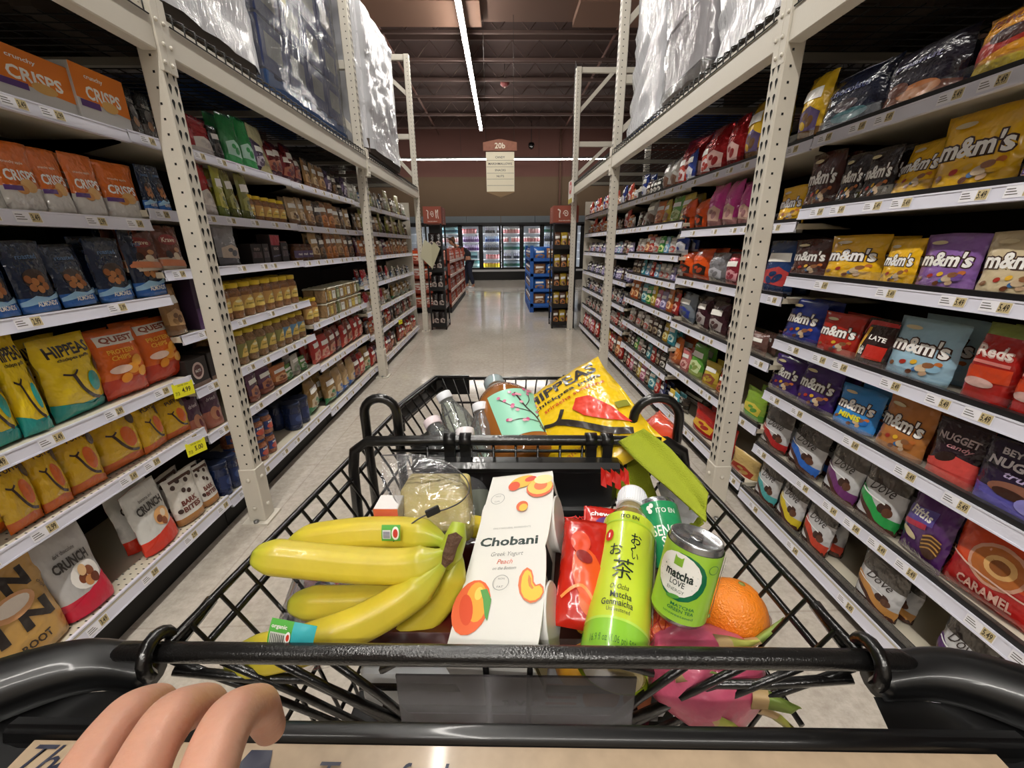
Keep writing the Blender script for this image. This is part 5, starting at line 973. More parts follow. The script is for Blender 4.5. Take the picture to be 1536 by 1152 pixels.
# ------------------------------------------------------------------ distant shopper
def skin(name, joints, edges, mat, parent=None, sub=2):
    me = bpy.data.meshes.new(name); me.from_pydata([j[0] for j in joints], edges, []); o = bpy.data.objects.new(name, me); C.objects.link(o)
    sm = o.modifiers.new('skin', 'SKIN'); sm.use_smooth_shade = True
    for v, j in zip(me.skin_vertices[0].data, joints): v.radius = (j[1], j[2] if len(j) > 2 else j[1])
    me.skin_vertices[0].data[0].use_root = True
    s_ = o.modifiers.new('sub', 'SUBSURF'); s_.levels = sub; s_.render_levels = sub; me.materials.append(mat)
    dg = bpy.context.evaluated_depsgraph_get(); m2 = bpy.data.meshes.new_from_object(o.evaluated_get(dg)); o.modifiers.clear(); o.data = m2; m2.name = name
    for p_ in m2.polygons: p_.use_smooth = True
    if parent: o.parent = parent
    return o
def shopper():
    t = empty('person', (-1.08, 14.0, 0), math.radians(-70), 'distant person bending forward in dark top and blue jeans behind red display', 'person')
    J = [((0, .02, .93), .12, .15), ((0, -.1, 1.1), .11, .15), ((0, -.28, 1.27), .12, .17), ((0, -.4, 1.36), .055), ((0, -.46, 1.4), .05), ((0, -.53, 1.44), .085, .08), ((0, -.56, 1.53), .08, .075),
         ((.17, -.3, 1.28), .055), ((.2, -.42, 1.06), .042), ((.16, -.62, 1.0), .034), ((.14, -.72, .99), .03), ((-.17, -.3, 1.28), .055), ((-.2, -.42, 1.06), .042), ((-.16, -.62, 1.0), .034), ((-.14, -.72, .99), .03),
         ((.09, .02, .85), .085), ((.1, .02, .5), .06), ((.1, .14, .1), .04), ((.1, .03, .05), .035), ((-.09, .04, .85), .085), ((-.1, -.1, .5), .06), ((-.1, -.02, .1), .04), ((-.1, -.13, .05), .035)]
    E = [(0, 1), (1, 2), (2, 3), (3, 4), (4, 5), (5, 6), (2, 7), (7, 8), (8, 9), (9, 10), (2, 11), (11, 12), (12, 13), (13, 14), (0, 15), (15, 16), (16, 17), (17, 18), (0, 19), (19, 20), (20, 21), (21, 22)]
    skin('body', J, E, M('B88468', .6), t)
    skin('dark_top', [((0, .03, .93), .16, .2), ((0, -.1, 1.1), .16, .21), ((0, -.28, 1.27), .165, .23), ((.18, -.3, 1.28), .085), ((.2, -.42, 1.06), .07), ((-.18, -.3, 1.28), .085), ((-.2, -.42, 1.06), .07)], [(0, 1), (1, 2), (2, 3), (3, 4), (2, 5), (5, 6)], M('23242C', .8), t)
    skin('jeans', [((0, .02, .92), .14, .165), ((.09, .02, .82), .1), ((.1, .02, .5), .078), ((.1, .13, .14), .062), ((-.09, .04, .82), .1), ((-.1, -.1, .5), .078), ((-.1, -.02, .14), .062)], [(0, 1), (1, 2), (2, 3), (0, 4), (4, 5), (5, 6)], M('20263A', .8), t)
    skin('hair', [((0, -.5, 1.5), .095), ((0, -.53, 1.58), .085), ((0, -.42, 1.44), .06)], [(0, 1), (0, 2)], M('6A4A34', .7), t)
    for x, y in ((.1, .06), (-.1, -.1)):
        b = MB(); b.box(x - .045, x + .045, y - .16, y + .1, 0, .025, M('E8E8E8', .5), c=.008); b.box(x - .04, x + .04, y - .13, y + .09, .025, .085, M('C8C8CC', .5), c=.02); b.build('sneaker', t)
shopper()
# ------------------------------------------------------------------ shopping cart
CARTX, CARTY, YAW = 0.0, 0.268, math.radians(-2.4)
cart = empty('shopping_cart', (CARTX, CARTY, 0), YAW, 'black wire shopping cart full of groceries in the middle of the aisle', 'shopping cart')
TC = Matrix.Translation((CARTX, CARTY, 0)) @ Matrix.Rotation(YAW, 4, 'Z'); TCI = TC.inverted()
def loc(p): return TCI @ p
def hw(y): return .308 - .09 * y if y < .6 else .254 - (y - .6) * .21
PROF = [(0, 1.01), (.013, .986), (.032, .95), (.055, .88), (.075, .79), (.088, .70)]
YF = .80
def inset(z):
    for (a, za), (b, zb) in zip(PROF, PROF[1:]):
        if z >= zb: t = (za - z) / (za - zb); return a + (b - a) * t
    return PROF[-1][0]
# side walls
for s, nm in ((-1, 'side_wall'), (1, 'side_wall')):
    b = MB()
    for z, r in ((1.01, .0046), (.986, .0042), (.93, .003), (.86, .003), (.78, .003), (.70, .0035)):
        pts = [(s * (hw(y) - inset(z)), y, z) for y in (0, .1, .2, .3, .4, .5, .6, .7, YF - .0)]; pts[-1] = (s * (hw(YF) - inset(z)), YF - inset(z) * .8, z); b.tube(pts, r, WIRE, 6)
    y = .03
    while y < YF - .02:
        b.tube([(s * (hw(y) - a - .003), y, z) for a, z in PROF], .0023, WIRE, 6, False); y += .036
    b.build(nm, cart)
b = MB()
for z, r in ((1.01, .0046), (.95, .003), (.88, .003), (.79, .003), (.70, .0035)): b.tube([(-(hw(YF) - inset(z)), YF - inset(z) * .8, z), (hw(YF) - inset(z), YF - inset(z) * .8, z)], r, WIRE, 6)
for i in range(15):
    f_ = -1 + 2 * (i + .5) / 15; b.tube([(f_ * (hw(YF) - a), YF - a * .8 - .003, z) for a, z in PROF], .0023, WIRE, 6, False)
b.build('front_wall', cart)
b = MB()
for i in range(17): f_ = -1 + 2 * i / 16; b.tube([(f_ * .215, .02, .70), (f_ * .125, YF - .07, .70)], .0023, WIRE, 6)
for i in range(8): y = .02 + i * .1; b.tube([(-(hw(y) - .088), y, .697), (hw(y) - .088, y, .697)], .003, WIRE, 6)
b.build('basket_floor', cart)
# plastic corner bumpers at the far end
for s in (-1, 1):
    b = MB(); P = [(s * (hw(.58) + .004), .58), (s * (hw(.70) + .004), .70), (s * (hw(YF) + .005), YF + .004), (s * (hw(YF) - .085), YF + .006)]
    vs = []
    for x, y in P:
        for dz, o in ((.018, 0), (.018, .008), (-.035, .008), (-.035, 0)): n = Vector((s * .9, .25, 0)) if y < .75 else (Vector((s * .5, .8, 0)) if abs(x) > .19 else Vector((0, 1, 0))); q = Vector((x, y, .998 + dz)) + n.normalized() * (o - .002) * 1.0; vs.append(q)
    fs = [(i * 4 + k, i * 4 + (k + 1) % 4, i * 4 + 4 + (k + 1) % 4, i * 4 + 4 + k) for i in range(3) for k in range(4)] + [(3, 2, 1, 0), (12, 13, 14, 15)]
    b.add(vs, fs, BLACKP); b.tube([(s * (hw(.59)), .585, .99), (s * (hw(.59)), .585, .955)], .008, BLACKP, 8); b.build('corner_bumper', cart)
# rear bar with rod loops round its ends
BARM = M('0E0D0D', .3, 0, .5, .12, 500, name='hammered_black_paint', detail=3)
b = MB(); pts = [(-.352, 0, 1.006), (-.34, 0, 1.012), (-.2, 0, 1.012), (0, 0, 1.012), (.2, 0, 1.012), (.335, 0, 1.012), (.352, 0, 1.006)]; b.tube(pts, [.004, .0085, .0085, .0085, .0085, .0085, .004], BARM, 12); b.build('rear_bar', cart)
for s in (-1, 1):
    b = MB(); ring = [(s * (.306 + .004 * math.cos(a * .5)), .017 * math.cos(a), 1.010 + .017 * math.sin(a)) for a in [math.pi * (-.25 + i * .14) for i in range(11)]]
    b.tube([(s * .303, .06, 1.01)] + ring, .0058, WIRE, 8); b.build('bar_loop', cart)
# rear gate: wires fanning from the bar to the middle, cross rods
b = MB(); gz = .86
for s in (-1, 1):
    for x0, x1 in ((.30, .155), (.255, .135), (.205, .105), (.155, .085)):
        b.tube([(s * x0, .002, 1.0), (s * (x0 * .55 + x1 * .45), .012, .945), (s * x1, .03, gz)], .0038, WIRE, 6)
    b.tube([(s * .30, .0, .99), (s * .24, .01, .968), (s * .19, .012, .965), (s * .10, .02, .89)], .0045, WIRE, 8)
    b.tube([(s * .02, .004, 1.0), (s * .018, .02, .86)], .003, WIRE, 6)
b.tube([(-.115, .006, .985), (-.1, .006, .995), (.1, .006, .995), (.13, .006, .985)], .0035, WIRE, 6)
for z, w_ in ((.93, .15), (.90, .13), (.86, .20), (.80, .2), (.74, .2)): b.tube([(-w_, .03, z), (w_, .03, z)], .0035, WIRE, 6)
for i in range(11): b.tube([(-.2 + i * .04, .032, .86), (-.2 + i * .04, .04, .70)], .0025, WIRE, 6)
b.build('rear_gate', cart)
b = MB(); b.box(-.098, .112, -.0055, -.0035, .90, .994, SHEER('dark_sheet_tint', tint='A4A2A6', lo=.04, hi=.3, bump=0.0)); b.build('added_dark_sheet', cart)  # added tinted sheet that darkens the carton end; stands in for clutter
# child seat floor and back
b = MB(); b.box(-.2, .2, .04, .30, .79, .80, BLACKP, c=.003); b.build('seat_flap', cart)
SY = .335
b = MB(); b.tube([(-.262, SY - .02, .82), (-.264, SY, 1.0), (-.258, SY, 1.035), (-.235, SY, 1.052), (-.1, SY, 1.054), (.1, SY, 1.054), (.245, SY, 1.052), (.272, SY, 1.035), (.28, SY, 1.0), (.276, SY - .02, .82)], .0085, WIRE, 10)
b.build('seat_frame', cart)
for x0, x1 in ((-.246, -.192), (.197, .272)):
    b = MB(); n = 10; r = (x1 - x0) / 2; pts = [(x0, SY + .03, .82), (x0, SY + .03, 1.115 - r)] + [(x0 + r - r * math.cos(math.pi * k / n), SY + .03, 1.115 - r + r * math.sin(math.pi * k / n)) for k in range(1, n)] + [(x1, SY + .03, 1.115 - r), (x1, SY + .03, .82)]
    b.tube(pts, .0078, WIRE, 10); b.build('hairpin_loop', cart)
b = MB()
for i in range(10): x = -.14 + i * .036; b.tube([(x, SY + .006, 1.046), (x, SY + .002, .85)], .0024, WIRE, 6)
for z in (1.032, .93, .90, .87): b.tube([(-.2, SY + .006, z), (.235, SY + .006, z)], .0028, WIRE, 6)
b.build('seat_back_wires', cart)
b = MB(); b.box(-.150, .165, SY - .032, SY - .006, .945, 1.026, BLACKP, c=.009); b.box(-.16, .172, SY - .036, SY - .004, 1.01, 1.03, BLACKP, c=.007); b.box(.0, .14, SY - .03, SY - .01, .925, .95, BLACKP, c=.006); b.build('seat_back_panel', cart)
for x in (-.101, -.076, .124, .149): b = MB(); b.tube([(x - .009, SY, 1.054), (x + .009, SY, 1.054)], .0125, BLACKP, 12); b.box(x - .008, x + .008, SY - .012, SY + .004, 1.02, 1.05, BLACKP); b.build('hinge_clip', cart)
# handle
b = MB(); hb = M('0A0A0B', .34, 0, .25, name='glossy_black_handle')
sec = [(.001, -.004), (.003, .005), (0, .010), (-.006, .0115), (-.011, .009), (-.013, .002), (-.008, -.012)]
vs = []; xs = [-.37, -.2, 0, .2, .37]
for x in xs:
    for dy, dz in sec: vs.append((x, -.0545 + dy, 1.003 + dz))
n = len(sec); b.add(vs, [(i * n + (k + 1) % n, i * n + k, (i + 1) * n + k, (i + 1) * n + (k + 1) % n) for i in range(len(xs) - 1) for k in range(n)] + [tuple(range(n)), tuple(n * (len(xs) - 1) + k for k in range(n))[::-1]], hb, True)
b.build('handle', cart)
b = MB(); b.box(-.35, .35, -.15, -.062, .985, 1.006, hb, c=.004); b.build('handle_tray', cart)
b = MB(); b.box(-.345, .345, -.148, -.0672, 1.006, 1.0085, M('B09A80', .35, 0, .4, var=.18, vscale=60, name='tan_handle_advert'))
F = lambda x, y, o: Vector((x, -.148 + y, 1.0086 + o)); dk = INK('2E3040')
art(b, [('t', 'Thomas', -.43, .84, .12, .26, dk, .0, .4), ('s', [(-.47, .7), (-.42, .95), (-.36, .92)], .003, dk), ('p', [(-.285, .5), (-.262, .5), (-.255, .62), (-.245, .62), (-.24, .5), (-.222, .5), (-.24, .95), (-.262, .95)], dk), ('t', 'Transforl', -.12, .76, .13, .22, dk, .0, .2), ('t', 'ADM', .04, .72, .05, .22, dk, .02), ('t', 'lunch hour', .3, .68, .14, .2, dk, .0, .1)], F, .69, .08, .02)
b.build('handle_advert', cart)
# moulded arms from the bar to the handle
for s in (-1, 1):
    b = MB(); path = [(.315, -.004, .992), (.36, .0, .996), (.40, -.012, 1.0), (.45, -.05, 1.002), (.475, -.10, 1.0), (.45, -.135, .995), (.38, -.12, .99), (.33, -.085, .995)]
    sp = spline([Vector((s * p[0], p[1], p[2])) for p in path], 5); m_ = len(sp); b.tube(sp, [.014 + .011 * math.sin(math.pi * min(1, i / m_ * 1.25)) for i in range(m_)], hb, 12)
    vs = [Vector((s * x, y, z)) for x, y, z in ((.31, -.012, .985), (.40, -.02, .985), (.455, -.07, .985), (.45, -.12, .98), (.34, -.1, .98), (.30, -.06, .975))]; c_ = sum(vs, Vector()) / 6 - Vector((0, 0, .018)); vs.append(c_)
    b.add(vs, [((i + 1) % 6, i, 6) if s > 0 else (i, (i + 1) % 6, 6) for i in range(6)], hb, True)
    b.build('moulded_arm', cart)
# undercarriage
for s in (-1, 1):
    b = MB(); b.tube([(s * .25, .02, .70), (s * .25, .0, .45), (s * .25, .05, .25), (s * .24, .45, .17), (s * .17, .85, .16)], .011, WIRE, 8); b.tube([(s * .2, YF - .08, .70), (s * .21, .6, .4), (s * .235, .3, .2)], .009, WIRE, 8); b.build('chassis_tube', cart)
for x, y in ((-.25, .05), (.25, .05), (-.17, .84), (.17, .84)):
    b = MB(); b.tube([(x - .012, y, .063), (x + .012, y, .063)], .062, M('2A2A2C', .6), 20); b.tube([(x - .016, y, .063), (x + .016, y, .063)], .02, CHROME, 10); w_ = b.build('caster_wheel', cart)
    b = MB(); b.box(x - .022, x - .016, y - .015, y + .015, .05, .15, CHROME); b.box(x + .016, x + .022, y - .015, y + .015, .05, .15, CHROME); b.box(x - .022, x + .022, y - .02, y + .02, .14, .155, CHROME); b.build('caster_fork', w_)
b = MB()
for i in range(9): x = -.2 + i * .05; b.tube([(x, .1, .2), (x * .75, .8, .18)], .003, WIRE, 5)
b.build('lower_rack', cart)
# ------------------------------------------------------------------ groceries in the cart
def orient(o, P0, axis, toward=None):
    z = Vector(axis).normalized(); toward = toward if toward is not None else (Vector((0, 0, CAMH)) - Vector(P0)); n = (toward - z * toward.dot(z)).normalized(); y = -n; x = y.cross(z)
    o.matrix_world = Matrix(((x.x, y.x, z.x, P0[0]), (x.y, y.y, z.y, P0[1]), (x.z, y.z, z.z, P0[2]), (0, 0, 0, 1))); return o
def thing(name, label, cat, group=None): return empty(name, (0, 0, 0), 0, label, cat, group)
def lerp(a, b, t): return a + (b - a) * t
# yogurt pack
Pb = atD(733, 994, .376); Pt = atD(785, 711, .59); Lp = (Pt - Pb).length; WY = .092
t = thing('yogurt_multipack', 'tall white yogurt carton printed with peaches standing in the cart seat', 'yogurt pack')
b = MB(); hp = .066; WH = M('DDDBD4', .5)
out = []; n = 40
for i in range(n + 1):
    y = Lp * i / n; k = .0045 * (abs(math.sin(math.pi * (i / n) * 2)) ** .6) if .02 < i / n < .98 else 0; out.append((WY / 2 - .004 + k, y))
top = [(-WY / 2, 0)] + out + [(-WY / 2, Lp)]
for zz0, zz1 in ((0, -.0015),):
    m_ = len(top); b.add([(x, y, zz0) for x, y in top] + [(x, y, zz1) for x, y in top], [tuple(range(m_)), tuple(range(m_, 2 * m_))[::-1]] + [((i + 1) % m_, i, i + m_, (i + 1) % m_ + m_) for i in range(m_)], WH)
b.box(-WY / 2 + .001, WY / 2 - .009, .002, Lp - .002, -hp, -.001, M('C9C4B8', .55)); b.box(-WY / 2, WY / 2 - .006, .0, .002, -hp, 0, WH); b.box(-WY / 2, WY / 2 - .006, Lp - .002, Lp, -hp, 0, WH)
for y0_, y1_ in ((.44, .56), (.02, .04), (.96, .98)): b.box(WY / 2 - .009, WY / 2 - .0075, Lp * y0_, Lp * y1_, -.05, -.002, M('1E2420', .5))
gr = INK('2A3A36'); pe = [PAPER('E2663A'), PAPER('E8A23C'), PAPER('F0C860'), PAPER('C8402A')]
sh = [('t', 'Chobani', -.03, .537, .78, .052, gr, .03), ('t', 'Greek Yogurt', -.02, .462, .42, .03, INK('7A7C78'), .0, .25), ('t', 'Peach', -.03, .424, .2, .024, INK('D86A50'), .0, .25), ('t', 'on the Bottom', -.02, .39, .3, .016, INK('8A8C88'), .0, .25), ('t', 'ONLY NATURAL INGREDIENTS', -.02, .615, .52, .01, INK('9A9C98')),
      ('t', 'NONFAT MILK YOGURT  4-5.3 OZ (150g) CUPS NET WT 21.2 OZ (600g)', .03, .045, .84, .016, INK('C8C8C0')),
      ('e', -.33, .215, .225, .12, pe[0]), ('e', -.28, .235, .13, .09, pe[1], .2), ('e', -.27, .27, .05, .03, pe[2]), ('e', -.38, .2, .08, .07, PAPER('D8502E'), .3), ('p', [(-.26, .285), (-.18, .29), (-.1, .24), (-.1, .15), (-.14, .17), (-.2, .24)], PAPER('5A9A50')),
      ('p', [(.22, .37), (.27, .385), (.33, .37), (.36, .34), (.37, .315), (.40, .30), (.45, .305), (.49, .29), (.5, .265), (.47, .24), (.42, .225), (.36, .22), (.28, .235), (.22, .265), (.19, .3), (.19, .34)], PAPER('E07A50')), ('p', [(.25, .365), (.28, .372), (.32, .36), (.345, .335), (.355, .31), (.39, .292), (.44, .296), (.475, .283), (.485, .265), (.46, .245), (.41, .232), (.35, .23), (.28, .245), (.24, .27), (.225, .3), (.225, .34)], PAPER('EDC24C')), ('p', [(.3, .35), (.335, .33), (.345, .305), (.38, .285), (.36, .28), (.32, .295), (.3, .32)], PAPER('D88A4A')),
      ('e', .02, .93, .2, .045, PAPER('F0B84C'), .3), ('e', -.1, .9, .09, .035, PAPER('DC5A3C')), ('e', .14, .945, .09, .02, PAPER('D85040'), .3), ('e', .3, .87, .2, .07, PAPER('DC6A48')), ('e', .3, .88, .185, .06, PAPER('F2C460')), ('e', .31, .885, .1, .035, PAPER('E07A50')), ('e', .34, .93, .14, .035, PAPER('F6DCA0')), ('e', .08, .745, .085, .035, PAPER('DC6A44')), ('e', .1, .735, .06, .025, PAPER('F0B84C'))]
for cx, cy, r, tx in ((-.31, .81, .1, 'PACK OF\n4\nCUPS'), (-.02, .312, .095, 'NON\nFAT')):
    sh.append(('s', [(cx + r * math.cos(a * math.pi / 10), cy + r * WY / Lp * math.sin(a * math.pi / 10)) for a in range(21)], .008, INK('9A9C98')))
    sh.append(('t', tx.split('\n')[0], cx, cy + .018, r * .8, .009, INK('7A7C78'))); sh.append(('t', tx.split('\n')[-1], cx, cy - .02, r * .8, .009, INK('7A7C78')))
art(b, sh, lambda x, y, o: Vector((x, y, o)), WY, Lp, .05, off=.0003); b.build('carton_sleeve', t)
for i, fy in enumerate((.25, .75)):
    for sx in (1, -1):
        c = MB(); T = Matrix.Translation((sx * (WY / 2 - .008), Lp * fy, -.036)) @ Matrix.Rotation(sx * math.pi / 2, 4, 'Y'); c.lathe([(.028, -.03), (.0345, .006), (.036, .009), (.035, .0105)], M('DCDAD5', .35), 22, T)
        c.build('yogurt_cup', t)
z = (Pt - Pb).normalized(); xd = (atD(808, 992, .372) - atD(657, 987, .372)).normalized(); xd = (xd - z * xd.dot(z)).normalized(); nn = xd.cross(z); xd = (xd * math.cos(.3) + nn * math.sin(.3)).normalized(); nn = xd.cross(z)
t.matrix_world = Matrix(((xd.x, z.x, nn.x, Pb.x), (xd.y, z.y, nn.y, Pb.y), (xd.z, z.z, nn.z, Pb.z), (0, 0, 0, 1)))
# cylinders with wrapped print
def wrapped_cyl(name, R, z0, z1, mat, shapes, W, H, span=math.pi, parent=None, n=28):
    b = MB(); F = lambda x, y, o: Vector(((R + o) * math.sin(x / R), -(R + o) * math.cos(x / R), z0 + y)); vs = []; nz = max(1, int((z1 - z0) / .02))
    for j in range(nz + 1):
        for i in range(n + 1): vs.append(F(R * (-span + 2 * span * i / n), (z1 - z0) * j / nz, 0))
    b.add(vs, [(j * (n + 1) + i, j * (n + 1) + i + 1, (j + 1) * (n + 1) + i + 1, (j + 1) * (n + 1) + i) for j in range(nz) for i in range(n)], mat, True)
    art(b, shapes, F, W, H, .006, off=.0003); return b.build(name, parent)
t = thing('tea_bottle', 'lime green labelled tea bottle with white cap lying toward the seat', 'bottle')
b = MB(); b.lathe([(.026, 0), (.031, .004), (.0318, .012), (.0318, .15), (.028, .162), (.021, .174), (.0165, .182), (.0165, .19)], M('8A7A4A', .12, 0, .8), 28); b.build('bottle_body', t)
b = MB(); b.lathe([(.019, .186), (.0195, .19), (.0195, .208), (.018, .212), (.004, .213)], M('EDEFF2', .35), 26)
for i in range(40): a = i * math.pi / 20; b.box(-.0004, .0004, -.0201, -.0194, .188, .207, M('E0E2E6', .35), Matrix.Rotation(a, 4, 'Z'))
b.build('cap', t)
dg = INK('1E2A1E'); LM = M('C3D63A', .25, 0, .7, .12, 30); sh = [
    ('p', [(-1.6, 0), (1.6, 0), (1.6, .2), (-1.6, .2)], M('8CC63A', .25, 0, .7)), ('p', [(-1.6, .2), (1.6, .2), (1.6, .215), (-1.6, .215)], M('B8DC5A', .25, 0, .7)), ('p', [(-1.6, .93), (1.6, .93), (1.6, .945), (-1.6, .945)], M('A8C832', .3)),
    ('t', 'お', .16, .79, .2, .09, dg, .008), ('t', '〜', .12, .71, .16, .03, dg, .01, 0, math.pi / 2 - .3), ('t', 'い', .16, .65, .12, .05, dg, .01), ('t', 'お', -.18, .68, .22, .09, dg, .008), ('t', '茶', -.02, .535, .36, .15, dg, .0),
    ('t', 'Oi Ocha', -.04, .405, .3, .035, dg, .0, .3), ('t', 'Matcha', .0, .35, .34, .042, dg, .01), ('t', 'Genmaicha', -.05, .3, .5, .042, dg, .01), ('t', 'Unsweetened', -.02, .255, .36, .026, dg, .0), ('t', '16.9 fl oz (1.06 pt) 500 ml', .0, .08, .8, .055, INK('3A6A1A'), .0), ('t', 'ITO EN', .0, .97, .34, .035, INK('1E2A1E'), .02),
    ('e', -.34, .8, .08, .05, INK('C82A1E')), ('t', '1', -.34, .8, .03, .04, Wt, .02),
    ('p', [(.62, .34), (1.15, .34), (1.15, .93), (.62, .93)], PAPER('D8DCD0')), ('p', [(.64, .82), (1.13, .82), (1.13, .92), (.64, .92)], INK('2A2E2A'))]
for i in range(13): sh.append(('p', [(.65, .37 + i * .034), (1.1 - .08 * (i % 3), .37 + i * .034), (1.1 - .08 * (i % 3), .382 + i * .034), (.65, .382 + i * .034)], INK('3A3E3A')))
sh.append(('t', 'Calories', .84, .62, .36, .035, INK('1E221E'), .02)); sh.append(('t', 'Nutrition', .86, .72, .4, .035, INK('1E221E'), .02))
for i in range(8): sh.append(('p', [(.64, .04 + i * .034), (1.2, .04 + i * .034), (1.2, .047 + i * .034), (.64, .047 + i * .034)], INK('5A7A2A')))
wrapped_cyl('bottle_label', .0325, .002, .156, LM, sh, .062, .15, parent=t)
p0 = atD(917, 1016, .388); p1 = atD(948, 752, .575); orient(t, p0, p1 - p0)
t.scale = (1, 1, (p1 - p0).length / .20)
def can(name, label, col, shapes, p0, p1, R=.0262, H=.09, twist=None):
    t = thing(name, label, 'drink can'); b = MB(); AL = M('B8BABC', .25, .9); b.lathe([(R * .82, 0), (R * .95, .003), (R, .009), (R, H - .009), (R * .93, H - .003), (R * .93, H), (R * .88, H), (R * .86, H - .004), (.002, H - .004)], AL, 28); b.build('can_body', t)
    b = MB(); b.lathe([(.006, H - .003), (.006, H - .0015), (.001, H - .0015)], AL, 10); b.box(-.005, .005, -.002, .014, H - .0035, H - .002, AL); b.build('pull_tab', t)
    wrapped_cyl('can_print', R + .0003, .007, H - .007, col, shapes, R * 2, H - .014, parent=t); orient(t, p0, p1 - p0)
    if twist: t.matrix_world = t.matrix_world @ Matrix.Rotation(twist, 4, 'Z')
    return t
lg = M('9CCB3C', .28, 0, .5, name='matcha_can_green'); dg2 = INK('0F6A44')
can('matcha_can', 'small light green matcha can with white circle leaning on orange', lg, [('e', -.1, .62, .46, .33, dg2), ('e', -.16, .64, .42, .3, Wt), ('p', [(-.26, .76), (-.1, .76), (-.1, .9), (-.14, .87), (-.22, .87), (-.26, .9)], INK('8AB83A')), ('t', 'matcha', -.12, .65, .5, .13, INK('1E2A26'), .03), ('t', 'LOVE', -.12, .53, .26, .08, INK('1E2A26'), .01), ('t', 'ENERGY', -.12, .43, .3, .045, INK('5A6A5A'), .0), ('e', -.14, .335, .12, .03, INK('5AA040'), .3), ('t', 'MATCHA', .06, .24, .4, .045, dg2, .01), ('t', 'GREEN TEA', .04, .18, .44, .045, dg2, .01), ('t', 'unsweetened', .02, .11, .5, .035, dg2), ('s', [(.42 + .09 * math.cos(a * .63), .84 + .06 * math.sin(a * .63)) for a in range(11)], .01, dg2), ('p', [(.72, .05), (.86, .05), (.86, .95), (.72, .95)], PAPER('E0E4D8')), *[('p', [(.73, .08 + i * .05), (.85, .08 + i * .05), (.85, .095 + i * .05), (.73, .095 + i * .05)], INK('2A3A2A')) for i in range(17)]],
    atD(1015, 920, .418), atD(1045, 808, .405), H=.085)
can('sencha_can', 'small darker green sencha can lying behind the tea bottle', M('2A9A62', .28, 0, .5, var=.25, vscale=90, name='sencha_can_green'), [('t', 'SENCHA', .24, .52, .9, .17, Wt, .01), ('t', 'SHOT', .3, .34, .7, .17, Wt, .01), ('t', 'ITO EN', .2, .84, .46, .08, Wt, .01), ('e', -.2, .9, .05, .04, Wt), ('e', -.12, .93, .05, .04, Wt), ('e', -.17, .84, .05, .04, Wt)], atD(1010, 868, .5), atD(985, 762, .56), H=.095)
# fruit
def blob(name, c, rx, ry, rz, mat, parent=None, bump=.0, n=20, axis=None, seed=1, dimple=0):
    b = MB(); vs = []; m = n
    for j in range(m + 1):
        th = math.pi * j / m
        for i in range(n):
            ph = 2 * math.pi * i / n; d = Vector((math.sin(th) * math.cos(ph), math.sin(th) * math.sin(ph), math.cos(th))); k = 1 + bump * noise.noise(d * 2.3 + Vector((seed, 0, 0)))
            if dimple and th < .3: k -= dimple * (1 - th / .3)
            vs.append((d.x * rx * k, d.y * ry * k, d.z * rz * k))
    b.add(vs, [(j * n + i, (j + 1) * n + i, (j + 1) * n + (i + 1) % n, j * n + (i + 1) % n) for j in range(m) for i in range(n)], mat, True)
    o = b.build(name, parent)
    if axis is not None: orient(o, c, axis)
    else: o.location = c
    return o
ORM = M('E8821E', .38, 0, .25, .35, 420, name='orange_peel', sss=.1)
t = thing('navel_orange', 'bright orange fruit beside the light green can', 'orange'); oc = atD(1097, 918, .475); orient(t, oc, (.3, .2, 1)); blob('peel', (0, 0, 0), .0375, .0375, .0365, ORM, t, .03, 24, dimple=.03)
blob('stem_scar', (0, 0, .0355), .004, .004, .0015, M('7A7A3A', .7), t, 0, 8); s_ = MB(); s_.add([(.0374 * math.cos(a) , .0374 * math.sin(a) * 1, z_) for a in (-.3, 0, .3) for z_ in (-.012, .012)], [(0, 2, 3, 1), (2, 4, 5, 3)], Wt); q = s_.build('sticker', t); q.scale = (1.02, 1.02, 1); q.rotation_euler = (0, 0, .2)
t = thing('netted_orange', 'dark orange fruit in red net behind the tea bottle', 'orange'); c2 = atD(985, 948, .455); orient(t, c2, (0, .1, 1)); blob('peel', (0, 0, 0), .034, .034, .032, M('C8541C', .4, 0, .2, .3, 300), t, .04, 22)
b = MB()
for i in range(12):
    a0 = i * math.pi / 6
    for sg in (1, -1): b.tube([(.0348 * math.sin(th) * math.cos(a0 + sg * th), .0348 * math.sin(th) * math.sin(a0 + sg * th), .033 * math.cos(th)) for th in [.2 + k * .25 for k in range(11)]], .0006, M('A82018', .4), 4, False)
b.build('net', t)
DFM = M('D65C7C', .4, 0, .3, .15, 90, var=.35, vscale=22, name='dragonfruit_skin', sss=.1)
t = thing('dragonfruit', 'pink dragonfruit with green tipped scales at the right of cart seat', 'fruit'); dc = atD(1052, 1008, .425); ax = atD(1150, 1010, .43) - atD(980, 990, .42); orient(t, dc, ax); blob('skin', (0, 0, 0), .046, .046, .062, DFM, t, .12, 24, seed=4)
random.seed(11)
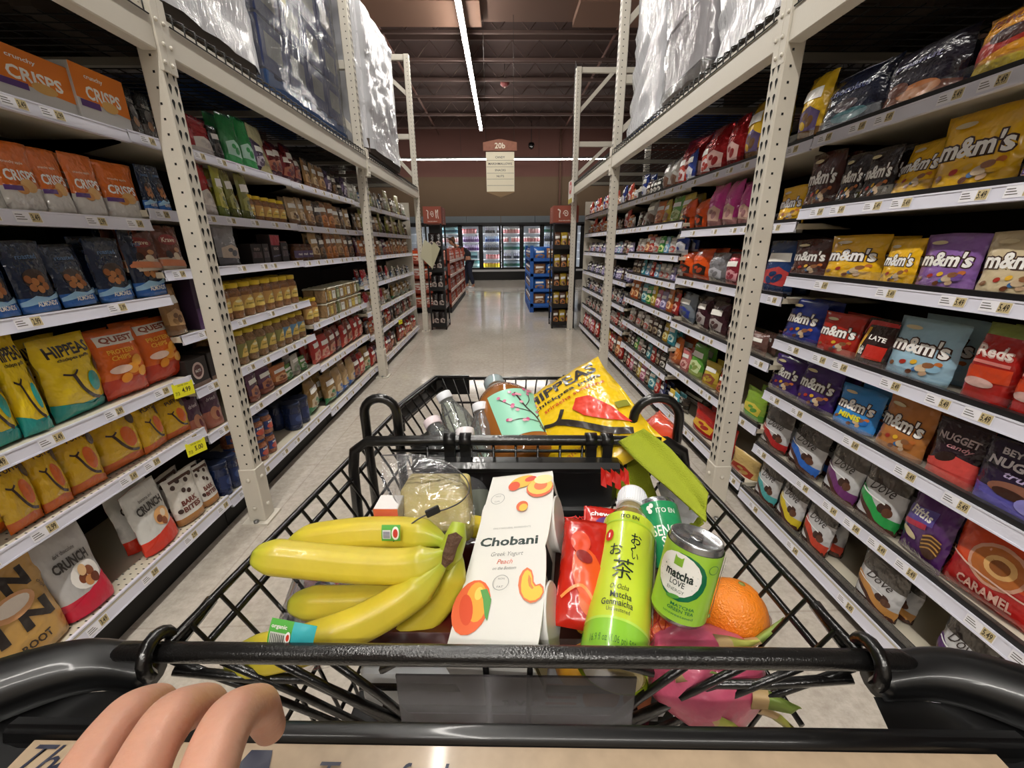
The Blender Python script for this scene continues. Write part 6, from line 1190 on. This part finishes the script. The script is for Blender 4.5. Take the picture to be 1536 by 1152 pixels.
for i in range(13):
    zz = -.045 + (i / 12) * .105; a = -math.pi / 2 + (i * 2.4) % (2 * math.pi); rr_ = .046 * math.sqrt(max(.05, 1 - (zz / .064) ** 2)); L_ = .03 + .014 * random.random() + (.012 if zz > .03 else 0)
    d = Vector((math.cos(a), math.sin(a), 0)); p = d * rr_ * .97 + Vector((0, 0, zz)); s = Vector((-math.sin(a), math.cos(a), 0)); b = MB(); g1 = M('B8B858', .45); g2_ = M('8AA04A', .45)
    P = [p, p + Vector((0, 0, L_ * .35)) + d * .004, p + Vector((0, 0, L_ * .7)) + d * (.006 + .01 * (zz > .02)), p + Vector((0, 0, L_)) + d * (.012 + .016 * (zz > .03))]; ww = [.011, .008, .0045, .0006]
    vs = []
    for q, w_ in zip(P, ww): vs += [q - s * w_, q + d * .0022, q + s * w_, q - d * .0015]
    fs = [(k * 4 + j, k * 4 + (j + 1) % 4, k * 4 + 4 + (j + 1) % 4, k * 4 + 4 + j) for k in range(3) for j in range(4)]
    b.add(vs, fs[:4], M('C8A878', .45), True); b.add(vs, fs[4:], g1 if i % 2 else g2_, True); b.build('scale', t)
t = thing('mango', 'yellow orange mango low between yogurt carton and tea bottle', 'mango'); orient(t, atD(866, 975, .455), (.1, .8, .2)); blob('skin', (0, 0, 0), .028, .025, .04, M('D89A2A', .4, 0, .3, var=.2, vscale=25, sss=.1), t, .08, 18)
# bananas
BM = M('D6C036', .42, 0, .15, .06, 60, var=.12, vscale=30, name='banana_peel', sss=.08); _c = BM.node_tree; _at = _c.nodes.new('ShaderNodeAttribute'); _at.attribute_name = 'ripeness'; _mx = [n for n in _c.nodes if n.type == 'MIX_RGB'][0]; _c.links.new(_at.outputs['Color'], _mx.inputs['Color1']); BG = M('A9B838', .45, 0, .1, var=.1, vscale=40, name='banana_green_neck'); BT = M('3A2E20', .7)
bun = thing('banana_bunch', 'bunch of yellow bananas with brown crown lying left of yogurt carton', 'bananas')
def banana(px, rmax=.0185, label=None):
    P = spline([atD(*p) for p in px], 7); n = 12; N = len(P); b = MB(); vs = []; rs = []
    for i in range(N):
        f_ = i / (N - 1); r = rmax * min(1, .3 + (f_ / .13) ** .7 * .7) if f_ < .13 else rmax
        if f_ > .74: r = lerp(rmax, .0068, min(1, ((f_ - .74) / .16)) ** .8)
        rs.append(r)
    up = Vector((0, 0, 1))
    for i, p in enumerate(P):
        tt = (P[min(i + 1, N - 1)] - P[max(i - 1, 0)]).normalized(); sd = tt.cross(up).normalized(); u2 = sd.cross(tt)
        for k in range(n * 2):
            a = math.pi * k / n; rg = 1 + .07 * math.cos(5 * a + .6); vs.append(p + (sd * math.cos(a) + u2 * math.sin(a)) * rs[i] * rg)
    n2 = n * 2
    for lo_, hi_, m_ in ((0, N - 1, BM),):
        b.add(vs, [(i * n2 + k, i * n2 + (k + 1) % n2, (i + 1) * n2 + (k + 1) % n2, (i + 1) * n2 + k) for i in range(lo_, hi_) for k in range(n2)], m_, True)
    b.f.append(tuple(range(n2))[::-1]); b.m.append(b.mi(BT)); b.sm.append(False); o = b.build('banana', bun); ca = o.data.color_attributes.new('ripeness', 'FLOAT_COLOR', 'POINT'); ye, gn, bk = lin('D8C238'), lin('A4B436'), lin('3A2E20'); cd = []
    for i in range(N):
        f_ = i / (N - 1); g = max(0, min(1, 1 - f_ / .2)) ** 1.3 * .8 + max(0, min(1, (f_ - .62) / .3)) ** 1.2; g = min(1, g); q = max(0, 1 - f_ / .03)
        for k in range(n2):
            g2 = min(1, max(0, g + .12 * math.cos(5 * math.pi * k / n + .6) * g)); c_ = [lerp(lerp(ye[j], gn[j], g2), bk[j], q) for j in range(3)]; cd += c_ + [1.0]
    ca.data.foreach_set('color', cd[:len(o.data.vertices) * 4]); return o
banana([(434, 818, .50), (480, 808, .50), (540, 801, .50), (600, 800, .50), (648, 806, .49), (672, 818, .475)])
banana([(378, 833, .44), (420, 838, .445), (480, 844, .45), (550, 850, .45), (615, 850, .45), (655, 838, .45), (678, 822, .46)])
banana([(434, 905, .475), (480, 906, .475), (540, 905, .475), (600, 900, .475), (645, 880, .47), (664, 845, .465), (674, 822, .465)])
banana([(340, 992, .40), (400, 982, .40), (470, 965, .405), (550, 933, .42), (610, 897, .435), (652, 858, .445), (674, 820, .455)])
banana([(560, 965, .45), (600, 955, .455), (640, 925, .46), (668, 890, .465), (682, 850, .465), (684, 822, .465)], .017)
banana([(740, 800, .56), (720, 792, .555), (700, 790, .55), (690, 800, .53), (682, 815, .49)], .014)
b = MB(); cr = [atD(688, 785, .47), atD(684, 805, .463), atD(676, 830, .458), atD(668, 852, .455)]; b.tube(cr, [.008, .0125, .0135, .006], BG, 12); b.build('crown', bun)
b = MB(); q = [atD(u, v, .441) for u, v in ((672, 802), (684, 798), (694, 806), (686, 822), (680, 842), (668, 852), (662, 846), (664, 830))]; cc = sum(q, Vector()) / 8 + (Vector((0, 0, CAMH)) - q[0]).normalized() * .003; b.add(q + [cc], [(i, 8, (i + 1) % 8) for i in range(8)], M('6A4E3C', .85, 0, 0, .8, 120, var=.4, vscale=90)); b.build('crown_cut', bun)
def sticker(cs, D, shapes, name='produce_sticker', nrm=.0):
    A = [atD(u, v, D) for u, v in cs]; mb = MB(); W = (A[1] - A[0]).length; H = (A[3] - A[0]).length; x = (A[1] - A[0]).normalized(); y = (A[3] - A[0]); y = (y - x * y.dot(x)).normalized(); n_ = x.cross(y); c0 = (A[0] + A[1]) / 2
    F = lambda X_, Y_, o: c0 + x * X_ + y * Y_ + n_ * (o - .35 * (Y_ / H - .5) ** 2 * H); vs = [F(W * (i / 8 - .5), H * j / 6, 0) for j in range(7) for i in range(9)]
    mb.add(vs, [(j * 9 + i, j * 9 + i + 1, j * 9 + i + 10, j * 9 + i + 9) for j in range(6) for i in range(8)], M('5AB04A', .3), True); art(mb, shapes, F, W, H, .006, off=.0003); return mb.build(name, bun)
sticker([(398, 972), (466, 985), (492, 940), (424, 936)], .368, [('p', [(0, 0), (.5, 0), (.5, 1), (0, 1)], INK('3AB0B8')), ('p', [(-.46, .12), (-.12, .12), (-.12, .6), (-.46, .6)], PAPER('D8DCD0')), *[('p', [(-.44 + i * .04, .16), (-.425 + i * .04, .16), (-.425 + i * .04, .56), (-.44 + i * .04, .56)], INK('1E1E1E')) for i in range(8)], ('e', -.06, .5, .06, .2, Wt), ('e', -.06, .5, .035, .12, INK('C83A28')), ('t', 'organic', -.28, .8, .34, .16, Wt, .02), ('t', 'bananas', .25, .14, .34, .12, Wt, .02)])
sticker([(572, 812), (600, 812), (602, 789), (574, 788)], .473, [('p', [(-.44, .14), (.0, .14), (.0, .7), (-.44, .7)], PAPER('D8DCE0')), *[('p', [(-.4, .2 + i * .09), (-.04, .2 + i * .09), (-.04, .24 + i * .09), (-.4, .24 + i * .09)], INK('2A2A5A')) for i in range(5)], ('e', .26, .5, .2, .42, Wt), ('e', .26, .5, .13, .28, INK('C83A34'))])
# things under the fruit in the seat compartment
def solid(name, x0, x1, y0, y1, z0, z1, mat, label, cat, shapes=None, rz=0, pname='box', c=.004, band=None):
    t = empty(name, TC @ Vector(((x0 + x1) / 2, (y0 + y1) / 2, z0)), YAW + rz, label, cat); b = MB(); W, D, H = x1 - x0, y1 - y0, z1 - z0; b.box(-W / 2, W / 2, -D / 2, D / 2, 0, H, mat, c=c)
    if shapes: art(b, shapes, lambda x, y, o: Vector((x, -D / 2 - o, y)), W, H, .03)
    b.build(pname, t); return t
t = solid('frozen_meal_box', -.16, .17, .05, .28, .858, .925, M('C9CCD0', .5), 'white frozen meal box with orange pictures seen through the rear wires', 'box', [('t', 'f.x', .0, .35, .08, .35, INK('2A2A34')), ('e', .28, .5, .06, .35, PAPER('B86A3A')), ('e', .4, .5, .05, .3, PAPER('A85A30')), *[('p', [(.1, .2 + i * .14), (.2, .2 + i * .14), (.2, .25 + i * .14), (.1, .25 + i * .14)], INK('A85A58')) for i in range(5)], ('p', [(.44, 0), (.47, 0), (.47, 1), (.44, 1)], INK('14141A'))], pname='carton')
t = solid('maroon_package', -.15, .16, .05, .28, .802, .855, M('6A2038', .3, 0, .4, .5, 30), 'dark maroon soft package lowest in the cart seat', 'package', pname='pouch', c=.018)
t = solid('brown_package', .02, .165, .055, .24, .928, .955, M('3A1E18', .4, 0, .3, .4, 25), 'dark brown package under the tea bottle and mango', 'package', pname='pouch', c=.01)
t = solid('meat_tray', -.165, .01, .055, .24, .928, .962, M('5A1A14', .3, 0, .5, .4, 25, var=.5, vscale=20), 'dark red tray wrapped in film beneath the bananas', 'food tray', pname='tray', c=.01)
# clear clamshell with berries under the bananas
t = empty('berry_clamshell', TC @ Vector((-.222, .15, .902)), YAW + .25, 'clear plastic clamshell of red strawberries beneath the banana tips', 'berry box')
b = MB(); b.box(-.05, .05, -.09, .09, 0, .06, PVC, c=.01); b.box(-.056, .056, -.096, .096, .04, .046, PVC, c=.002); b.build('clamshell', t)
for i, (x, y, z_) in enumerate(((-.03, -.06, .02), (.03, -.05, .02), (0, 0, .022), (-.035, .03, .02), (.034, .045, .02), (0, -.03, .04))): blob('strawberry', (x, y, z_), .014, .014, .018, M('B82A1E', .35, 0, .3, .5, 300), t, .1, 10, seed=i)
# candy packages between yogurt and bottle
def cartbag(key, name, label, cat, w, h, d, zones, shapes, pb, pt, twist=0, seed=3, nx=16, nz=20):
    me = bag_mesh(name, w, h, d, 'pillow', seed, zones, shapes, nx, nz, .01); t = thing(name, label, cat); o = bpy.data.objects.new('pouch', me); C.objects.link(o); o.parent = t; orient(t, pb, pt - pb)
    if twist: t.matrix_world = t.matrix_world @ Matrix.Rotation(twist, 4, 'Y')
    return t
cartbag('r', 'red_candy_pouch', 'crinkled red and orange candy pouch between carton and tea bottle', 'candy bag', .056, .13, .03, [(1, FILM('BC2416'))], [('p', [(.1, .02), (.5, .1), (.5, .16), (.2, .1)], INK('E8D8D0')), ('e', .2, .2, .25, .12, INK('D8642A'), .5), ('e', .1, .4, .3, .25, INK('E0561E'), .3), ('e', -.1, .7, .2, .12, INK('D8441C'), .3), ('s', [(-.4, .2), (0, .3), (.4, .1)], .06, INK('E89048')), ('e', .0, .55, .12, .08, INK('8A1A14'), 1)], atD(868, 945, .43), atD(880, 790, .52), seed=5)
cartbag('p', 'purple_candy_pouch', 'small red and purple candy pouch tucked behind the red pouch', 'candy bag', .05, .1, .02, [(1, FILM('C42A20'))], [('e', .1, .6, .3, .2, INK('5A2A7A')), ('t', 'chews', 0, .85, .6, .08, Wt, .03)], atD(896, 868, .50), atD(902, 780, .56), seed=8)
t = thing('red_net_bag', 'crumpled red produce net behind the candy pouches', 'net bag'); b = MB(); rn = M('C8201A', .4, 0, .2)
A = [atD(848, 812, .535), atD(935, 806, .54), atD(930, 772, .575), atD(846, 776, .575)]
def q4(s_, t_): p = A[0].lerp(A[1], s_).lerp(A[3].lerp(A[2], s_), t_); return p + Vector((0, 0, .008 * noise.noise(Vector((s_ * 7, t_ * 5, 2)))))
for i in range(15): b.tube([q4(min(1, max(0, i / 14 + .1 * math.sin(k * 1.2))), k / 8) for k in range(9)], .0009, rn, 4, False)
for i in range(7): b.tube([q4(k / 16, min(1, max(0, i / 6 + .06 * math.sin(k * 1.3)))) for k in range(17)], .0009, rn, 4, False)
b.build('netting', t)
t = thing('red_yellow_wrapper', 'small red and yellow wrapper poking out beside black seat panel', 'wrapper'); b = MB(); rw = M('C8261E', .35, 0, .4)
for i, (u0, v0, u1, v1) in enumerate(((902, 702, 909, 732), (909, 706, 917, 730), (917, 704, 923, 726), (923, 708, 931, 736), (931, 704, 937, 724), (937, 702, 943, 730))): A0 = atD(u0, v0, .60 - .002 * (i % 2)); A1 = atD(u1, v0 + 6, .604 - .006 * (i % 2)); A2 = atD(u1 + 1, v1, .60 - .004 * (i % 2)); A3 = atD(u0, v1 - 4, .60); b.add([A0, A1, A2, A3, A0 + Vector((0, .003, 0)), A1 + Vector((0, .003, 0)), A2 + Vector((0, .003, 0)), A3 + Vector((0, .003, 0))], [(3, 2, 1, 0), (4, 5, 6, 7), (0, 1, 5, 4), (2, 3, 7, 6)], rw)
b.add([atD(925, 742, .598), atD(944, 722, .598), atD(946, 732, .597), atD(930, 746, .597)], [(0, 1, 2, 3), (3, 2, 1, 0)], M('E8B82A', .4)); b.build('film', t)
# pale loaf in clear bag
t = thing('bagged_tofu_block', 'pale yellow block in clear twist tied bag behind the bananas', 'bagged food')
A = [atD(606, 800, .53), atD(706, 800, .53), atD(700, 735, .54), atD(598, 735, .54), atD(604, 712, .62), atD(690, 700, .62)]
b = MB(); dn = Vector((0, .065, -.012)); vs = [A[0], A[1], A[2], A[3], A[3] + dn, A[2] + dn, A[1] + dn, A[0] + dn]; b.add(vs, [(0, 1, 2, 3), (3, 2, 5, 4), (4, 5, 6, 7), (1, 6, 5, 2), (0, 3, 4, 7), (0, 7, 6, 1)], M('D8C67E', .5, 0, .1, var=.12, vscale=18, sss=.15)); o = b.build('block', t)
bv = o.modifiers.new('bevel', 'BEVEL'); bv.width = .006; bv.segments = 3
rows_ = [[(572, 684, .62), (610, 680, .64), (650, 686, .64), (684, 700, .62), (700, 724, .585)], [(572, 720, .58), (604, 705, .61), (650, 700, .61), (690, 712, .60), (706, 745, .56)], [(580, 756, .54), (606, 735, .535), (650, 730, .53), (698, 735, .53), (712, 770, .53)], [(584, 785, .52), (606, 775, .515), (640, 770, .51), (690, 775, .52), (710, 800, .525)], [(590, 800, .505), (606, 806, .5), (625, 808, .5), (660, 808, .51), (706, 808, .525)]]
b = MB(); G = [[spline([atD(*p) for p in r], 6)] for r in rows_]; G = [g[0] for g in G]; cols = list(zip(*G)); sp = [spline(list(c_), 6) for c_ in cols]; nn_ = len(sp[0]); mm = len(sp); vs = []
for j in range(nn_):
    for i in range(mm): p = sp[i][j]; vs.append(p + (Vector((0, 0, CAMH)) - p).normalized() * (.006 + .004 * noise.noise(p * 60)))
b.add(vs, [(j * mm + i, (j + 1) * mm + i, (j + 1) * mm + i + 1, j * mm + i + 1) for j in range(nn_ - 1) for i in range(mm - 1)], SHEER('crinkled_bag_film', lo=.12, hi=.9, rough=.07, bump=1.0, bscale=30, milk=.05), True); b.build('clear_bag', t)
b = MB(); b.tube(spline([atD(*p) for p in ((572, 683, .62), (610, 683, .635), (660, 692, .625), (694, 712, .59), (704, 734, .55), (692, 752, .515), (668, 764, .50), (650, 768, .495), (625, 780, .49), (606, 796, .485), (590, 812, .482))], 6), .0009, M('4A4648', .4), 6); b.tube(spline([atD(*p) for p in ((650, 770, .494), (632, 776, .49), (612, 790, .486), (598, 806, .483))], 6), .0007, M('4A4648', .4), 5); b.build('twist_wire', t)
b = MB(); pc = atD(649, 767, .493); b.box(-.0085, .0085, -.003, .003, -.0045, .0045, BLACKP, c=.001); o = b.build('closure_clip', t); orient(o, pc, atD(655, 775, .493) - atD(649, 760, .493))
_k = loc(atD(584, 786, .53)); t = solid('kids_snack_box', _k.x - .014, _k.x + .016, _k.y - .01, _k.y + .02, _k.z, _k.z + .03, M('E0DCD8', .5), 'small white and red box with letter K behind the banana bunch', 'box', [('t', 'K', .1, .3, .4, .4, INK('20283A'), .04), ('p', [(-.5, .6), (.5, .6), (.5, 1), (-.5, 1)], INK('D86A50'))], pname='carton', c=.001)
# ---- main basket
GL = SHEER('clear_water_bottle', tint='E4EEE8', lo=.1, hi=.85, rough=.05, bump=.35, bscale=22, milk=.1)
def wbottle(c, bpx, capcol, label, R=.033, H=.22, dot=None):
    pc = atD(*c); pb = atD(*bpx); ax = (pc - pb).normalized(); t = thing('water_bottle', label, 'bottle', 'clear bottles in the main basket'); b = MB()
    b.lathe([(R * .8, 0), (R, .006), (R, .05), (R * .93, .055), (R, .06), (R, H * .55), (R * .94, H * .6), (R * .97, H * .66), (R * .8, H * .78), (R * .5, H * .87), (.0135, H * .92), (.0135, H * .95)], GL, 22); b.build('bottle_body', t)
    b = MB(); b.lathe([(.0155, H * .93), (.016, H * .935), (.016, H * .995), (.0145, H), (.002, H)], M(capcol, .35), 20)
    if dot: b.lathe([(.0105, H + .0004), (.002, H + .0006)], M(dot, .4), 14)
    b.build('cap', t); b = MB(); b.lathe([(R + .0004, .07), (R + .0004, H * .5)], M('A8B0A0', .3, alpha=.45, name='thin_bottle_label'), 22, cap=False); b.build('bottle_label', t)
    orient(t, pc - ax * H, ax); return t
wbottle((664, 590, .88), (720, 700, .84), 'E8ECF2', 'clear bottle with plain white cap nearest the basket front', .035, .24)
wbottle((720, 606, .82), (738, 720, .76), 'EEF0F4', 'clear bottle with plain white cap beside the amber tea jug', .037, .24)
wbottle((647, 630, .76), (690, 720, .70), 'E8D8DC', 'clear bottle with pink printed cap by the left basket wires', .032, .22, 'D87A88')
wbottle((697, 644, .715), (708, 760, .66), 'EEE8EA', 'clear bottle with pink printed cap closest to the seat bar', .031, .22, 'D88A94')
t = thing('tea_jug', 'large amber tea jug with mint blossom label in the main basket', 'jug')
JB = M('A8682C', .1, 0, 1.0, .1, 14, var=.25, vscale=6, sss=.1, name='amber_tea'); b = MB(); Rj = .068
b.lathe([(.055, 0), (.064, .006), (Rj, .02), (Rj, .15), (.064, .175), (.052, .20), (.036, .222), (.022, .238), (.0185, .25)], JB, 32); b.build('jug_body', t)
b = MB(); b.lathe([(.0225, .243), (.023, .247), (.023, .266), (.0215, .269), (.003, .269)], SHEER('pale_teal_cap', tint='A8D8D8', lo=.1, hi=.5, milk=.35, bump=0), 24); b.lathe([(.0215, .245), (.0215, .264)], M('B8DCDC', .4), 20); b.build('cap', t)
b = MB(); b.tube([(.02, .02, .225), (.06, .03, .235), (.085, .03, .19), (.075, .03, .12), (.06, .02, .10)], .011, JB, 10); b.build('handle_grip', t)
pk = [INK('D8789A'), INK('C85A84'), INK('E8A8B8')]; sh = [('t', 'Green Tea', .28, .1, .42, .1, INK('2A4A3A'), .01), ('s', [(.12, .0), (.1, .3), (-.02, .55), (-.1, .9)], .035, INK('3A2E2A')), ('s', [(.1, .3), (.28, .5), (.34, .75)], .022, INK('3A2E2A')), ('s', [(.05, .42), (-.2, .55), (-.4, .8)], .02, INK('3A2E2A')), ('s', [(-.02, .55), (.12, .72), (.16, .92)], .016, INK('3A2E2A')), ('s', [(.1, .2), (-.15, .28), (-.36, .3)], .018, INK('3A2E2A'))]
random.seed(5)
for i in range(34): bx, by = random.choice([(-.4, .8), (-.2, .55), (-.1, .85), (.16, .9), (.3, .6), (.34, .78), (-.34, .3), (-.15, .28), (0, .6), (.2, .45), (-.3, .68)]); sh.append(('e', bx + random.uniform(-.09, .09), by + random.uniform(-.07, .07), .032, .03, pk[i % 3], i))
wrapped_cyl('jug_label', Rj + .0006, .04, .16, M('9AD8BC', .4), sh, .11, .12, span=.95, parent=t)
pj0 = atD(800, 712, .74); pj1 = atD(741, 575, .93); orient(t, pj0, pj1 - pj0); t.matrix_world = t.matrix_world @ Matrix.Rotation(.6, 4, 'Z')
Y_, K_ = FILM('EBC41C'), INK('2E2620')
t = cartbag('h', 'puff_bag', 'yellow puff bag with red pepper and dark smile in main basket', 'snack bag', .19, .24, .06, [(1, Y_)], [('t', 'HIPPEAS', -.0, .86, .82, .14, K_, .03), ('t', 'chickpea puffs', .02, .73, .76, .055, K_, .02), ('t', 'sriracha sunshine', .06, .66, .66, .04, INK('C8401E'), .01), ('s', [(-.34, .54), (-.2, .5), (-.1, .58)], .04, K_), ('s', [(-.2, .5), (-.02, .36), (.16, .22), (.34, .14)], .065, K_),
    ('p', [(-.02, .52), (.06, .6), (.18, .56), (.3, .38), (.38, .2), (.2, .3), (.04, .42)], INK('DC3A22')), ('t', 'vegan', -.3, .1, .24, .05, INK('C8781E'), .01), ('t', 'organic', -.28, .2, .3, .05, INK('C8781E'), .01), ('p', [(.34, .34), (.46, .34), (.46, .4), (.34, .4)], INK('8A8A30'))], atD(920, 706, .66), atD(846, 588, .81), seed=9)
t = solid('orange_carton', -.02, .17, .40, .50, .86, .985, M('D89040', .5), 'orange carton lying under the puff bag behind the seat', 'box', pname='carton')
t = solid('snack_carton', -.2, .2, .53, .72, .712, .80, M('8A7A6A', .5), 'brown carton on the basket floor below the bottles', 'box', pname='carton')
t = empty('black_food_bowl', TC @ Vector((-.135, .395, .985)), 0, 'black plastic bowl beside the pink capped bottles', 'bowl'); b = MB(); b.lathe([(.03, -.05), (.045, -.02), (.047, .025), (.04, .04), (.01, .045)], BLACKP, 24); b.build('shell', t)
t = cartbag('q', 'red_snack_pouch', 'red corner of a pouch beside the right basket wires', 'snack bag', .07, .11, .03, [(1, FILM('D84A2A'))], [], atD(1000, 668, .70), atD(975, 640, .78), seed=12)
t = thing('napkin_pack', 'crumpled clear and white wrapper under the lime cloth', 'wrapper'); b = MB(); A = [atD(985, 725, .62), atD(1012, 800, .55), atD(1050, 775, .57), atD(1000, 722, .66)]; vs = []
for j in range(9):
    for i in range(9): s_, t_ = i / 8, j / 8; p = A[0].lerp(A[1], s_).lerp(A[3].lerp(A[2], s_), t_); vs.append(p + Vector((0, 0, .01 * noise.noise(Vector((s_ * 6, t_ * 6, 7))))))
b.add(vs, [(j * 9 + i, j * 9 + i + 1, j * 9 + i + 10, j * 9 + i + 9) for j in range(8) for i in range(8)], M('D8D8DC', .35, 0, .4, .8, 40), True); b.build('film', t)
# lime cloth
LC = M('A2AE28', .85, 0, 0, .5, 600, name='lime_felt')
t = thing('lime_cloth_bag', 'lime green cloth bag draped over the seat bar', 'cloth bag')
def sheet(name, E1, E2, parent, thick=.0025, wave=.004, mat=LC, sd=1.0):
    a_ = spline([atD(*p) for p in E1], 6); c_ = spline([atD(*p) for p in E2], 6); b = MB(); N = min(len(a_), len(c_)); m_ = 9; vs = []
    for i in range(N):
        for k in range(m_): p = a_[i].lerp(c_[i], k / (m_ - 1)); vs.append(p + (Vector((0, 0, CAMH)) - p).normalized() * (wave * math.sin(k / (m_ - 1) * math.pi * 2.2 + i * .12 * sd) + wave * .6 * noise.noise(p * 25)))
    b.add(vs, [(i * m_ + k, i * m_ + k + 1, (i + 1) * m_ + k + 1, (i + 1) * m_ + k) for i in range(N - 1) for k in range(m_ - 1)], mat, True); o = b.build(name, parent); so = o.modifiers.new('thickness', 'SOLIDIFY'); so.thickness = thick; return o
sheet('upper_flap', [(928, 663, .655), (958, 695, .62), (1004, 735, .56), (1032, 760, .525), (1058, 784, .50)], [(966, 643, .66), (1000, 668, .635), (1030, 702, .59), (1050, 725, .56), (1062, 742, .53)], t, wave=.006)
sheet('hanging_side', [(912, 672, .70), (915, 700, .69), (922, 740, .68), (935, 770, .66)], [(962, 678, .70), (972, 705, .68), (980, 730, .67), (992, 762, .65)], t, wave=.003)
sheet('lower_fold', [(993, 770, .60), (1010, 790, .585), (1035, 800, .57)], [(1030, 742, .61), (1050, 762, .59), (1056, 786, .565)], t, wave=.003)
# ------------------------------------------------------------------ the shopper's hand on the handle
SK = M('D29C84', .48, 0, 0.12, .1, 260, var=.14, vscale=38, sss=.2, name='hand_skin', detail=5)
def hand():
    t = thing('person', 'left hand of the person pushing the cart, fingers over the handle', 'person')
    def ch(*a): return [atD(u, v, d) for u, v, d in a]
    F = [ (ch((110, 1190, .158), (150, 1120, .176), (196, 1068, .196), (236, 1050, .224), (262, 1082, .262)), (.0108, .0098, .0104, .0088, .0076)),
          (ch((190, 1210, .150), (218, 1135, .166), (258, 1072, .188), (308, 1053, .220), (338, 1086, .260)), (.0120, .0106, .0113, .0098, .0084)),
          (ch((298, 1220, .150), (316, 1140, .166), (344, 1074, .186), (388, 1056, .214), (408, 1098, .252)), (.0124, .0110, .0117, .0102, .0088))]
    palm = F[1][0][0] + Vector((-.005, -.045, -.012)); wrist = palm + Vector((-.02, -.075, -.005))
    kn = [f[0][0] for f in F]
    J = [(wrist, .026, .02), (palm, .032, .016)]; E = [(0, 1)]
    arm = wrist + Vector((-.03, -.14, -.01)); J.append((arm, .032, .028)); E.append((0, 2))
    for pts, rs in F:
        i0 = len(J); base = palm.lerp(pts[0], .6); J.append((base, .013)); E.append((1, i0))
        for k, (p, r) in enumerate(zip(pts, rs)): J.append((p, r)); E.append((len(J) - 2, len(J) - 1))
    # index finger curled under the handle edge, thumb below
    for pts, rs in (([Vector((-.082, .06, 1.075)), Vector((-.068, .10, 1.07)), Vector((-.062, .12, 1.045)), Vector((-.066, .115, 1.025))], (.0105, .0095, .0085, .0075)), ([Vector((-.085, .02, 1.06)), Vector((-.06, .06, 1.035)), Vector((-.045, .09, 1.02))], (.013, .0105, .009))):
        i0 = len(J); J.append((palm.lerp(pts[0], .6), .014)); E.append((1, i0))
        for p, r in zip(pts, rs): J.append((p, r)); E.append((len(J) - 2, len(J) - 1))
    skin('hand', J, E, SK, t, 3)
hand()
